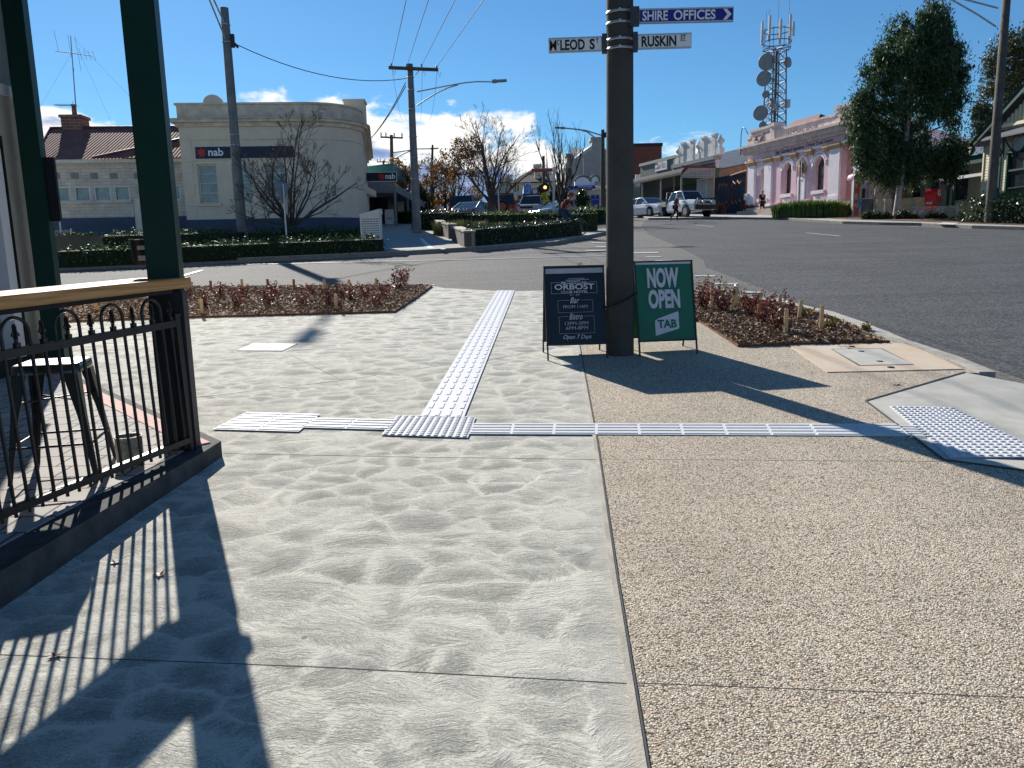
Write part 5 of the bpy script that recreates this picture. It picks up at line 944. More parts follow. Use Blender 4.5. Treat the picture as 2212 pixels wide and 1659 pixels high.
# ---------------------------------------------------------------- hedged island in the middle
ST = brickmat('sandstone_block', (.36, .31, .22), (.28, .24, .18), (.12, .1, .08), .5, .24, .012, rough=.9)
def swall(label, a, b_, h, th=.38):
    a = Vector(P2(a)); b_ = Vector(P2(b_)); d = b_-a; o = thing('stone_wall', label, 'wall', (a.x, a.y, gz(a.y)), math.atan2(d.y, d.x), 'stone wall blocks beside the island hedge'); dz = gz(b_.y)-gz(a.y); L2 = d.length
    MB().add([(0, 0, -.1), (L2, 0, dz-.1), (L2, -th, dz-.1), (0, -th, -.1), (0, 0, h), (L2, 0, dz+h), (L2, -th, dz+h), (0, -th, h)], [(3, 2, 1, 0), (4, 5, 6, 7), (0, 1, 5, 4), (1, 2, 6, 5), (2, 3, 7, 6), (3, 0, 4, 7)]).build('blocks', ST, o, bev=.02); MB().add([(-.02, .02, h+.0), (L2+.02, .02, dz+h), (L2+.02, -th-.02, dz+h), (-.02, -th-.02, h), (-.02, .02, h+.05), (L2+.02, .02, dz+h+.05), (L2+.02, -th-.02, dz+h+.05), (-.02, -th-.02, h+.05)], [(3, 2, 1, 0), (4, 5, 6, 7), (0, 1, 5, 4), (1, 2, 6, 5), (2, 3, 7, 6), (3, 0, 4, 7)]).build('coping', mat('pale_coping', (.42, .38, .3), .85, .15, 5), o)
swall('nearest sandstone block wall at the tip of the hedged island', (1003, 534), (976, 520), .5); swall('middle sandstone block wall stepping back beside the island', (969, 516), (952, 508), .55); swall('farthest low sandstone wall beside the island hedge', (948, 504), (925, 486), .5)
hedge('island_hedge', 'glossy dark hedge along the kerb of the middle island', [P2((1021, 531)), P2((1120, 522)), P2((1240, 508))], .7, .62, LVG, .075, 260, 'island hedges', .05)
hedge('island_hedge', 'bright green topped hedge behind the cyclist at the right end of the island', [P2((1272, 499)), (1.2, 38.6), (-1.8, 40.5)], 1.0, .85, LVB, .08, 200, 'island hedges', .06)
hedge('island_hedge', 'dark glossy hedge at the back left of the island under the leafless tree', [(-2.3, 40.8), (-4.7, 43.5)], 1.3, .95, LVG, .09, 180, 'island hedges', .07)
hedge('island_hedge', 'small dark hedge left of the sandstone walls by the path', [P2((905, 483)), P2((870, 482))], 1.0, .8, LVD, .09, 170, 'island hedges', .07)
for i, (x, y, rr, hh) in enumerate([(-.7, 31.6, .75, .6), (-1.8, 33.2, .8, .65), (.6, 33.4, .8, .5), (-2.6, 35.6, .8, .6), (1.6, 35.2, .7, .5)]): tuft('ornamental_grass', f'feathery grass clump between the island hedges, {ORD[i+1]} from the front', (x, y, gz(y)), rr, hh, 1100, GRD, 'grass clumps on the island')
hedge('ground_plants', 'bright strappy green planting far behind the crossarm pole', [tuple(at(905, 470, 62)[:2]), tuple(at(960, 470, 60)[:2])], 2.0, .6, leafmat('lime_leaves', [(.06, .1, .01), (.12, .18, .03), (.2, .26, .05)], .5, .3), .14, 90, None, .1)
hedge('ground_plants', 'bright green planting at the foot of the blue shop sign', [tuple(at(1240, 460, 50)[:2]), tuple(at(1300, 460, 49)[:2])], 1.6, .8, LVB, .13, 90, None, .12)
ib = thing('information_board', 'pale slanting information board above the island hedge', 'sign', (at(1015, 455, 41).x, 41, gz(41)), 0); l = lambda q: at(*A4(*q), 41)-ib.location
pts = [l((1465, 1620)), l((1632, 1620)), l((1700, 1510)), l((1535, 1510))]; pts[2].y += .5; pts[3].y += .5; MB().add(pts+[p-Vector((0, -.02, .05)) for p in pts], [(0, 1, 2, 3), (7, 6, 5, 4), (0, 4, 5, 1), (1, 5, 6, 2), (2, 6, 7, 3), (3, 7, 4, 0)]).build('panel', mat('board_pale', (.32, .36, .36), .4, .15, 6), ib); MB().tube((pts[0]+pts[1])/2*1.0, (((pts[0]+pts[1])/2).x, 0, 0), .05).tube((pts[2]+pts[3])/2, (((pts[2]+pts[3])/2).x, .5, 0), .05).build('legs', DALU, ib)
bare_tree('tall leafless tree rising behind the island left of centre', tuple(at(1056, 457, 47)[:2]), 7.2, 1.0, 1.5, .2, 23, limbs=11, nb=(7, 6, 4))
bare_tree('leafless tree with upright whippy branches above the cyclist', tuple(at(1214, 457, 50)[:2]), 6.8, .8, 1.4, .2, 5, limbs=8, levels=2, whip=.35, nb=(7, 4))
AUT = leafmat('autumn_orange', [(.1, .05, .015), (.28, .12, .025), (.38, .2, .04), (.14, .1, .03), (.06, .06, .02)], .6, .35); OLV = leafmat('olive_leaves', [(.03, .035, .02), (.07, .075, .045), (.1, .1, .07), (.05, .045, .03)], .6, .2); DKG = leafmat('dark_conifer', [(.008, .018, .008), (.02, .04, .015), (.035, .06, .02)], .6, .15)
bare_tree('orange autumn tree with thin foliage left of the leafless tree', tuple(at(985, 460, 58)[:2]), 6.5, 1.0, 1.4, .15, 31, limbs=7, leafy=AUT, nl=2600, lsz=.17)
bare_tree('small russet autumn tree right of the shop veranda', tuple(at(876, 470, 62)[:2]), 5.2, .9, 1.0, .1, 37, limbs=6, leafy=AUT, nl=2200, lsz=.17)
px = .27125/1.82278*66/1662
def blobs(zf_, Y_, lst, loc, k, fl=1.0):
    o_ = []
    for x, y, r in lst: p = at(*zf_(x, y), Y_); rr = r*k*Y_/1662; o_.append((p.x-loc[0]+random.uniform(-.3, .3)*rr, random.uniform(-.8, .8)*rr, p.z-gz(loc[1]), rr, rr*fl))
    return o_
lc = (at(935, 460, 66).x, 66.); crown_tree('street_tree', 'grey-olive drooping tree behind the crossarm pole', lc, blobs(A4, 66, [(1130, 880, 90), (1230, 900, 110), (1180, 1020, 130), (1330, 980, 120), (1060, 1150, 110), (1260, 1150, 150), (1400, 1120, 120), (1120, 1300, 120), (1330, 1300, 130)], lc, .1488), OLV, .22, 26, ([(0, 0, 0), (0, 0, 3), (.2, 0, 6)], [.2, .15, .08]), seed=5)
lc = (at(905, 460, 68).x, 68.); crown_tree('street_tree', 'dark round evergreen low behind the crossarm pole', lc, blobs(A4, 68, [(870, 1330, 80), (960, 1320, 100), (900, 1430, 120), (1050, 1420, 130), (1000, 1530, 150), (1200, 1480, 110)], lc, .1488), DKG, .24, 34, ([(0, 0, 0), (0, 0, 2.2)], [.2, .1]), 0, .5, seed=6)
lc = (at(960, 460, 60).x, 61.); crown_tree('street_tree', 'orange and yellow autumn tree glowing behind the parked cars', lc, blobs(A4, 61, [(1250, 1330, 80), (1180, 1450, 90), (1300, 1480, 90), (1400, 1400, 70), (1750, 1350, 80), (1760, 1440, 70), (1480, 1540, 70)], lc, .1488), AUT, .2, 26, ([(0, 0, 0), (0, 0, 3)], [.15, .08]), 0, .6, seed=8)
for i, (x, lb_) in enumerate(((750, 'hidden dark tree mass seen beneath the veranda'), )):
    lc = (at(850, 460, 75).x, 76.); crown_tree('street_tree', 'russet leaved tree glimpsed beyond the dark veranda', lc, [(-1, 0, 2, 1.6, 1.5), (1, 0, 2.4, 1.6, 1.7), (0, 0, 3.6, 1.3, 1.2), (2.6, 0, 1.8, 1.5, 1.4)], AUT, .24, 22, ([(0, 0, 0), (0, 0, 3)], [.15, .08]), 0, .6, seed=9)
# red street sign, plain posts, crossing signal, far lamp
p0 = Vector((at(1195, 490, 41).x, 41, gz(41))); l = lambda q: at(*A5(*q), 41)-p0; rs_ = thing('street_sign', 'faded red street sign on a plain grey post rising from the island', 'street sign', p0, 0)
MB().tube((0, 0, 0), l((1040, 950)), .06).build('post', ALU, rs_); a, b_ = l((710, 1025)), l((1020, 965)); MB().box(a.x, b_.x, -.03, .0, a.z, b_.z).build('sign_plate', mat('faded_red', (.3, .06, .07), .6, .1, 4), rs_); text('SALEYARDS ROAD', rs_, a.x+.25, b_.x-.1, a.z+.19, b_.z-.04, -.03, BW); text('RSL', rs_, a.x+.04, a.x+.22, a.z+.17, b_.z-.04, -.03, BW)
p0 = Vector((at(1078, 470, 46).x, 46, gz(46))); o = thing('sign_post', 'thin plain grey post in front of the orange-red four-wheel drive', 'post', p0, 0); MB().tube((0, 0, 0), (0, 0, 2.0), .05).build('shaft', ALU, o)
p0 = Vector((at(1177, 470, 60).x, 60, gz(60))); l = lambda q: at(*A5(*q), 60)-p0; cs_ = thing('crossing_signal', 'pole with lit amber flasher and round yellow pedestrian sign', 'traffic light', p0, 0); MB().tube((0, 0, 0), l((883, 790)), .13, .1).build('pole', mat('pole_dark_grey', (.07, .08, .09), .6), cs_)
c = l((905, 1250)); BK2 = mat('signal_black', (.01, .01, .012), .5)
def octo(cx_, cz_, r, y0, y1): return MB().prism([(cx_+r*math.cos(math.pi/8+k*math.pi/4), cz_+r*math.sin(math.pi/8+k*math.pi/4)) for k in range(8)], y0, y1)
octo(c.x, c.z, .36, -.3, -.2).build('target_board', BK2, cs_); c2 = l((865, 1275)); octo(c2.x, c2.z, .36, -.15, -.05).build('target_board', BK2, cs_)
MB().disc((c.x, -.33, c.z), (0, 1, 0), .115, .05).build('lamp_lens', mat('amber_lamp', (1, .35, .03), .4, 0, 1, emit=3.2), cs_); MB().disc((c.x, -.36, c.z), (0, 1, 0), .05, .02).build('lamp_core', mat('amber_core', (1, .8, .5), .4, 0, 1, emit=6), cs_)
c = l((893, 1392)); MB().disc((c.x, -.2, c.z), (0, 1, 0), .36, .03, 28).build('pedestrian_sign', mat('sign_yellow', (.6, .52, .02), .5, .05, 4), cs_); MB().path([(c.x-.13, -.225, c.z-.18), (c.x, -.225, c.z+.1), (c.x+.13, -.225, c.z-.18)], .035, 4).ball((c.x, -.225, c.z+.2), .05).build('walking_legs_symbol', BK2, cs_)
p0 = Vector((at(1303, 470, 57).x, 57, gz(57))); l = lambda q: at(*A5(*q), 57)-p0; fl_ = thing('street_lamp', 'dark lamp post with arm reaching left, just left of the concrete pole', 'street lamp', p0, 0); MB().tube((0, 0, 0), l((1745, 408)), .2, .12).build('pole', WOODP, fl_); MB().box(.1, .3, -.15, .15, l((1765, 520)).z, l((1765, 450)).z).build('clamp', BK2, fl_)
lamp(fl_, [[l((1725, 490)), l((1500, 420)), l((1300, 395)), l((1180, 385))], [l((1640, 530)), l((1520, 440)), l((1420, 412))]], .05, l((1180, 384)), (-1, 0, .06))
def farlamp(label, zf_, base, top_, Y_, arm, xarm=None, light='lamp'):
    p0 = Vector((at(*zf_(*base), Y_).x, Y_, gz(Y_))); l = lambda q: at(*zf_(*q), Y_)-p0; o = thing('power_pole', label, 'pole', p0, 0); MB().tube((0, 0, 0), l(top_), .2, .14).build('shaft', WOODP, o)
    if xarm: a, b_ = l(xarm[0]), l(xarm[1]); MB().tube(a, b_, .09, n=4).build('crossarm', WOODP, o); [MB().tube(a.lerp(b_, t)+Vector((0, 0, .05)), a.lerp(b_, t)+Vector((0, 0, .4)), .06, n=6).build('insulator', INS, o) for t in (.03, .25, .62, .97)]
    if arm: lamp(o, [[l(k) for k in s] for s in arm], .05, l(arm[0][-1]), (1, 0, .03))
farlamp('timber pole with crossarm and lamp further down the side street', A4, (530, 1500), (520, 485), 70, [[(550, 742), (700, 720), (900, 688), (1100, 684)], [(550, 838), (680, 760), (830, 705)]], ((362, 515), (685, 528)))
farlamp('most distant timber pole showing over the teal roof', A4, (405, 1500), (405, 858), 110, [[(550, 1005), (620, 975), (690, 968)]], ((312, 875), (495, 878)))
farlamp('leaning dark pole with a lamp arm behind the whippy leafless tree', A5, (885, 1400), (882, 790), 85, None)
# ---------------------------------------------------------------- buildings across the street, centre
def bld(name, label, cat, zf_, Y_, depth, poly, m, wall=True):
    """building whose front outline (photo pixels) stands at distance Y_"""
    x0 = at(*zf_(*poly[0]), Y_).x; o = thing(name, label, cat, (x0, Y_, gz(Y_)), 0); q = lambda x, y, d=0: (lambda p: (p.x-x0, p.z-gz(Y_)))(at(*zf_(x, y), Y_+d))
    pts = [q(*p) for p in poly]; MB().prism(pts, 0, depth).build('wall', m, o); return o, q
def rects(o, q, lst, name, m, y0, y1, sub=None):
    for r in lst: a = q(r[0], r[3]); b_ = q(r[2], r[1]); w_ = MB().box(a[0], b_[0], y0, y1, a[1], b_[1]).build(name, m, o)
GREYW = mat('grey_render', (.33, .32, .3), .85, .08, 1.5); YCR = mat('yellow_cream_render', (.7, .62, .4), .85, .08, 1.5); DRF = mat('dark_roof_tile', (.035, .03, .03), .8, .3, 8); DGL = mat('far_dark_glass', (.02, .03, .035), .15, .3, 2, spec=.7)
LBL = mat('light_blue_paint', (.25, .5, .9), .6, .08, 3); MRN = mat('maroon_paint', (.16, .04, .035), .6, .15, 3); RBR = brickmat('orange_red_brick', (.36, .13, .06), (.26, .1, .05), (.3, .22, .17), .5, .17, .02, rot=(R(90), 0, 0))
o, q = bld('corner_building', 'yellow-cream two-storey building with a dark hipped roof in the centre distance', 'building', A5, 92, 10, [(430, 1400), (1060, 1400), (1060, 1165), (430, 1190)], YCR)
rf = MB(); a, b_, c, d = q(395, 1190), q(1080, 1160), q(720, 1000), q(1010, 1010); rf.add([(a[0], -.8, a[1]), (b_[0], -.8, b_[1]), (d[0], 4, d[1]+.6), (c[0], 4, c[1]+.5), (a[0], 10, a[1]), (b_[0], 10, b_[1])], [(0, 1, 2, 3), (0, 3, 4), (1, 5, 2), (3, 2, 5, 4)]).build('roof', DRF, o)
a, b_ = q(760, 1120), q(840, 900); MB().box(a[0], b_[0], .5, 1.5, a[1], b_[1]).box(a[0]-.15, b_[0]+.15, .4, 1.6, b_[1]-.3, b_[1]).build('chimney', YCR, o)
rects(o, q, [(468, 1200, 485, 1310), (505, 1190, 525, 1300), (435, 1210, 450, 1310), (600, 1185, 640, 1290), (900, 1180, 950, 1290)], 'window', DGL, -.05, .1); MB().box(q(420, 1200)[0], q(1070, 1200)[0], -.15, 0, q(420, 1197)[1]-.1, q(420, 1190)[1]).build('eaves', CREAMW, o)
a, b_ = q(430, 1400), q(565, 1310); MB().box(a[0], b_[0], -.3, 0, a[1], b_[1]).build('balcony_front', mat('off_white', (.5, .5, .45), .7), o)
o, q = bld('grey_building', 'dim grey gabled building left of the cream corner building', 'building', A5, 105, 8, [(100, 1480), (430, 1480), (430, 1160), (370, 1115), (260, 1200), (130, 1290)], GREYW); a, b_, c = q(250, 1165), q(370, 1100), q(480, 1115)
MB().add([(a[0], -.4, a[1]), (c[0], -.4, c[1]-.8), (c[0], 8, c[1]), (b_[0], 4, b_[1]+.8), (a[0], 8, a[1])], [(0, 1, 3), (1, 2, 3), (0, 3, 4)]).build('roof', DRF, o)
o, q = bld('shopfront', 'light blue stepped art deco parapet above a maroon awning', 'shop', A5, 78, 7, [(575, 1390), (700, 1390), (706, 1210), (690, 1205), (688, 1175), (655, 1172), (652, 1190), (622, 1190), (620, 1215), (598, 1218), (596, 1330), (578, 1345)], LBL)
tr = MB()
for r in ((604, 1222, 614, 1340), (628, 1196, 640, 1255), (655, 1180, 664, 1250), (690, 1215, 700, 1385)): a = q(r[0], r[3]); b_ = q(r[2], r[1]); tr.box(a[0], b_[0], -.12, 0, a[1], b_[1])
tr.build('raised_trim', mat('mid_blue_paint', (.06, .18, .5), .6), o); rects(o, q, [(622, 1270, 662, 1315)], 'recess_panel', mat('grey_blue', (.2, .26, .33), .7), -.05, .02)
rects(o, q, [(500, 1382, 850, 1425)], 'awning', MRN, -2.5, 0); rects(o, q, [(505, 1425, 850, 1560)], 'shop_window', mat('shade_brown', (.08, .06, .045), .6, .4, 2), -.02, .3); rects(o, q, [(690, 1435, 805, 1475)], 'fascia_panel', mat('pale_panel', (.3, .3, .27), .6), -.3, -.25)
o, q = bld('shopfront', 'white signboard parapet with thin brown posts right of the blue parapet', 'shop', A5, 80, 6, [(706, 1380), (960, 1380), (960, 1225), (870, 1225), (720, 1260)], mat('dull_white_wall', (.4, .41, .4), .8, .1, 2))
rects(o, q, [(712, 1265, 724, 1380), (798, 1240, 808, 1380)], 'post', MRN, -.2, 0); rects(o, q, [(730, 1285, 795, 1375), (815, 1260, 870, 1350)], 'poster', mat('poster_white', (.7, .72, .72), .6), -.1, -.0); rects(o, q, [(850, 1380, 950, 1560)], 'shop_wall', GREYW, -.02, .3)
o, q = bld('gabled_building', 'tall plain grey gabled wall with two chimneys in the middle distance', 'building', A5, 84, 12, [(1210, 1480), (1800, 1480), (1800, 700), (1720, 640), (1590, 670), (1380, 830), (1310, 835), (1210, 900)], GREYW)
a, b_ = q(1590, 830), q(1722, 535); MB().box(a[0], b_[0], .05, 2, a[1], b_[1]).box(a[0]-.15, b_[0]+.15, -.1, 2.15, b_[1]-.15, b_[1]+.15).build('chimney', GREYW, o); a, b_ = q(1290, 850), q(1460, 665); MB().box(a[0], b_[0], 6, 8.2, a[1], b_[1]).box(a[0]-.15, b_[0]+.15, 5.9, 8.3, b_[1]-.1, b_[1]+.15).build('chimney', GREYW, o)
a, b_, c = q(1325, 830), q(1590, 668), q(1385, 832); mb = MB(); mb.add([(a[0], -.1, a[1]), (c[0], -.1, c[1]), (b_[0], -.1, b_[1]-.2), (b_[0], -.1, b_[1]+.25), (a[0]+.3, 8, a[1]+2.2), (b_[0], 8, b_[1]+.9)], [(0, 1, 2, 3), (0, 3, 5, 4)]).build('roof', mat('pale_iron_roof', (.45, .45, .43), .6), o); rects(o, q, [(1455, 810, 1464, 1090)], 'downpipe', WHT, -.15, -.02)
rects(o, q, [(1215, 1000, 1240, 1180), (1262, 960, 1290, 1170)], 'window', DGL, -.06, .05); rects(o, q, [(1245, 950, 1300, 965), (1210, 1180, 1300, 1195)], 'sill', mat('pale_sage_trim', (.3, .36, .3), .7), -.2, 0)
o, q = bld('agency_shop', 'single-storey shop with two white arched gables over a blue name board', 'shop', A5, 70, 8, [(1240, 1600), (1790, 1600), (1790, 1285), (1240, 1285)], mat('beige_render', (.6, .5, .38), .85, .1, 2))
WAR = mat('white_arch_render', (.9, .9, .92), .8, .08, 3)
for x0, x1, yt in ((1338, 1565, 1082), (1562, 1700, 1075)):
    a, b_ = q(x0, 1225), q(x1, yt); c = (a[0]+b_[0])/2; w2 = (b_[0]-a[0])/2; MB().prism([(a[0], a[1])]+[(c-w2*math.cos(math.pi*k/14), a[1]+(b_[1]-a[1])*(.42+.58*math.sin(math.pi*k/14))) for k in range(15)]+[(b_[0], a[1])], -.1, .5).build('arched_gable', WAR, o)
    MB().path([(c-w2*math.cos(math.pi*k/14), -.15, a[1]+(b_[1]-a[1])*(.44+.58*math.sin(math.pi*k/14))) for k in range(15)], .1, 5).build('arch_moulding', mat('arch_grey_trim', (.22, .21, .2), .8), o)
rects(o, q, [(1245, 1222, 1625, 1284)], 'name_board', mat('royal_blue_board', (.012, .03, .28), .5, .1, 3), -.5, -.3); a, b_ = q(1378, 1255), q(1580, 1228); text('WYNDHAM', o, a[0], b_[0], a[1], b_[1], -.5, SLW, 'lettering', .02); a, b_ = q(1360, 1277), q(1590, 1262); text('REAL ESTATE AGENTS', o, a[0], b_[0], a[1], b_[1], -.5, SLW)
mb = MB(); a, b_ = q(1295, 1275), q(1345, 1232); mb.prism([(a[0], b_[1]), (b_[0], b_[1]), (b_[0]-.3, a[1]), (a[0]+.3, a[1])], -.53, -.5).build('logo', mat('logo_teal', (.1, .35, .45), .5), o)
a, b_ = q(1625, 1290), q(1705, 1160); mb = MB()
for k in range(9): z_ = a[1]+(b_[1]-a[1])*k/9; mb.box(a[0], b_[0], -.35, -.25, z_+.02, z_+(b_[1]-a[1])/9-.02)
mb.build('slatted_panel', mat('slat_grey', (.34, .33, .3), .7), o); rects(o, q, [(1578, 1358, 1690, 1560)], 'poster_board', mat('royal_blue_board', (.012, .03, .28), .5), -.15, -.02)
a, b_ = q(1588, 1430), q(1680, 1412); text('WYNDHAM', o, a[0], b_[0], a[1], b_[1], -.15, BG); a, b_ = q(1610, 1400), q(1655, 1368); MB().prism([(a[0], b_[1]), (b_[0], b_[1]), (b_[0]-.2, a[1]), (a[0]+.2, a[1])], -.18, -.15).build('logo', mat('logo_teal', (.1, .35, .45), .5), o)
rects(o, q, [(1470, 1400, 1560, 1560)], 'shop_window', mat('pale_window', (.35, .42, .42), .2, .3, 3), -.06, .02)
SHB = leafmat('laurel_leaves', [(.015, .035, .012), (.035, .07, .02), (.06, .11, .03), (.12, .17, .07)], .35, .25)
def bush(label, zf_, Y_, lst, k=.1488, m=SHB, size=.16, n=90, name='garden_bush', cat='bush'):
    x = at(*zf_(lst[0][0], 1500), Y_).x; t = thing(name, label, cat, (x, Y_, gz(Y_)), 0); C_ = []; mb = MB()
    for a, b_, r in lst:
        p = at(*zf_(a, b_), Y_); rr = r*k*Y_/1662; v = rng.normal(size=(int(n*rr*rr*8)+40, 3)); v /= np.linalg.norm(v, axis=1)[:, None]; C_.append(np.array([p.x-x, 0, p.z-gz(Y_)])+v*rr*(.75+.3*rng.random((len(v), 1)))); mb.ball((p.x-x, 0, p.z-gz(Y_)), rr*.7); mb.tube((p.x-x, 0, 0), (p.x-x, 0, p.z-gz(Y_)), .05)
    mb.build('branch_mass', CORE, t); quads('foliage', leaves(np.concatenate(C_), size, .6), m, t)
bush('tall glossy green bush right of the cyclist helmet', A5, 52, [(1440, 1330, 70), (1400, 1420, 80), (1490, 1420, 80), (1440, 1510, 100), (1380, 1540, 60)]); bush('dark green bush at the foot of the whippy leafless tree', A5, 56, [(1010, 1370, 60), (1090, 1340, 80), (1190, 1330, 70), (1060, 1410, 80), (1180, 1420, 70)], m=DKG)
bush('brown dried creeper against the far lamp post', A5, 58, [(1770, 1290, 35), (1772, 1380, 30), (1768, 1460, 30)], m=AUT)
# ---------------------------------------------------------------- right side of the main street
RK = [P2(k) for k in ((1385, 466), (1400, 471), (1500, 470.5), (1600, 469.5), (1690, 470.5), (1760, 475), (1820, 478.5), (1900, 480.5), (1990, 482), (2100, 487.5), (2212, 490.5))]+[(26, 28.5), (34, 26), (70, 16)]
struct('footpath', MB().slab(RK+[(90, 30), (90, 150), (0, 150), (4, 95), (8, 70)], gnd(-.3), gnd(0)), mat('far_path_concrete', (.4, .39, .36), .8, .15, 2)); strip('kerb', RK, .17, .014, .15, KERB, 1)
sheet('pale_ramp_slab', [P2(B3(960, 1605)), P2(B3(1180, 1612)), P2(B3(1300, 1575)), P2(B3(1080, 1570))], .018, mat('pale_ramp_concrete', (.6, .6, .57), .8))
FF = Fac((17.9, 59.0), (.262, -.965)); PK = mat('pink_render', (.9, .62, .66), .9, .1, 1.4, .1, 20, col2=(.82, .54, .57), spec=.1); PKL = mat('pale_lilac_render', (.93, .84, .86), .9, .06, 2, spec=.1); PKW = mat('weathered_parapet', (.86, .73, .66), .95, .1, 2.2, .2, 25, col2=(.6, .5, .44), spec=.1); OCH = mat('ochre_capital', (.55, .36, .2), .8, .12, 5); DG2 = mat('arched_window_glass', (.035, .045, .05), .1, .4, 2.5, spec=.8, col2=(.12, .15, .16))
ff = lambda x, y, d=0: FF.uv(B2(x, y), d)
fh = thing('heritage_building', 'pink and lilac rendered hall with arched windows and a weathered lettered parapet', 'building', FF.loc, FF.rot)
zcb, zct = ff(380, 770)[1], ff(360, 665)[1]; zpa = ff(800, 415)[1]; zfr = ff(370, 870)[1]; ut = ff(1905, 800)[0]
z0_ = lambda: None
aw = [((538, 612), (965, 1330)), ((882, 995), (895, 1345)), ((1333, 1470), (812, 1295))]; AW = []
for (xa, xb), (yt, yb) in aw: ua, ub = ff(xa, (yt+yb)/2)[0], ff(xb, (yt+yb)/2)[0]; AW.append((ua, ub, ff(xa, yb)[1], ff((xa+xb)/2, yt)[1]))
AW[0] = (AW[0][0], AW[0][0]+.95, AW[0][2]-.4, AW[0][3])
UE = ff(1720, 900)[0]; UP1 = ff(1905, 900)[0]; UP2 = ff(2000, 900)[0]; ULEN = ff(2130, 900)[0]
wl = MB().wall(0, UE, -.3, zct, AW, 0, .35).box(0, UE-3.5, .36, 8, -.3, zct-.2).box(UE-3.5, UE, .36, 3.2, -.3, zct-.2).box(UE, ULEN, .42, 1.6, -.3, zct-.2).box(UP1, ULEN, 0, .35, -.3, zct).box(UE, UP1, 0, .35, 3.6, zct)
for a, b_, c, d in AW:
    w2 = (b_-a)/2; k = [(a+w2-w2*math.cos(math.pi*i/12), d-w2+w2*math.sin(math.pi*i/12)) for i in range(13)]
    wl.prism([(a, d)]+k[:7][::1], .002, .35); wl.prism([(b_, d)]+k[6:][::-1], .002, .35)
wl.build('wall', PK, fh)
for i, (a, b_, c, d) in enumerate(AW):
    w2 = (b_-a)/2; wf = MB().box(a, a+.05, .2, .26, c, d-w2).box(b_-.05, b_, .2, .26, c, d-w2).box(a, b_, .2, .26, d-w2-.05, d-w2+.02).box(a, b_, .2, .26, c+(d-c)*.42, c+(d-c)*.42+.06).box((a+b_)/2-.02, (a+b_)/2+.02, .2, .26, d-w2, d-.05).build('window', mat('dark_window_frame', (.04, .03, .03), .5), fh)
    MB().box(a, b_, .26, .3, c, d).build('pane', DG2, wf); MB().box(a-.15, b_+.15, -.22, .2, c-.22, c).build('sill', PKL, wf); MB().box(a-.02, b_+.02, -.12, 0, c-1.0, c-.35).build('apron_panel', PKL, fh)
    hd_ = MB().path([(a+w2-(w2+.16)*math.cos(math.pi*j/12), -.06, d-w2+(w2+.16)*math.sin(math.pi*j/12)) for j in range(13)], .11, 6); hd_.path([(a+w2-(w2+.34)*math.cos(math.pi*j/12), -.12, d-w2+(w2+.34)*math.sin(math.pi*j/12)) for j in range(1, 12)], .06, 5); hd_.build('hood_mould', PKL, fh)
# pilasters with ochre capitals
for xa, xb, yc, big in ((375, 465, 930, 1), (612, 715, 880, 1), (785, 850, 850, 0), (1000, 1075, 805, 0), (1228, 1305, 760, 0), (1482, 1545, 710, 0), (1560, 1712, 680, 1)):
    a, zc_ = ff(xa, yc+120); zc_ = ff(xa, yc)[1]; b_ = ff(xb, yc+120)[0]; MB().box(a, b_, -.16 if big else -.1, 0, -.3, zc_).box(a-.08, b_+.08, -.22, 0, -.3, .55).build('pilaster', PKL if big else PK, fh)
    MB().box(a-.06, b_+.06, -.24, 0, zc_-.02, zc_+.12).box(a-.1, b_+.1, -.3, 0, zc_+.12, zc_+.3).box(a-.03, b_+.03, -.2, 0, zc_-.1, zc_-.02).build('capital', OCH, fh)
a, b_ = UP1, UP2; MB().box(a, b_, -.16, 0, -.3, 3.5).build('pilaster', PKL, fh); MB().box(a-.1, b_+.1, -.28, 0, 3.5, 3.75).build('capital', OCH, fh)
MB().box(UE+.05, UP1, .37, .4, -.3, zct-.1).build('porch_wall', mat('porch_salmon', (.7, .36, .3), .85, .1, 2), fh); MB().box(UE+.5, UE+1.1, .3, .36, 2.2, 3.0).build('porch_window', DGL, fh)
# frieze, cornice and parapet
tr = MB().box(-.1, ULEN, -.2, 0, zfr-.14, zfr+.0).build('string_course', PKL, fh)
cn = MB().box(-.25, ULEN, -.25, 0, zcb-.1, zcb+.1).box(-.4, ULEN, -.42, 0, zcb+.1, zct-.12).box(-.55, ULEN, -.6, .3, zct-.12, zct+.02).build('cornice', mat('stained_cornice', (.74, .58, .54), .9, .2, 2.2, .2, 20, col2=(.5, .4, .36)), fh)
uL0, uL1 = ff(435, 500)[0], ff(745, 440)[0]; zL = ff(440, 430)[1]; wL = uL1-uL0; uR0 = min(ff(1690, 180)[0], ULEN-wL-.4)
pp = MB().box(0, ULEN, -.12, .3, zct+.02, zpa-.08).box(0, ULEN, -.2, .38, zpa-.08, zpa+.04)
for u_ in (uL0-.1, uR0+.0): pp.box(u_, u_+wL+.1, -.2, .45, zct+.02, zL-.12).box(u_-.1, u_+wL+.2, -.3, .55, zL-.12, zL+.05); pp.box(u_-.45, u_, -.18, .4, zct+.5, zL-.55).box(u_-.5, u_+.02, -.24, .46, zL-.55, zL-.45)
pp.box(uL1-.2, uL1+.3, -.28, .45, zct+.02, zL-.1).box(uL1-.28, uL1+.38, -.36, .5, zL-.1, zL+.14); pp.build('parapet', PKW, fh)
sw = MB()
for u_ in (uL0+.45, uR0+.55): sw.wall(u_, u_+1.1, zL-1.15, zL-.35, [(u_+.08, u_+1.02, zL-1.07, zL-.43)], -.24, -.2).path([(u_+.1, -.22, zL-.5), (u_+.3, -.24, zL-.85), (u_+.55, -.26, zL-.95), (u_+.8, -.24, zL-.85), (u_+1., -.22, zL-.5)], [.04, .1, .14, .1, .04], 6)
sw.build('swag_panel', mat('swag_pink', (.45, .28, .28), .85), fh)
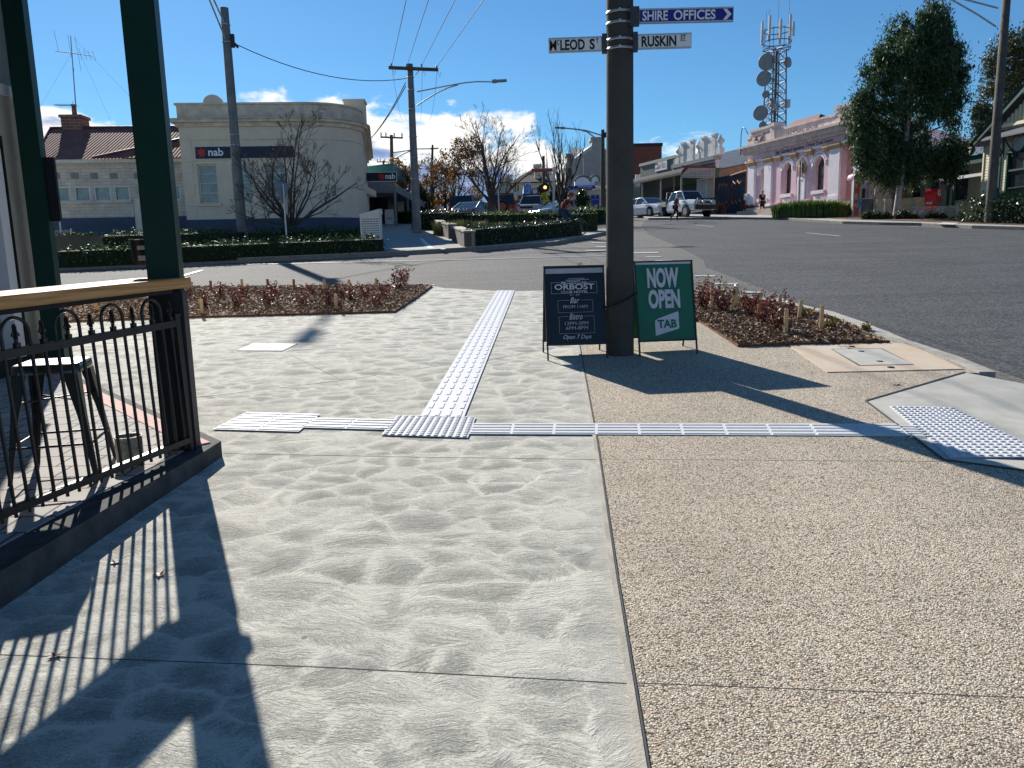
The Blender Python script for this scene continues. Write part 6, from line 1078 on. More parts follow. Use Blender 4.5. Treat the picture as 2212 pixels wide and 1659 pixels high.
LET = mat('painted_letter_brown', (.08, .04, .04), .8); LE2 = mat('painted_letter_purple', (.03, .02, .06), .7)
def ftxt(s, xa, ya0, ya1, xb, m, y, dz=0):
    a = ff(xa, ya0)[0]; b_ = ff(xb, ya0-100)[0]; return text(s, fh, a, b_, ya1[0]+dz, ya1[1]+dz, y, m)
u0_, u1_ = ff(957, 460)[0], ff(1192, 440)[0]; u2_, u3_ = ff(1217, 400)[0], ff(1388, 370)[0]; u4_ = ff(1470, 360)[0]; pz0 = ff(960, 503)[1]; pz1 = ff(960, 445)[1]
text('FATCHEN', fh, u0_, u1_, pz0, pz1, -.12, LET, 'lettering', .025); text('HOUSE', fh, u2_, u3_, pz0, pz1, -.12, LET, 'lettering', .025); text('1900', fh, u3_+.3, u4_, pz0+.1, pz1-.05, -.12, mat('faded_letter', (.38, .3, .27), .9))
u0_, u1_ = ff(752, 735)[0], ff(1165, 660)[0]; u2_, u3_ = ff(1198, 640)[0], ff(1582, 580)[0]; z0t = ff(752, 775)[1]; z1t = ff(752, 712)[1]
text('East Gippsland Insurance', fh, u0_, u1_, z0t-.1, z1t, -.0, LE2, 'lettering', .03); text('Orbost Travel Centre', fh, u2_, u3_, z0t+.05, z1t+.0, -.0, LE2, 'lettering', .03); text('&', fh, u1_+.08, u2_-.08, z0t, z0t+.25, 0, LE2)
# niche with a round medallion
un, zn = ff(1160, 955); MB().disc((un, -.12, zn), (0, 1, 0), .36, .14, 24).ball((un, -.2, zn), .16).build('medallion', OCH, fh); MB().box(un-.5, un+.42, -.1, 0, zn-1.6-1.9, zn-.55).wall(un-.42, un+.34, zn-3.4, zn-.7, [(un-.32, un+.24, zn-3.3, zn-.8)], -.14, -.1).build('niche_panel', PKL, fh)
MB().path([(un-(.55)*math.cos(math.pi*j/12), -.08, zn+.1+.6*math.sin(math.pi*j/12)) for j in range(13)], .09, 5).build('hood_mould', PKL, fh)
st_ = MB().box(uL1-3.2, uL1+2.4, -.9, -.0, -.3, .16).box(uL1-2.9, uL1+2.0, -.55, -.0, .16, .34).build('step', mat('step_cream', (.5, .42, .34), .85), fh)
# red gable roof behind the parapet
a, b_, c = ff(790, 412, 4), ff(1300, 195, 4), ff(1410, 275, 4); a2 = ff(945, 292, 4)
MB().add([(a[0]-.5, 2.5, a[1]-1), (c[0]+1, 2.5, c[1]-1.2), (b_[0], 4.6, b_[1]+.1), (a2[0], 4.6, a2[1]+.1), (a[0]-.5, 8, a[1]-1), (c[0]+1, 8, c[1]-1.2)], [(0, 1, 2, 3), (3, 2, 5, 4), (0, 3, 4), (1, 5, 2)]).build('roof', mat('red_iron_roof', (.2, .05, .04), .6, .15, 3), fh)
ds = MB().path([(-.3, -.45, zct-.5), (-.2, -.5, zct+.9), (.1, -.6, zct+1.4), (.5, -.65, zct+1.3), (.9, -.6, zct+.8)], .03, 5).build('cable_bracket', BLK, fh)
MB().box(.05, .45, -.3, -.16, 1.0, 1.45).build('meter_box', mat('meter_box_pale', (.6, .6, .58), .6), fh)
# grey rear hall with iron roof seen behind the street tree
o, q = bld('rear_hall', 'mauve-grey roofed hall behind the big street tree', 'building', B3, 62, 6, [(0, 1450), (1300, 1450), (1300, 560), (0, 640)], mat('mauve_wall', (.3, .25, .27), .85, .1, 1)); a, b_, c, d = q(-300, 640), q(1560, 560), q(1480, 290), q(500, 380); MB().add([(a[0], -.2, a[1]), (b_[0], -.2, b_[1]), (c[0], 6, c[1]+.6), (d[0], 6, d[1]+.3)], [(0, 1, 2, 3)]).build('roof', corr('mauve_iron', (.3, .25, .29), (.4, .34, .38), 0, .4), o)
# brick shop with urn parapet, veranda, then the next shops
FB = Fac((16.65, 63.4), (.304, -.953)); fb = lambda x, y, d=0: FB.uv(B1(x, y), d); us = thing('urn_parapet_shop', 'old white-parapet shop with urns, brick side wall and lattice-ended veranda', 'shop', FB.loc, FB.rot)
zt = fb(1605, 400)[1]; zb2 = fb(1605, 578)[1]; uE = fb(945, 600)[0]; PW = mat('old_white_parapet', (.85, .8, .74), .85, .1, 2.5, .3, 20, col2=(.62, .58, .54)); GNS = mat('green_shop_wall', (.06, .13, .07), .7, .1, 3)
MB().box(uE, 0, 0, .35, 0, zb2).build('front_wall', GNS, us); MB().box(uE, 0, -.02, .33, zb2+.002, zt-.3).build('parapet', PW, us); MB().box(uE-.1, .1, -.3, .45, zt-.3, zt).box(uE, 0, -.12, 0, zb2+.35, zb2+.5).build('cornice', mat('grey_cornice', (.33, .33, .32), .9, .15, 4), us)
rf0 = fb(2035, 445, 0); MB().prism([(-.35, 0), (-.35, 0)], 0, .01) if False else None
# brick side wall (runs back from the street at the near end)
bw = MB(); bw.add([(.0, .36, 0), (0, 14, 0), (0, 14, 6.0), (0, .36, zt-1.0), (-.3, .36, 0), (-.3, 14, 0), (-.3, 14, 6.0), (-.3, .36, zt-1.0)], [(0, 1, 2, 3), (7, 6, 5, 4), (0, 4, 5, 1), (3, 2, 6, 7), (0, 3, 7, 4), (1, 5, 6, 2)])
bw.build('brick_side_wall', brickmat('side_wall_brick', (.6, .24, .1), (.42, .17, .08), (.36, .25, .17), .5, .15, .018, rot=(R(90), 0, R(90))), us)
MB().add([(.15, .5, zt-1.05), (.15, 14, 5.95), (-6, 14, 7.6), (-6, .5, zt+.2)], [(0, 1, 2, 3)]).build('roof', GRF, us)
def urn(u, s=1.): MB().box(u-.3*s, u+.3*s, -.15, .25, zt, zt+.5*s).lathe([(.1*s, 0), (.22*s, .1*s), (.08*s, .2*s), (.3*s, .5*s), (.33*s, .62*s), (.12*s, .8*s), (.05*s, 1.0*s), (0, 1.1*s)], (u, .07, zt+.5*s), 10).build('urn', PW, us)
for x in (1000, 1290, 1628): urn(fb(x, 470)[0]-(.3 if x == 1628 else 0), 1.0)
for x0, x1, yt in ((1050, 1225, 350), (1345, 1545, 262)):
    a, b_ = fb(x0, 470)[0], fb(x1, 420)[0]; h_ = 1.55; c = (a+b_)/2; w2 = (b_-a)/2*.72
    MB().prism([(c-w2, zt)]+[(c-w2*math.cos(math.pi*k/12), zt+h_*.55+h_*.45*math.sin(math.pi*k/12)) for k in range(13)]+[(c+w2, zt)], -.06, .06).box(a, a+.45, -.12, .14, zt, zt+h_).box(b_-.45, b_, -.12, .14, zt, zt+h_).box(a-.06, a+.51, -.17, .19, zt+h_, zt+h_+.15).box(b_-.51, b_+.06, -.17, .19, zt+h_, zt+h_+.15).build('arched_crest', PW, us)
# veranda: bullnose roof on posts, lattice end
VD = 3.1; zv0 = 3.0; zv1 = 3.9; va = [(0, zv1)]
sec = [(0, zv1)]+[(-VD+.6-.6*math.sin(math.pi/2*k/6), zv0+.55*math.cos(math.pi/2*k/6)) for k in range(7)]+[(-VD, zv0-.02), (-VD+.04, zv0-.02), (-VD+.62, zv0+.5), (0, zv1-.05)]
vr = MB(); uV = fb(350, 800)[0]-6; vr.loft([[(u, y, z) for y, z in sec] for u in (uV, .05)], smooth=False); vr.build('veranda_roof', mat('veranda_dark_iron', (.035, .038, .04), .85, .2, 3, spec=.15), us)
lt = MB()
for k in range(24): y_ = -VD+.1+k*(VD-.1)/24; lt.box(.0, .03, y_, y_+.055, zv0-.25, zv0+.5)
for k in range(6): z_ = zv0-.25+k*.14; lt.box(.031, .05, -VD+.05, -.02, z_, z_+.05)
lt.build('lattice_end', mat('lattice_pale', (.45, .45, .42), .7), us); MB().box(-.02, .06, -VD, 0, zv0+.5, zv0+.68).build('end_fascia', MRN, us)
for k in range(8):
    u = -.1-k*3.3
    if u > uV: MB().box(u-.07, u+.07, -VD+.05, -VD+.17, 0, zv0).build('veranda_post', VPT, us)
MB().box(-.9, -.02, -.12, 0, .0, zv0-.2).build('end_pilaster', mat('cream_pilaster', (.45, .4, .33), .8), us); wf = MB().wall(-2.6, -1.0, .9, 2.9, [(-2.5, -1.1, 1.0, 2.8)], -.1, 0).build('window', WHT, us); MB().box(-2.5, -1.1, -.04, -.01, 1.0, 2.8).build('pane', mat('pale_window', (.35, .42, .42), .2), wf); MB().box(-8.5, -2.7, -.1, -.01, 0, 2.6).build('shop_window', SDK, us)
# grey-fronted shop with the round sign
u0p, u1p = fb(455, 600)[0], fb(965, 500)[0]; gs = thing('grey_front_shop', 'flat grey parapet shop with a round landscape sign and a red lettered board', 'shop', FB.loc, FB.rot); z1_ = fb(960, 408)[1]
MB().box(u0p, u1p-.1, -.05, .4, 0, z1_-.25).box(u0p, u1p-.1, .4, 8, 0, z1_-1).build('front_wall', mat('grey_green_wall', (.16, .17, .15), .8, .1, 2), gs); MB().box(u0p-.1, u1p, -.15, .45, z1_-.25, z1_).box(u1p-.25, u1p, -.12, .45, 0, z1_-.25).build('edge_trim', mat('trim_stone', (.4, .38, .32), .8), gs)
c = at(*B1(578, 620), 80); rs2 = thing('round_sign', 'round pale landscape sign on a bracket before the grey-fronted shop', 'sign', c, 0); MB().disc((0, 0, 0), (0, 1, 0), .52, .06, 32).build('disc', mat('pale_sky_sign', (.55, .66, .66), .6, .1, 1), rs2); MB().tube((.5, .02, .2), (1.6, .3, .3), .03).tube((.5, .02, -.2), (1.6, .3, -.25), .03).build('bracket', BLK, rs2)
MB().prism([(x*.21, z*.48) for x, z in ((-2.3, -.05), (-1.4, .25), (-.6, .05), (.3, .35), (1.2, .1), (2.3, -.0), (1.9, -.55), (0, -.95), (-1.8, -.6))], -.045, -.03).build('painted_hills', mat('sage_sign', (.22, .33, .25), .6), rs2)
a, b_ = fb(680, 640), fb(852, 480); za, zb3 = fb(680, 650)[1], fb(680, 500)[1]; sb_ = MB().box(a[0], b_[0], -.14, -.05, za, zb3).build('lettered_board', SWHT, gs); text('Book Palace', sb_, a[0]+.4, b_[0]-.2, zb3-.75, zb3-.15, -.14, mat('letter_red', (.45, .04, .03), .5)); text('Second hand', sb_, a[0]+.5, b_[0]-2.2, za+.55, za+.85, -.14, SBLK); text('books', sb_, a[0]+.8, b_[0]-2.6, za+.15, za+.42, -.14, SBLK)
bc = thing('brick_chimney_building', 'tall red-brown brick stack just right of the big concrete pole', 'building', (at(*B1(355, 700), 92).x-1.2, 92, gz(92)), 0); z_ = at(*B1(390, 285), 92).z-gz(92); MB().box(0, 4.4, 0, 2, 0, z_).build('stack', mat('dark_red_brick', (.2, .065, .045), .85, .2, 3), bc); MB().box(-.1, 4.5, -.1, 2.1, z_, z_+.35).build('cap', DRF, bc); MB().box(-8, 6, 2.2, 9, 0, z_*.45).build('wing', mat('dark_red_brick', (.2, .065, .045), .85, .2, 3), bc)
lo = thing('awning_shop', 'low shop with a striped blind and white lettered fascia near the pole', 'shop', (at(*B1(340, 900), 84).x-3, 84, gz(84)), 0); l = lambda x, y: (at(*B1(x, y), 84).x-lo.location.x, at(*B1(x, y), 84).z-lo.location.z)
a, b_ = l(320, 1070), l(530, 830); MB().box(a[0], b_[0], 0, 5, 0, b_[1]).build('wall', mat('shop_sage', (.2, .22, .18), .8), lo); a, b_ = l(320, 800), l(545, 722); MB().box(a[0], b_[0], -2.6, -2.4, a[1], b_[1]).build('fascia_board', SWHT, lo); text('Hot Dim Sims', lo, a[0]+.8, a[0]+(b_[0]-a[0])*.62, a[1]+.25, b_[1]-.3, -2.6, SBLU); text('DELI', lo, a[0]+(b_[0]-a[0])*.68, b_[0]-.3, a[1]+.25, b_[1]-.3, -2.6, mat('letter_red', (.45, .04, .03), .5))
a, b_ = l(330, 905), l(510, 822); mb = MB(); n = 16; [mb.add([(a[0]+(b_[0]-a[0])*k/n, -2.3, a[1]), (a[0]+(b_[0]-a[0])*(k+.5)/n, -2.3, a[1]), (a[0]+(b_[0]-a[0])*(k+.5)/n, -1.6, b_[1]), (a[0]+(b_[0]-a[0])*k/n, -1.6, b_[1])], [(0, 1, 2, 3)]) for k in range(n)]; mb.build('striped_blind', mat('blind_cream', (.5, .48, .4), .7), lo); MB().add([(a[0], -2.28, a[1]), (b_[0], -2.28, a[1]), (b_[0], -1.58, b_[1]), (a[0], -1.58, b_[1])], [(0, 1, 2, 3)]).build('blind_backing', mat('blind_grey', (.2, .2, .18), .7), lo)
# painted gate across the lane
g0_, g1_ = Vector(FB.p)+FB.d*.25-FB.n*.2, Vector(FF.p)-FF.d*.05-FF.n*.1; dg = g1_-g0_; gt = thing('painted_gate', 'dark corrugated lane gate painted with a bold orange zigzag mural', 'gate', (g0_.x, g0_.y, gz(g0_.y)), math.atan2(dg.y, dg.x)); LG = dg.length; slp = (gz(g1_.y)-gz(g0_.y))/LG
z1g = 2.75; mb = MB(); nn_g = int(LG/.09)
for k in range(nn_g): x0 = LG*k/nn_g; x1 = LG*(k+1)/nn_g; mb.add([(x0, 0, slp*x0), ((x0+x1)/2, -.025, slp*x0), (x1, 0, slp*x1), (x0, 0, z1g), ((x0+x1)/2, -.025, z1g), (x1, 0, z1g)], [(0, 1, 4, 3), (1, 2, 5, 4)])
mb.build('corrugated_sheet', mat('gate_dark_blue', (.018, .025, .045), .6, .25, 3), gt); OR = mat('mural_orange', (.4, .14, .05), .7, .2, 6); PNK = mat('mural_plum', (.12, .03, .06), .7)
for sx in (0, 1):
    zz_ = MB()
    b0 = LG*(.16+.42*sx)
    for s_ in (1, -1):
        zz_ = MB(); zc_ = 1.38; zz_.path([(b0+LG*.30*t, -.04, zc_+s_*(.42+.42*v)) for t, v in ((0, .2), (.15, 1), (.4, .45), (.6, 1.0), (.85, .35), (1., .8))], .055, 5); zz_.build('mural_zigzag', OR, gt); m_ = MB()
for x_, w_, a_, b__ in ((.42, .05, .95, 1.8), (.62, .05, .95, 1.8), (.48, .12, 1.3, 1.4), (.52, .03, .5, 2.3)): m_.box(LG*x_-w_, LG*x_+w_, -.045, -.028, a_, b__)
m_.build('mural_bars', PNK, gt); MB().tube((LG*.55, -.06, z1g-.05), (LG+.1, -.06, z1g+.12), .05).build('timber_rail', OCH, gt)
# ---------------------------------------------------------------- telecommunications tower
YT = 104.; T0 = Vector((at(*B4(290, 960), YT).x, YT, gz(YT))); tw = thing('telecom_tower', 'tall lattice telecommunications tower with round dishes behind the pink hall', 'tower', T0, R(12)); tl = lambda x, y: at(*B4(x, y), YT)-T0; ztop = tl(300, 390).z; LAT = mat('lattice_grey', (.13, .14, .16), .5, .1, 3, metal=.4)
mb = MB(); wb, wt = 2.5, 1.7; nl_ = 15; cn_ = lambda z, i: (Vector(((-1, 1, 1, -1)[i], (-1, -1, 1, 1)[i], 0))*(wb+(wt-wb)*z/ztop)/2+Vector((0, 0, z)))
for i in range(4): mb.tube(cn_(0, i), cn_(ztop, i), .09, n=5)
for k in range(nl_):
    za, zc_ = ztop*k/nl_, ztop*(k+1)/nl_
    for i in range(4): j = (i+1) % 4; mb.tube(cn_(za, i), cn_(zc_, j), .045, n=4).tube(cn_(za, j), cn_(zc_, i), .045, n=4).tube(cn_(zc_, i), cn_(zc_, j), .04, n=4)
mb.build('lattice_mast', LAT, tw); MB().box(-.15, .15, -.1, .1, 0, ztop).build('cable_ladder', mat('cable_run_dark', (.05, .055, .06), .7), tw)
pl2 = MB(); [pl2.torus((0, 0, ztop+z_), (0, 0, 1), r_, .06, 16, 4) for z_, r_ in ((.2, 1.7), (1.0, 1.8), (2.4, 1.7))]
for k in range(8): a = k*math.pi/4; pl2.tube((0, 0, ztop+.2), (1.75*math.cos(a), 1.75*math.sin(a), ztop+.2), .05).tube((1.7*math.cos(a), 1.7*math.sin(a), ztop), (1.75*math.cos(a), 1.75*math.sin(a), ztop+2.6), .04)
pl2.build('head_frame', LAT, tw); PAN = mat('panel_antenna_pale', (.4, .43, .46), .5)
for k in range(9): a = k*math.pi/4.5+.2; x_, y_ = 1.95*math.cos(a), 1.95*math.sin(a); MB().box(x_-.14, x_+.14, y_-.08, y_+.08, ztop+1.0+(k % 3)*.3, ztop+3.3+(k % 2)*.6).build('panel_antenna', PAN, tw)
for x_, y_, h_ in ((-1.6, 0, 4.6), (.4, .5, 8.2), (1.4, -.3, 9.0), (-.7, .9, 5.2)): MB().tube((x_, y_, ztop+1.5), (x_, y_, ztop+h_), .035, n=5).build('whip_antenna', PAN, tw)
DSH = mat('dish_grey', (.2, .22, .23), .6, .1, 2); Ri = Matrix.Rotation(-R(12), 3, 'Z')
for x, y, r, sx in ((233, 477, 59, -1), (212, 605, 54, -1), (226, 725, 27, -1), (187, 870, 54, -1), (203, 963, 28, -1), (390, 480, 38, 1), (376, 711, 10, 1), (318, 715, 10, 1)):
    c = Ri @ tl(x, y); rr = r*.281*YT/1662; ax = Ri @ Vector((sx*.55, -.83, 0)); mb = MB(); ax.normalize(); u_ = ax.orthogonal().normalized(); v_ = ax.cross(u_); n = 20
    rg = lambda rad_, off: [c+ax*off+(u_*math.cos(2*math.pi*k/n)+v_*math.sin(2*math.pi*k/n))*rad_ for k in range(n)]
    mb.loft([rg(rr*.02, -.3*rr), rg(rr*.7, -.18*rr), rg(rr, .0), rg(rr, .25*rr), rg(rr*.96, .27*rr)]); mb.tube(c-ax*.3*rr, (cn_(max(c.z, .2), 0)*.5+cn_(max(c.z, .2), 2)*.5)+Vector((0, 0, 0)), .06); mb.build('dish_antenna', DSH, tw)
for x, y in ((383, 797), (268, 790), (300, 820)): c = Ri @ tl(x, y); MB().box(c.x-.4, c.x+.4, c.y-.3, c.y+.3, c.z-.5, c.z+.5).build('equipment_box', PAN, tw)
# ---------------------------------------------------------------- big street tree, eucalypts beyond
GUM = leafmat('gum_leaves', [(.012, .028, .011), (.024, .052, .018), (.042, .085, .026), (.06, .11, .034), (.09, .14, .05)], .6, .32); k4 = .2811
lc = (at(1935, 468, 42.6).x, 42.6); tb = [(1530, 60, 40), (1500, 130, 75), (1420, 130, 50), (1300, 230, 90), (1500, 250, 130), (1190, 330, 60), (1400, 350, 130), (1600, 300, 70), (1110, 460, 85), (1040, 560, 60), (1250, 480, 140), (1450, 470, 150), (1620, 440, 90), (1720, 470, 70), (1740, 580, 60), (1640, 620, 130), (1130, 620, 110), (1350, 640, 120), (1500, 660, 120), (960, 740, 70), (920, 800, 50), (1010, 870, 120), (1180, 800, 130), (1330, 830, 90), (1500, 850, 150), (1680, 780, 90), (1700, 930, 60), (930, 1050, 70), (1040, 1010, 110), (1200, 1000, 120), (1380, 1010, 100), (1080, 1200, 120), (1250, 1170, 110), (1430, 1180, 130), (1600, 1170, 120), (1690, 1240, 80), (940, 1230, 50), (990, 1330, 50), (1150, 1340, 80), (1350, 1310, 90), (1520, 1290, 90)]
cols_ = blobs(B4, lc[1], [(x, y, r*1.02) for x, y, r in tb]+[(1010, 1180, 80), (1080, 1300, 70), (1560, 1240, 110), (1250, 1320, 90), (1400, 1400, 50), (1640, 1330, 60), (1130, 1420, 40)], lc, k4); crown_tree('street_tree', 'tall dense drooping gum tree with pale trunk beside the phone booth', lc, cols_, GUM, .2, 62, ([(0, 0, -.1), (.12, 0, 1.6), (.25, 0, 3), (.45, 0, 6), (.75, 0, 9.5)], [.2, .165, .14, .1, .04]), .62, .27, 3, mat('pale_gum_bark', (.5, .42, .37), .7, .2, 3, col2=(.3, .24, .2)), .36, dn=2.2, core=30)
lc = (at(*B4(2100, 1100), 88).x, 88.); crown_tree('gum_tree', 'big eucalypt behind the weatherboard roof at the right edge', lc, blobs(B4, 88, [(2150, 300, 90), (2080, 400, 110), (2200, 430, 120), (1990, 480, 80), (1950, 560, 60), (2100, 580, 130), (2200, 650, 130), (2000, 690, 80), (2130, 760, 110), (2260, 330, 120), (2300, 560, 140)], lc, k4), leafmat('eucalypt_leaves', [(.02, .03, .012), (.045, .06, .022), (.08, .09, .035), (.11, .11, .05)], .5, .25), .34, 12, ([(0, 0, 0), (0, 0, 6), (.4, 0, 14)], [.5, .35, .15]), .4, .36, 4, BRK, .8, dn=1.6, core=60)
lc = (at(*B4(1880, 1100), 80).x, 80.); crown_tree('gum_tree', 'lower eucalypt between the street tree and the weatherboard roof', lc, blobs(B4, 80, [(1830, 850, 60), (1900, 830, 60), (1960, 870, 80), (1840, 930, 60), (1930, 960, 90), (1990, 990, 80), (1860, 1010, 60)], lc, k4), leafmat('eucalypt_leaves', [], .5), .32, 16, ([(0, 0, 0), (0, 0, 4)], [.3, .15]), .4, .36, 5, BRK, .7, dn=1.6, core=60)
# ---------------------------------------------------------------- weatherboard post office
YP = 44.; FPc = Fac((at(*B3(1545, 1300), YP).x, YP), (.12, -.993), gz(YP)+.35); fp = lambda x, y, d=0: FPc.uv(B3(x, y), d)
po_ = thing('weatherboard_building', 'cream weatherboard building with dark green trim and gable behind the right-hand pole', 'building', FPc.loc, FPc.rot)
WB = mat('cream_weatherboard', (.85, .78, .55), .7, .06, 2); GT = mat('deep_green_trim', (.012, .07, .055), .5, .12, 5); RB2 = mat('slate_grey_roof', (.12, .13, .16), .5, .12, 4)
zE = fp(1545, 620)[1]; UR = 9.0; bb = MB(); nb_ = int(zE/.15)
wA = fp(1640, 1330)[0]+.0, fp(1780, 1330)[0]; wB0, wB1 = fp(1840, 1320)[0], fp(1840, 1320)[0]+2.4; wz0_, wz1_ = fp(1880, 1345)[1], fp(1880, 660)[1]; dA0 = fp(1640, 1200)[0]+.25; dA1 = fp(1775, 1200)[0]
for k in range(nb_+1):
    z0b, z1b = k*.15, min(k*.15+.155, zE+.1)
    segs = [(0, UR)]
    for h0, h1, hz0, hz1 in ((dA0, dA1, .1, wz1_), (wB0, wB1, wz0_, wz1_)):
        if z1b > hz0 and z0b < hz1: segs = [s for a, b_ in segs for s in ((a, min(b_, h0)), (max(a, h1), b_)) if s[1]-s[0] > .02]
    for a, b_ in segs: bb.add([(a, -.03, z0b), (b_, -.03, z0b), (b_, -.005, z1b), (a, -.005, z1b), (a, .1, z0b), (b_, .1, z0b), (b_, .1, z1b), (a, .1, z1b)], [(0, 1, 2, 3), (0, 4, 5, 1), (0, 3, 7, 4), (1, 5, 6, 2), (3, 2, 6, 7)])
bb.build('weatherboards', WB, po_); MB().box(-.1, .0, -.06, .12, 0, zE+.1).build('corner_board', WB, po_)
wl = MB().box(0, UR, .14, 6, -.3, zE).box(0, .12, .12, 6, -.3, zE); wl.build('wall', WB, po_)
for a, b_, c, d in ((dA0, dA1, .1, wz1_), (wB0, wB1, wz0_, wz1_)):
    wf = MB().wall(a, b_, c, d, [(a+.1, b_-.1, c+.1, d-.1)], -.09, .08).box(a+.1, b_-.1, -.06, .05, c+(d-c)*.62, c+(d-c)*.62+.1).box((a+b_)/2-.03, (a+b_)/2+.03, -.05, .05, c+(d-c)*.62, d-.1).box(a+.1, b_-.1, -.05, .05, c+(d-c)*.3, c+(d-c)*.3+.04).build('window', GT, po_); MB().box(a+.1, b_-.1, .06, .1, c+.1, d-.1).build('pane', DGL, wf)
# gable facing the street
gA = fp(1385, 590, -.5); gP = fp(2010, -60, -.5); gu0 = gA[0]; gz0 = gA[1]; gu1 = max(gP[0], 2.2); gzp = gP[1]; 
gu1 = 3.4; gzp = zE+2.9; gw = gu1-gu0; zb_g = fp(1770, 268)[1]
gbl = fp(1780, 262, -.1); uvb = MB()
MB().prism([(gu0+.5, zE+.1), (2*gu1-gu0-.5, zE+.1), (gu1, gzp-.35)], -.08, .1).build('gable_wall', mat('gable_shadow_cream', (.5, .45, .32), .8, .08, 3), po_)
bt_ = MB(); n_b = 26
for k in range(n_b):
    u = gu0+.7+(2*gw-1.4)*k/n_b; zt_ = min((u-gu0)/gw, (2*gu1-gu0-u)/gw)*(gzp-gz0)+gz0-.35
    if zt_ > zE+1.1: bt_.box(u, u+.12, -.14, -.08, zE+1.0, zt_)
bt_.build('gable_battens', WB, po_); MB().box(gu0+.9, 2*gu1-gu0-.9, -.3, -.08, zE+.85, zE+1.02).build('gable_rail', WB, po_); MB().add([(gu0+1.2, -.75, zE+.35), (2*gu1-gu0-1.2, -.75, zE+.35), (2*gu1-gu0-1.2, -.1, zE+.75), (gu0+1.2, -.1, zE+.75), (gu0+1.2, -.75, zE+.28), (2*gu1-gu0-1.2, -.75, zE+.28)], [(0, 1, 2, 3), (0, 4, 5, 1)]).build('window_hood', RB2, po_)
for u in (wB0-.3, wB0+.4): MB().path([(u, -.7, zE+.3), (u, -.05, zE-.5)], .04, 4).box(u-.03, u+.03, -.1, -.03, zE-.7, zE+.3).build('hood_bracket', GT, po_)
bg_ = MB()
for s_ in (0, 1):
    m_ = (lambda u: u) if s_ == 0 else (lambda u: 2*gu1-u)
    bg_.prism([(m_(gu0), gz0-.25), (m_(gu0-.08), gz0+.05), (m_(gu1), gzp+.05), (m_(gu1), gzp-.3), (m_(gu0+.9), gz0+.35)], -.55, -.47); bg_.disc((m_(gu0+.12), -.51, gz0-.2), (0, 1, 0), .3, .08)
bg_.disc((gu1, -.5, gzp-.5), (0, 1, 0), .32, .1); bg_.build('bargeboard', GT, po_); [MB().disc((u, -.57, z), (0, 1, 0), .2, .05).build('roundel', WB, po_) for u, z in ((gu0+.12, gz0-.2), (2*gu1-gu0-.12, gz0-.2), (gu1, gzp-.5))]
MB().add([(gu0-.1, -.6, gz0), (gu1, -.6, gzp+.1), (gu1, 6, gzp+.1), (gu0-.1, 6, gz0), (2*gu1-gu0+.1, -.6, gz0), (2*gu1-gu0+.1, 6, gz0)], [(0, 1, 2, 3), (1, 4, 5, 2)]).build('roof', RB2, po_)
ck = fp(2060, 490); MB().disc((wB0+.9, -.12, zE-.05), (0, 1, 0), .5, .12, 28).build('round_vent', GT, po_); MB().disc((wB0+.9, -.2, zE-.05), (0, 1, 0), .42, .02, 28).build('round_vent_glass', PANE, po_)
# recessed left wing with green posts
rx = fp(1000, 1300, 2.2)[0]; zf0, zf1 = fp(1500, 800, .3)[1], fp(1500, 690, .3)[1]
lw_ = rx-4; MB().box(lw_, -.1, 2.2, 2.5, -.3, zf1).build('wing_wall', mat('cream_board_wall', (.75, .68, .48), .75, .06, 3), po_); MB().box(lw_, -.1, .25, .4, zf0, zf1).build('fascia', GT, po_)
MB().box(lw_, -.1, .2, .38, zf0-.75, zf0-.58).build('veranda_rail', WHT, po_); MB().add([(lw_-.3, .1, zf1), (-.0, .1, zf1), (-.0, 5, zf1+1.9), (lw_+2, 5, zf1+1.9)], [(0, 1, 2, 3)]).build('wing_roof', RB2, po_)
for x in (1105, 1178): u = fp(x, 1200, .3)[0]; MB().box(u-.06, u+.06, .25, .37, -.3, zf0).build('veranda_post', GT, po_)
a, b_ = fp(1195, 1290, 2.2), fp(1380, 900, 2.2); wf = MB().wall(a[0], b_[0], a[1], b_[1], [(a[0]+.1, b_[0]-.1, a[1]+.1, b_[1]-.1)], 2.1, 2.2).build('window', GT, po_); MB().box(a[0]+.1, b_[0]-.1, 2.15, 2.19, a[1]+.1, b_[1]-.1).build('pane', DGL, wf)
for x in (700, 930): u = fp(x, 1200, 2.2)[0]; MB().box(u-.35, u+.35, 2.12, 2.19, 0, 2.3).build('side_window', DGL, po_)
# low stone wall, post box, phone booth, pickets
RUB, nn, ll, b = newmat('crazy_stone'); b.inputs['Roughness'].default_value = .85; c = nd(nn, 'ShaderNodeTexCoord'); vo = nd(nn, 'ShaderNodeTexVoronoi', i_Scale=2.3, feature='DISTANCE_TO_EDGE'); v2 = nd(nn, 'ShaderNodeTexVoronoi', i_Scale=2.3); ll.new(c.outputs['Object'], vo.inputs['Vector']); ll.new(c.outputs['Object'], v2.inputs['Vector'])
s1 = nd(nn, 'ShaderNodeSeparateColor'); ll.new(v2.outputs['Color'], s1.inputs[0]); cr_ = ramp(nn, ll, s1.outputs[0], [(0, (.4, .32, .22)), (.4, (.52, .45, .35)), (.7, (.62, .56, .45)), (1, (.42, .36, .28))]); mxs = nd(nn, 'ShaderNodeMix', data_type='RGBA'); mr = nd(nn, 'ShaderNodeMapRange'); mr.inputs[2].default_value = .05; ll.new(vo.outputs['Distance'], mr.inputs[0]); ll.new(mr.outputs[0], mxs.inputs[0]); mxs.inputs[6].default_value = (.2, .17, .13, 1); ll.new(cr_, mxs.inputs[7]); ll.new(mxs.outputs[2], b.inputs['Base Color'])
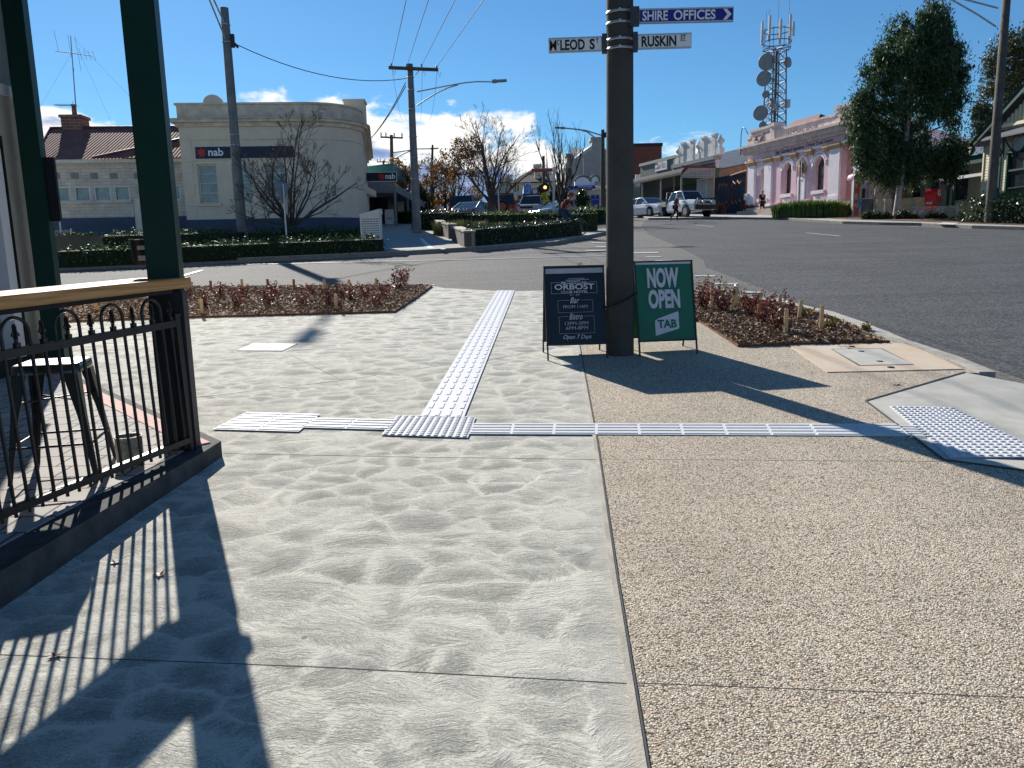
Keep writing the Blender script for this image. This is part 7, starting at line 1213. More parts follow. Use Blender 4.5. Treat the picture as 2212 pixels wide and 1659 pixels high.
YW = 41.5; w0 = Vector((at(*B3(675, 1500), YW).x, YW, gz(YW))); sw_ = thing('stone_wall', 'low crazy-paved stone wall under the red post box', 'wall', w0, 0); wl_ = lambda x, y, Y_=YW: (at(*B3(x, y), Y_).x-w0.x, at(*B3(x, y), Y_).z-w0.z)
a, b_ = wl_(675, 1360), wl_(1472, 1355); hw = b_[1]; MB().box(0, b_[0], 0, .45, -.1, hw-.06).add([(b_[0], 0, -.1), (b_[0]+.5, 1.6, -.1), (b_[0]+.1, 1.8, -.1), (b_[0]-.35, .45, -.1), (b_[0], 0, hw-.06), (b_[0]+.5, 1.6, hw-.06), (b_[0]+.1, 1.8, hw-.06), (b_[0]-.35, .45, hw-.06)], [(0, 1, 5, 4), (1, 2, 6, 5), (2, 3, 7, 6), (4, 5, 6, 7)]).build('stonework', RUB, sw_); MB().box(-.04, b_[0]+.04, -.04, .49, hw-.06, hw).build('coping', mat('stone_coping', (.5, .45, .36), .85, .1, 6), sw_)
YB = 42.9; p0 = Vector((at(*B3(905, 1300), YB).x, YB, gz(YB))); pb = thing('post_box', 'bright red street post box with arched top and white round emblem behind the stone wall', 'post box', p0, R(38)); RD_ = mat('post_box_red', (.5, .008, .012), .35, .1, 4); zt_ = at(*B3(900, 1132), YB).z-p0.z; zbx = at(*B3(900, 1312), YB).z-p0.z
wd2 = .31; hd2 = zt_-zbx; pr2 = [(-wd2, zbx), (wd2, zbx), (wd2, zt_-wd2*.8)]+[(wd2*math.cos(math.pi*k/12), zt_-wd2*.8+wd2*.8*math.sin(math.pi*k/12)) for k in range(1, 12)]+[(-wd2, zt_-wd2*.8)]
MB().prism(pr2, -.31, .31).build('box', RD_, pb, bev=.012); MB().box(-.2, .2, -.22, .22, 0, zbx).build('pedestal', RD_, pb); MB().disc((0, -.315, zt_-.27), (0, 1, 0), .17, .015, 28).build('emblem', SWHT, pb); MB().prism([(-.03, zt_-.4), (.02, zt_-.4), (.02, zt_-.3), (.1, zt_-.27), (.1, zt_-.18), (.02, zt_-.14), (-.03, zt_-.14)], -.328, -.32).build('emblem_mark', RD_, pb)
MB().box(-.29, .29, -.33, -.31, zbx+.02, zbx+.05).build('slot_lip', mat('dark_red', (.2, .005, .008), .5), pb)
p1 = Vector((at(*B3(815, 1345), YW-.25).x, YW-.25, gz(YW))); bn = thing('post_sign', 'small white POST lettering on a red backing at the foot of the post box', 'sign', p1, 0); a = at(*B3(815, 1345), YW-.25)-p1; b_ = at(*B3(900, 1312), YW-.25)-p1; MB().box(a.x-.05, b_.x+.3, -.02, .02, a.z-.05, b_.z+.05).box(.3, .34, -.02, .02, 0, a.z-.05).build('board', RD_, bn); text('POST', bn, a.x, b_.x, a.z, b_.z, -.02, mat('bright_white', (.8, .8, .8), .5), 'lettering', .03)
YH = 45.8; p0 = Vector((at(*B2(1860, 1600), YH).x, YH, gz(YH))); pb2 = thing('phone_booth', 'public phone booth with orange advert side panel and purple arched top', 'phone booth', p0, 0); l = lambda x, y: (at(*B2(x, y), YH).x-p0.x, at(*B2(x, y), YH).z-p0.z)
a, b_, c = l(1850, 1620), l(1995, 1130), l(2215, 1130); SIL = mat('booth_silver', (.5, .5, .48), .5, .06, 5); OAD = mat('advert_orange', (.6, .1, .035), .5, .08, 2); PUR = mat('booth_purple', (.16, .015, .12), .5, .1, 3)
MB().wall(0, b_[0], 0, b_[1], [(.08, b_[0]-.08, .1, b_[1]-.12)], -.06, .04).box(b_[0], b_[0]+.06, -.04, 1.0, 0, b_[1]).box(c[0]-.06, c[0], -.04, .02, 0, b_[1]).box(b_[0], c[0], -.04, .02, b_[1]*.48, b_[1]*.48+.06).box(b_[0], c[0], -.04, .02, b_[1]-.1, b_[1]).box(b_[0], c[0], .95, 1.0, 0, .9).build('frame', SIL, pb2); adp = MB().box(.08, b_[0]-.08, -.045, .02, .1, b_[1]-.12).build('advert_panel', OAD, pb2)
t0, t1 = .1, b_[0]-.12; text('wher', adp, t0+.0, t0+.16, b_[1]-1.15, b_[1]-.62, -.045, SWHT); text('ever', adp, t0+.02, t1-.1, b_[1]-.5, b_[1]-.25, -.045, SWHT); text('we go', adp, t0, t1, .55, .8, -.045, SWHT)
MB().path([(.3, -.06, b_[1]-1.0), (.36, -.06, b_[1]-1.3), (.48, -.06, b_[1]-1.45), (.36, -.06, b_[1]-1.55), (.34, -.06, b_[1]-1.8)], [.05, .1, .09, .04, .03], 6).build('advert_figure', mat('advert_blue', (.05, .3, .6), .5), adp)
for x0, x1 in ((0, b_[0]+.05), (b_[0]+.1, c[0])): n = 10; MB().prism([(x0+(x1-x0)*(.5-.5*math.cos(math.pi*k/n)), b_[1]+.02+.38*math.sin(math.pi*k/n)) for k in range(n+1)], -.08, .9).build('arched_top', PUR, pb2)
MB().path([(c[0]*.78+.12*math.cos(R(40+k*20)), -.1, b_[1]+.12+.12*math.sin(R(40+k*20))) for k in range(6)], .015, 4).path([(c[0]*.78+.06*math.cos(R(40+k*20)), -.1, b_[1]+.12+.06*math.sin(R(40+k*20))) for k in range(6)], .012, 4).build('wireless_symbol', SWHT, pb2)
MB().box(b_[0]+.1, c[0]-.1, .02, .04, .1, b_[1]*.48).build('glass', mat('booth_glass', (.1, .11, .11), .2, .3, 4), pb2); MB().box(b_[0]+.3, c[0]-.3, .7, .9, 1.0, 1.7).build('telephone', SDK, pb2)
def pickets(label, qa, qb, yt, yb, Y_, n, Y2=None):
    A_, B_ = at(*B3(*qa), Y_), at(*B3(*qb), Y2 or Y_); z0_ = gz(Y_); d = (B_.xy-A_.xy); o = thing('picket_fence', label, 'fence', (A_.x, A_.y, z0_), math.atan2(d.y, d.x), 'cream picket fences'); L2 = d.length; h_ = at(*B3(*(qa[0], yt)), Y_).z-z0_; h2_ = at(*B3(*(qb[0], yb)), Y2 or Y_).z-z0_; PC = mat('picket_cream', (.8, .74, .54), .75, .08, 5)
    for k in range(n): x = L2*(k+.5)/n; w = L2/n*.32; hh = h_+(h2_-h_)*(k+.5)/n; MB().prism([(x-w, .02), (x+w, .02), (x+w, hh-.05), (x, hh), (x-w, hh-.05)], -.02, 0).build('picket', PC, o)
    MB().box(0, L2, 0.001, .05, .25, .33).box(0, L2, 0.001, .05, h_*.75, h_*.75+.08).build('rail', PC, o)
pickets('cream picket fence left of the gum tree trunk', (165, 1400), (370, 1400), 1275, 1270, 45.4, 14); pickets('cream picket fence between the gum tree trunk and the post box', (462, 1400), (690, 1400), 1270, 1245, 45, 16); pickets('short cream picket panel touching the post box', (690, 1340), (815, 1340), 1245, 1245, 44, 8)
br_ = MB(); 
for x in (1405, 1560): p = at(*B3(x, 1355), 42.6); br_.torus((p.x-w0.x, 42.6-YW, p.z-w0.z-.0), (0, 1, 0), .33 if x < 1500 else .3, .025, 20, 5)
brk = thing('bike_rack', 'dark hoop bike rack behind the stone wall', 'bike rack', w0, 0); br_.build('hoops', BLK, brk)
# planting on the right kerb
for i, (x, y, rr, hh) in enumerate(((900, 1600, .8, .75), (1030, 1590, 1.0, .85), (1200, 1590, 1.1, .9), (1380, 1590, 1.1, .9), (1540, 1590, 1.0, .85), (1660, 1600, .6, .6))): g_ = G(*B2(x, y)); g_.y = min(g_.y, 53); g_ = Vector((at(*B2(x, y), 48.9+i*-.3).x, 48.9-i*.3, gz(48.9-i*.3))); tuft('strappy_plant', f'bright green strappy clump before the pink hall, {ORD[i+1]} from the left', g_, rr, hh, 1500, GRS, 'strappy green clumps before the pink hall', .03)
LOW = leafmat('low_shrub_leaves', [(.03, .045, .015), (.06, .08, .025), (.1, .11, .045), (.07, .06, .03)], .5, .3)
for i, (x, y, r_) in enumerate(((60, 1490, 75), (190, 1500, 65), (300, 1490, 70), (520, 1480, 90), (650, 1510, 70), (900, 1520, 85), (1010, 1500, 70), (1190, 1525, 40))): bush(f'low grey-green shrub on the right kerb, {ORD[i+1]} from the left', B3, 42.3-i*.25, [(x, y, r_), (x-r_*.7, y+20, r_*.6), (x+r_*.7, y+22, r_*.6)], .3014/1.82278, LOW, .1, 130, 'low_shrub', 'shrub')
hedge('glossy_hedge', 'glossy dark hedge at the right edge in front of the weatherboard building', [tuple(at(2105, 480, 36)[:2]), tuple(at(2190, 480, 34.0)[:2]), tuple(at(2330, 480, 31.5)[:2])], 1.4, 1.0, leafmat('glossy_dark_leaves', [(.015, .035, .012), (.03, .06, .02), (.05, .09, .03), (.1, .14, .07)], .35, .15), .12, 150, None, .12)
for i, x in enumerate((2150, 2185, 2212)): p = at(x, 470, 37.5); tuft('strappy_plant', f'strappy plant poking above the right-hand hedge, {ORD[i+1]} from the left', (p.x, 37.5, gz(37.5)+.3), .5, 1.0, 260, GRS, 'strappy plants above the right-hand hedge', .03)
struct('garden_soil', MB().slab([P2((1690, 467)), P2((1830, 474)), P2((1990, 479)), P2((2120, 484)), P2((2212, 487)), (28, 33), (31, 40), (24, 48), (20, 55)], gnd(.0), gnd(.03)), MATS['dark_mulch'])
RBR2 = leafmat('russet_grass', [(.12, .03, .025), (.22, .07, .05), (.28, .12, .08)], .6, .3)
for i, q in enumerate((B1(1430, 1262), B1(1480, 1268), B1(1545, 1266), B1(1605, 1264), B1(1662, 1266), B1(1925, 1262), B1(1985, 1266), B1(2050, 1266), B1(2105, 1266), B2(690, 1612), B2(760, 1615))): g_ = G(*q); tuft('russet_plant', f'small russet plant at the far kerb, {ORD[i+1]} from the left', g_, .12, .65 if i < 9 else .75, 90, RBR2, 'small russet plants at the far kerb', .03)
p0 = Vector((at(*B2(1090, 1450), 52.5).x, 52.5, gz(52.5))); sp_ = thing('street_sign_post', 'thin dark sign post seen edge-on before the pink hall', 'post', p0, R(80)); zt_ = (at(*B2(1108, 870), 52.5)-p0).z; MB().tube((0, 0, 0), (0, 0, zt_), .05).build('shaft', DALU, sp_); MB().box(-.3, .3, -.06, -.04, zt_-.95, zt_-.1).build('sign_plate', DALU, sp_)
# ---------------------------------------------------------------- vehicles
CGL = mat('car_glass', (.015, .02, .025), .06, .2, 3, spec=.9); TYR = mat('tyre_rubber', (.012, .012, .012), .85); RIM = mat('alloy_rim', (.45, .46, .47), .35, .1, 8, metal=.8); HLP = mat('headlamp_glass', (.55, .57, .58), .12, .1, 6, spec=.9); TLP = mat('tail_lamp_red', (.4, .01, .01), .25); PLT = mat('number_plate', (.6, .6, .58), .5); BPL = mat('black_plastic', (.02, .02, .022), .6)
def car(name, label, cat, loc, rz, L_, W, prof, gh, paint, wb, wr=.33, tow=None, rear_spare=False, rack=False, grille=True):
    """front faces local -y. prof: (y, zbottom, ztop) stations of the body; gh: (y, z) greenhouse outline low-front, top-front, top-rear, low-rear"""
    o = thing(name, label, cat, loc, rz); w = W/2; mb = MB(); rings = []
    for y, zb__, zt__ in prof:
        k = 1-.10*(abs(y)/(L_/2))**4; rings.append([(-w*k*.9, y, zb__), (-w*k, y, zb__+.14), (-w*k, y, zb__+(zt__-zb__)*.62), (-w*k*.93, y, zt__-.05), (-w*k*.8, y, zt__), (w*k*.8, y, zt__), (w*k*.93, y, zt__-.05), (w*k, y, zb__+(zt__-zb__)*.62), (w*k, y, zb__+.14), (w*k*.9, y, zb__)])
    mb.loft(rings, smooth=False); body = mb.build('body', paint, o, bev=.02)
    (ya, za), (yb, zb_), (yc, zc_), (yd, zd) = gh; t = .80; g = lambda y, z, f: [(-w*f, y, z), (w*f, y, z)]
    v = [(-w*.88, ya, za), (w*.88, ya, za), (w*.72, yb, zb_), (-w*.72, yb, zb_), (-w*.88, yd, zd), (w*.88, yd, zd), (w*.72, yc, zc_), (-w*.72, yc, zc_)]
    cab = MB().add(v, [(0, 1, 2, 3), (5, 4, 7, 6), (4, 0, 3, 7), (1, 5, 6, 2), (3, 2, 6, 7), (4, 5, 1, 0)]).build('windows', CGL, o)
    rf_ = MB().loft([[(-w*.73, yb+.02, zb_-.0), (-w*.66, yb+.1, zb_+.045), (w*.66, yb+.1, zb_+.045), (w*.73, yb+.02, zb_-.0)], [(-w*.74, (yb+yc)/2, max(zb_, zc_)+.01), (-w*.66, (yb+yc)/2, max(zb_, zc_)+.07), (w*.66, (yb+yc)/2, max(zb_, zc_)+.07), (w*.74, (yb+yc)/2, max(zb_, zc_)+.01)], [(-w*.73, yc-.02, zc_-.0), (-w*.66, yc-.1, zc_+.045), (w*.66, yc-.1, zc_+.045), (w*.73, yc-.02, zc_)]]).build('roof', paint, o)
    for s in (-1, 1):
        ym = (ya+yd)/2+.1
        for p_, q_, r__ in (((s*w*.885, ya, za), (s*w*.725, yb, zb_+.01), .035), ((s*w*.885, yd, zd), (s*w*.725, yc, zc_+.01), .045), ((s*w*.89, ym, za), (s*w*.73, ym, zb_), .035)): MB().path([p_, q_], r__, 4).build('pillar', paint, o)
    for s in (-1, 1):
        for y in (-wb/2, wb/2):
            wh = MB().disc((s*(w-.1), y, wr), (1, 0, 0), wr, .22, 24).build('wheel', TYR, o); MB().disc((s*(w+.012), y, wr), (1, 0, 0), wr*.64, .01, 16).build('rim', RIM, wh)
            MB().disc((s*(w-.05), y, wr+.02), (1, 0, 0), wr+.07, .11, 24).build('wheel_arch', BPL, o)
        zt0 = prof[1][2]; MB().box(s*w*.55, s*w*.86, -L_/2-.015, -L_/2+.2, zt0-.24, zt0-.08).build('headlight', HLP, o, bev=.01)
        zr = prof[-2][2]; MB().box(s*w*.66, s*w*.9, L_/2-.2, L_/2+.015, zr-.3, zr-.08).build('tail_light', TLP, o); MB().box(s*w*.95, s*(w*.95+.2), ya+.25, ya+.38, za-.02, za+.15).build('mirror', paint, o)
        MB().box(s*(w+.004), s*(w-.01), (ya+yd)/2-.0, (ya+yd)/2+.18, za-.14, za-.11).build('door_handle', BPL, o)
    zbm = prof[0][1]; MB().box(-w*.5, w*.5, -L_/2-.02, -L_/2+.1, prof[1][2]-.26, prof[1][2]-.12).build('grille', BPL, o); MB().box(-w*.6, w*.6, -L_/2-.025, -L_/2+.1, zbm+.05, zbm+.17).build('lower_intake', BPL, o)
    MB().box(-.2, .2, -L_/2-.04, -L_/2, zbm+.2, zbm+.32).build('number_plate', PLT, o); MB().box(-.2, .2, L_/2, L_/2+.03, zbm+.4, zbm+.52).build('number_plate', PLT, o)
    if rear_spare: sp = MB().disc((0, L_/2+.12, .95), (0, 1, 0), .36, .22, 24).build('spare_wheel', TYR, o); MB().disc((0, L_/2+.24, .95), (0, 1, 0), .27, .03, 20).build('spare_cover', paint, sp)
    if rack: r2 = MB(); [r2.box(-w*.7, w*.7, yb+.1+k*.3, yb+.16+k*.3, zb_+.14, zb_+.18) for k in range(5)]; r2.box(-w*.72, -w*.68, yb, yc, zb_+.09, zb_+.2).box(w*.68, w*.72, yb, yc, zb_+.09, zb_+.2); r2.build('roof_rack', BPL, o)
    return o
CW = mat('car_white', (.72, .74, .76), .25, .03, 2, spec=.6); CR = mat('car_orange_red', (.42, .07, .03), .35, .1, 2, spec=.6); CB = mat('car_blue_grey', (.16, .2, .26), .25, .05, 2, spec=.6); CD = mat('car_dark', (.03, .035, .045), .25, .1, 2, spec=.6); CL_ = mat('car_light_blue', (.4, .5, .62), .25, .05, 2, spec=.6)
SED = [(-2.4, .22, .62), (-2.25, .2, .76), (-1.2, .18, .93), (-.7, .18, .98), (1.4, .18, 1.02), (2.2, .22, 1.0), (2.4, .3, .9)]; SG = ((-1.0, .95), (-.15, 1.4), (1.0, 1.4), (1.95, 1.0))
SUV = [(-2.3, .35, .8), (-2.2, .32, 1.0), (-1.1, .3, 1.12), (-.8, .3, 1.14), (1.6, .3, 1.16), (2.2, .32, 1.14), (2.3, .4, 1.0)]; VG = ((-1.0, 1.12), (-.45, 1.75), (1.95, 1.75), (2.2, 1.14))
def onroad(x, y, Y_): p = at(x, y, Y_); return Vector((p.x, Y_, gz(Y_)-.1))
car('white_sedan', 'white sedan parked facing the camera just right of the concrete pole', 'car', onroad(1402, 460, 59.5), R(24), 4.8, 1.84, SED, SG, CW, 2.8)
p_ = onroad(1478, 460, 56); ut = car('utility_truck', 'white dual-cab ute with a tray and black bull bar facing the camera', 'ute', p_, R(20), 5.2, 1.85, [(-2.6, .45, .95), (-2.5, .42, 1.1), (-1.5, .4, 1.18), (-1.2, .4, 1.2), (.7, .4, 1.22), (.85, .4, 1.2), (.9, .5, .9)], ((-1.3, 1.18), (-.75, 1.78), (.5, 1.78), (.8, 1.2)), CW, 3.1, .38)
MB().box(-.95, .95, .95, 2.9, .85, .92).box(-.95, -.91, .95, 2.9, .92, 1.2).box(.91, .95, .95, 2.9, .92, 1.2).box(-.95, .95, 2.86, 2.9, .92, 1.2).build('tray', mat('tray_cream', (.5, .47, .38), .6), ut); MB().path([(-.9, .93, .9), (-.85, .93, 1.8), (.85, .93, 1.8), (.9, .93, .9)], .04, 6).path([(-.88, .93, 1.35), (.88, .93, 1.35)], .03, 6).build('headboard', BLK, ut)
MB().path([(-.75, -2.75, .45), (-.75, -2.78, 1.15), (.75, -2.78, 1.15), (.75, -2.75, .45)], .05, 6).box(-.9, .9, -2.8, -2.62, .45, .75).path([(-.35, -2.78, .7), (-.35, -2.78, 1.15)], .03, 6).path([(.35, -2.78, .7), (.35, -2.78, 1.15)], .03, 6).build('bull_bar', BLK, ut); MB().disc((-.35, -2.86, .92), (0, 1, 0), .1, .06).build('spot_lamp', HLP, ut); MB().disc((.35, -2.86, .92), (0, 1, 0), .1, .06).build('spot_lamp', HLP, ut)
car('four_wheel_drive', 'orange-red four-wheel drive seen from behind with a rear spare wheel and roof rack', 'car', onroad(1089, 480, 54), R(178), 4.7, 1.9, SUV, VG, CR, 2.7, .4, rear_spare=True, rack=True)
car('four_wheel_drive', 'silver-white four-wheel drive with roof rack facing the camera beyond the island', 'car', onroad(1152, 480, 60), R(-14), 4.7, 1.85, SUV, VG, mat('car_silver', (.45, .5, .54), .25, .04, 2, spec=.6), 2.7, .36, rack=True)
car('blue_sedan', 'blue-grey sedan parked behind the information board', 'car', onroad(1030, 480, 50), R(160), 4.6, 1.8, SED, SG, CB, 2.7); car('dark_wagon', 'dark wagon mostly hidden behind the blue-grey sedan', 'car', onroad(1012, 478, 57), R(170), 4.6, 1.85, SUV, VG, CD, 2.7)
car('dark_hatchback', 'small dark hatchback between the orange-red and silver four-wheel drives', 'car', onroad(1123, 478, 66), R(10), 4.0, 1.7, [(a*.85, b_, c) for a, b_, c in SED], ((-.9, .93), (-.2, 1.42), (1.3, 1.4), (1.75, 1.0)), CD, 2.5)
car('light_blue_car', 'pale blue car half hidden behind the cyclist', 'car', onroad(1212, 478, 52), R(-60), 4.4, 1.75, [(a*.92, b_, c) for a, b_, c in SED], SG, CL_, 2.6)
# ---------------------------------------------------------------- people
SKN = mat('skin_tone', (.45, .25, .17), .6, .06, 8); HAIR = mat('hair_grey', (.28, .26, .24), .8, .2, 20); JEAN = mat('blue_jeans', (.03, .055, .11), .85, .2, 12); DRED = mat('dark_red_shirt', (.16, .015, .018), .8, .12, 6); BTEE = mat('black_tshirt', (.01, .01, .012), .85); SHOE = mat('shoe_dark', (.03, .028, .026), .7); SHW = mat('shoe_white', (.6, .6, .6), .6)
def hand(vs, es, rd, i0, p, fw, up, s=1., curl=.6):
    """palm and five fingers grown from wrist vertex i0"""
    fw = Vector(fw).normalized(); up = Vector(up).normalized(); sd = fw.cross(up).normalized(); p = Vector(p); k = len(vs); vs.append(p+fw*.05*s); rd.append((.032*s, .017*s)); es.append((i0, k))
    for j, (o_, ln) in enumerate(((-.03, .062), (-.01, .075), (.01, .07), (.03, .055))): b0 = p+fw*.085*s+sd*o_*s; a = len(vs); vs.extend([b0, b0+(fw-up*.4*curl)*ln*.5*s, b0+(fw-up*1.4*curl)*ln*.8*s]); rd.extend([.0095*s, .0085*s, .007*s]); es.extend([(k, a), (a, a+1), (a+1, a+2)])
    a = len(vs); vs.extend([p+fw*.04*s-sd*.04*s, p+fw*.07*s-sd*.055*s-up*.02*s]); rd.extend([.011*s, .009*s]); es.extend([(k, a), (a, a+1)])
def person(label, loc, rz, J, top_m, leg_m, shoe_m, hair_m, short_leg=False, hat=None, extra=None, sleeves=True, hair_r=1.):
    """J: joints in metres (x right, y back, z up), figure faces -y"""
    o = thing('person', label, 'person', loc, rz); n = ['pelvis', 'waist', 'chest', 'neck', 'head0', 'head1']; vs = [Vector(J[k]) for k in n]; rd = [(.15, .11), (.135, .1), (.16, .115), (.055, .055), (.078, .085), (.07, .085)]; es = [(0, 1), (1, 2), (2, 3), (3, 4), (4, 5)]
    for s in ('l', 'r'):
        for a, b_, c, r0, r1, r2 in (('sh', 'el', 'wr', .06, .045, .03),):
            i = len(vs); vs += [Vector(J[a+s]), Vector(J[b_+s]), Vector(J[c+s])]; rd += [r0, r1, r2]; es += [(2, i), (i, i+1), (i+1, i+2)]; fwv = Vector(J[c+s])-Vector(J[b_+s]); hand(vs, es, rd, i+2, J[c+s], J.get('hf'+s, fwv), J.get('hu'+s, (0, 1, 0)), 1.0, .7)
        i = len(vs); vs += [Vector(J['hp'+s]), Vector(J['kn'+s]), Vector(J['an'+s]), Vector(J['to'+s])]; rd += [.095, .06, .042, .035]; es += [(0, i), (i, i+1), (i+1, i+2), (i+2, i+3)]
    skinobj('body', [tuple(v) for v in vs], es, rd, SKN, o, 2); g = 1.13
    def cloth(nm, pts, ed, r_, m_): skinobj(nm, [tuple(J[k]) if isinstance(k, str) else tuple(k) for k in pts], ed, r_, m_, o, 2)
    v2 = [Vector(J['pelvis'])+Vector((0, 0, .04)), J['waist'], J['chest'], Vector(J['neck'])-Vector((0, 0, .03))]; e2 = [(0, 1), (1, 2), (2, 3)]; r2 = [(.17, .13), (.155, .12), (.18, .135), (.075, .07)]
    for s in 'lr': i = len(v2); m_ = Vector(J['sh'+s]).lerp(Vector(J['el'+s]), .75); v2 += [J['sh'+s], m_]; e2 += [(2, i), (i, i+1)]; r2 += [.078, .066]
    cloth('shirt', v2, e2, r2, top_m); v3 = [Vector(J['pelvis'])]; e3 = []; r3 = [(.165, .13)]
    for s in 'lr':
        i = len(v3); kn, an = Vector(J['kn'+s]), Vector(J['an'+s]); v3 += [J['hp'+s], Vector(J['hp'+s]).lerp(kn, .9) if short_leg else kn]; e3 += [(0, i), (i, i+1)]; r3 += [.11, .085 if short_leg else .075]
        if not short_leg: v3 += [kn.lerp(an, .92)]; e3 += [(i+1, i+2)]; r3 += [.055]
    cloth('shorts' if short_leg else 'trousers', v3, e3, r3, leg_m)
    for s in 'lr': a, t = Vector(J['an'+s]), Vector(J['to'+s]); skinobj('shoe', [tuple(a+Vector((0, .02, -.03))), tuple(a.lerp(t, .5)+Vector((0, 0, -.02))), tuple(t)], [(0, 1), (1, 2)], [.05, .05, .04], shoe_m, o, 2)
    h0 = (Vector(J['head0'])+Vector(J['head1']))/2; fd_ = Vector(J.get('face', (0, -1, 0))).normalized(); sd_ = fd_.cross(Vector((0, 0, 1))).normalized()
    fc = MB(); fc.ball(h0+fd_*.095-Vector((0, 0, .01)), .014, .02, .022, 8); [fc.ball(h0+sd_*e_*.085, .012, .018, .03, 8) for e_ in (-1, 1)]; fc.build('nose_and_ears', SKN, o); ey = MB(); [ey.ball(h0+fd_*.085+sd_*e_*.033+Vector((0, 0, .02)), .011, .011, .009, 8) for e_ in (-1, 1)]; ey.build('eyes', BPL, o); MB().ball(h0+fd_*.088-Vector((0, 0, .055)), .02, .012, .006, 8).build('mouth', mat('lip', (.3, .1, .09), .6), o)
    if hat: hat(o, h0, fd_, sd_)
    else: MB().ball(h0-fd_*.018+Vector((0, 0, .035)), .088*hair_r, .1*hair_r, .1, 14).build('hair', hair_m, o)
    return o
stand = dict(pelvis=(0, 0, .92), waist=(0, 0, 1.05), chest=(0, .01, 1.28), neck=(0, .01, 1.46), head0=(0, -.01, 1.53), head1=(0, -.01, 1.64), shl=(-.2, .01, 1.38), ell=(-.27, .03, 1.12), wrl=(-.26, -.04, .88), shr=(.2, .01, 1.38), elr=(.27, .03, 1.12), wrr=(.26, -.04, .88), hpl=(-.1, 0, .88), knl=(-.13, -.01, .48), anl=(-.15, .02, .08), tol=(-.17, -.12, .035), hpr=(.1, 0, .88), knr=(.12, -.01, .48), anr=(.13, .02, .08), tor=(.16, -.12, .035))
def cap(o, h, f, s): MB().ball(h+Vector((0, 0, .045))-f*.005, .1, .11, .085, 14).build('hat', mat('hat_grey', (.3, .28, .26), .8), o)
g_ = Vector((at(*B2(553, 1622), 55.8).x, 55.8, gz(55.8)-.02)); person('person in black T-shirt, black shorts and grey cap standing before the pink hall', g_, R(25), stand, BTEE, BTEE, SHW, HAIR, True, cap)
walk = dict(stand); walk.update(waist=(0, -.03, 1.05), chest=(0, -.09, 1.27), neck=(0, -.15, 1.43), head0=(0, -.2, 1.49), head1=(0, -.22, 1.6), shl=(-.18, -.09, 1.36), shr=(.18, -.09, 1.36), ell=(-.24, .05, 1.13), wrl=(-.22, -.02, .92), elr=(.22, -.14, 1.12), wrr=(.2, -.24, .93), knl=(-.1, -.2, .5), anl=(-.11, -.12, .08), tol=(-.11, -.26, .05), knr=(.1, .1, .47), anr=(.11, .38, .14), tor=(.11, .3, .03))
g_ = Vector((at(*B1(955, 1308), 51.5).x, 51.5, gz(51.5)-.12)); person('person in reddish shirt and dark trousers striding across the road past the white ute', g_, R(65), walk, mat('maroon_check_shirt', (.2, .07, .08), .85, .25, 30), mat('dark_trousers', (.02, .02, .025), .85), SHOE, HAIR)
# cyclist, riding to the right: bicycle x forward
YC = 33.0; bc0 = Vector((at(1228, 500, YC).x, YC, gz(YC)-.02)); bk = thing('bicycle', 'dark road bicycle with pale-edged tyres in front of the island hedge', 'bicycle', bc0, R(-28)); RW = .345; fx, rx_ = .56, -.5
for x, nm in ((rx_, 'rear'), (fx, 'front')):
    wh = MB().torus((x, 0, RW), (0, 1, 0), RW-.018, .018, 40, 8).build('wheel', TYR, bk); MB().torus((x, 0, RW), (0, 1, 0), RW-.04, .009, 40, 6).build('rim', mat('rim_tan', (.4, .33, .24), .4), wh); sp = MB()
    for k in range(14): a = k*math.pi/7; sp.tube((x, .02*(-1)**k, RW), (x+(RW-.04)*math.cos(a), 0, RW+(RW-.04)*math.sin(a)), .0022, n=4)
    sp.tube((x, -.05, RW), (x, .05, RW), .02).build('spokes', ALU, wh)
MB().disc((fx, -.04, RW), (0, 1, 0), .09, .004, 24).build('brake_disc', ALU, bk)
BF = mat('bike_frame_grey', (.06, .09, .1), .4); bbk = (-.08, 0, .3); st0 = (-.22, 0, .82); hd = (.38, 0, .86); hd2_ = (.43, 0, .68)
MB().tube(bbk, st0, .017).tube(st0, hd, .017).tube(hd2_, bbk, .02).tube(hd, hd2_, .02).tube(bbk, (rx_, .04, RW), .011).tube(bbk, (rx_, -.04, RW), .011).tube(st0, (rx_, .04, RW), .009).tube(st0, (rx_, -.04, RW), .009).tube(hd2_, (fx, .045, RW), .013).tube(hd2_, (fx, -.045, RW), .013).tube(st0, (-.25, 0, .95), .013).build('frame', BF, bk)
MB().tube(hd, (.37, 0, .96), .014).tube((.37, 0, .96), (.46, 0, .98), .014).path([(.46, -.21, .98), (.46, .21, .98)], .013, 6).path([(.46, -.21, .98), (.56, -.21, .97), (.58, -.21, .88), (.5, -.21, .83)], .013, 6).path([(.46, .21, .98), (.56, .21, .97), (.58, .21, .88), (.5, .21, .83)], .013, 6).build('handlebar', BPL, bk)
MB().loft([[(-.38, -.07, .95), (-.38, .07, .95), (-.38, .07, .985), (-.38, -.07, .985)], [(-.26, -.05, .95), (-.26, .05, .95), (-.26, .05, .98), (-.26, -.05, .98)], [(-.12, -.015, .95), (-.12, .015, .95), (-.12, .015, .975), (-.12, -.015, .975)]]).build('saddle', BPL, bk, bev=.01)
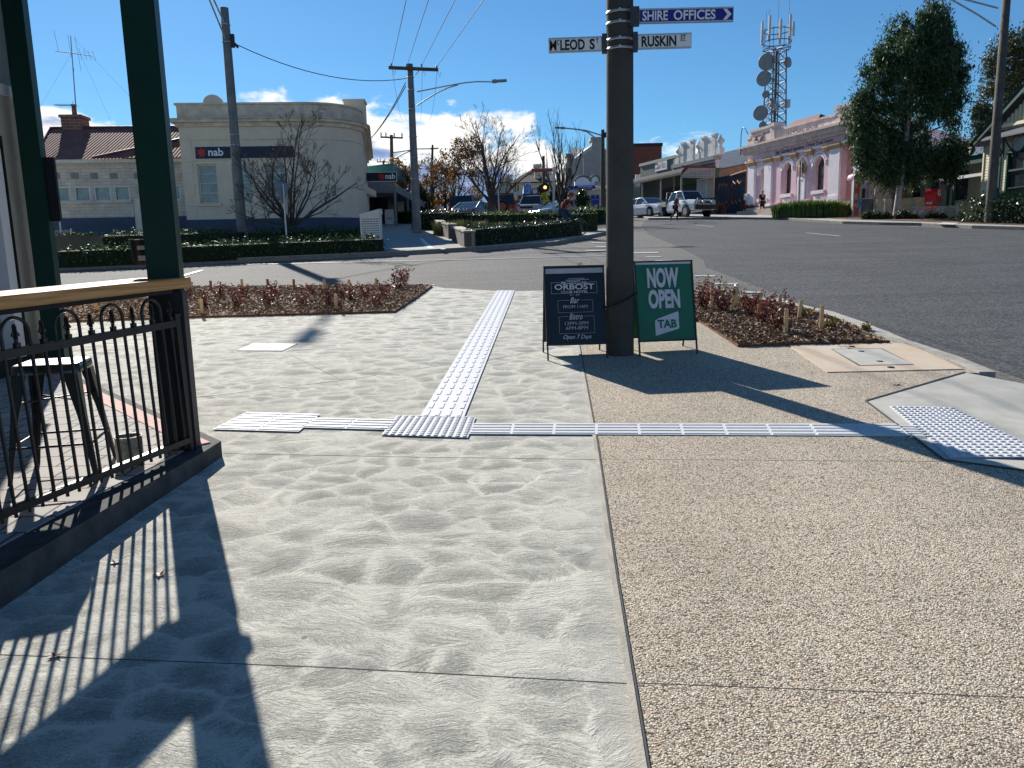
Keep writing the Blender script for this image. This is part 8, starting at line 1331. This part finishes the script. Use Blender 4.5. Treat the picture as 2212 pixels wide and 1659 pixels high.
MB().disc((-.08, -.05, .3), (0, 1, 0), .09, .006).tube((-.08, -.06, .3), (.02, -.07, .17), .01).box(-.03, .08, -.16, -.07, .155, .175).tube((-.08, .06, .3), (-.18, .07, .43), .01).box(-.23, -.12, .07, .16, .42, .44).build('cranks', BPL, bk); MB().ball((.6, 0, 1.0), .07, .09, .1).build('handlebar_bag', BLK, bk)
ride = dict(pelvis=(-.24, 0, 1.02), waist=(-.2, 0, 1.15), chest=(-.06, 0, 1.36), neck=(.06, 0, 1.5), head0=(.13, 0, 1.56), head1=(.14, 0, 1.67), shl=(.0, .18, 1.42), ell=(.2, .25, 1.22), wrl=(.4, .22, 1.03), shr=(.0, -.18, 1.42), elr=(.2, -.25, 1.2), wrr=(.4, -.22, 1.03), hfl=(1, 0, -.2), hfr=(1, 0, -.2), hul=(0, 0, 1), hur=(0, 0, 1), hpl=(-.22, .1, .98), knl=(.12, .12, .78), anl=(-.14, .12, .5), tol=(-.04, .12, .45), hpr=(-.22, -.1, .98), knr=(.03, -.11, .62), anr=(-.02, -.11, .25), tor=(.1, -.11, .2), face=(1, 0, -.1))
HEL = mat('helmet_red', (.35, .02, .03), .3)
def helm(o, h, f, s):
    mb = MB(); mb.ball(h+Vector((-.01, 0, .055)), .145, .105, .095, 16); hl = mb.build('helmet', HEL, o); vn = MB()
    for y in (-.05, 0, .05): vn.path([(h.x-.12, y, h.z+.11), (h.x, y*1.1, h.z+.155), (h.x+.1, y, h.z+.115)], .008, 5)
    vn.build('helmet_vents', BPL, hl); MB().path([h+Vector((-.02, -.09, .02)), h+Vector((.02, -.07, -.09)), h+Vector((.02, .07, -.09)), h+Vector((-.02, .09, .02))], .006, 4).build('chin_strap', BPL, o)
cyc = person('cyclist in dark red shirt, jeans and red helmet leaning on the handlebars', bc0, R(-28), ride, DRED, JEAN, SHW, HAIR, False, helm); skinobj('backpack', [(-.2, 0, 1.12), (-.2, 0, 1.25), (-.13, 0, 1.4)], [(0, 1), (1, 2)], [(.15, .12), (.16, .14), (.12, .1)], mat('backpack_red', (.2, .02, .035), .8), cyc, 2)
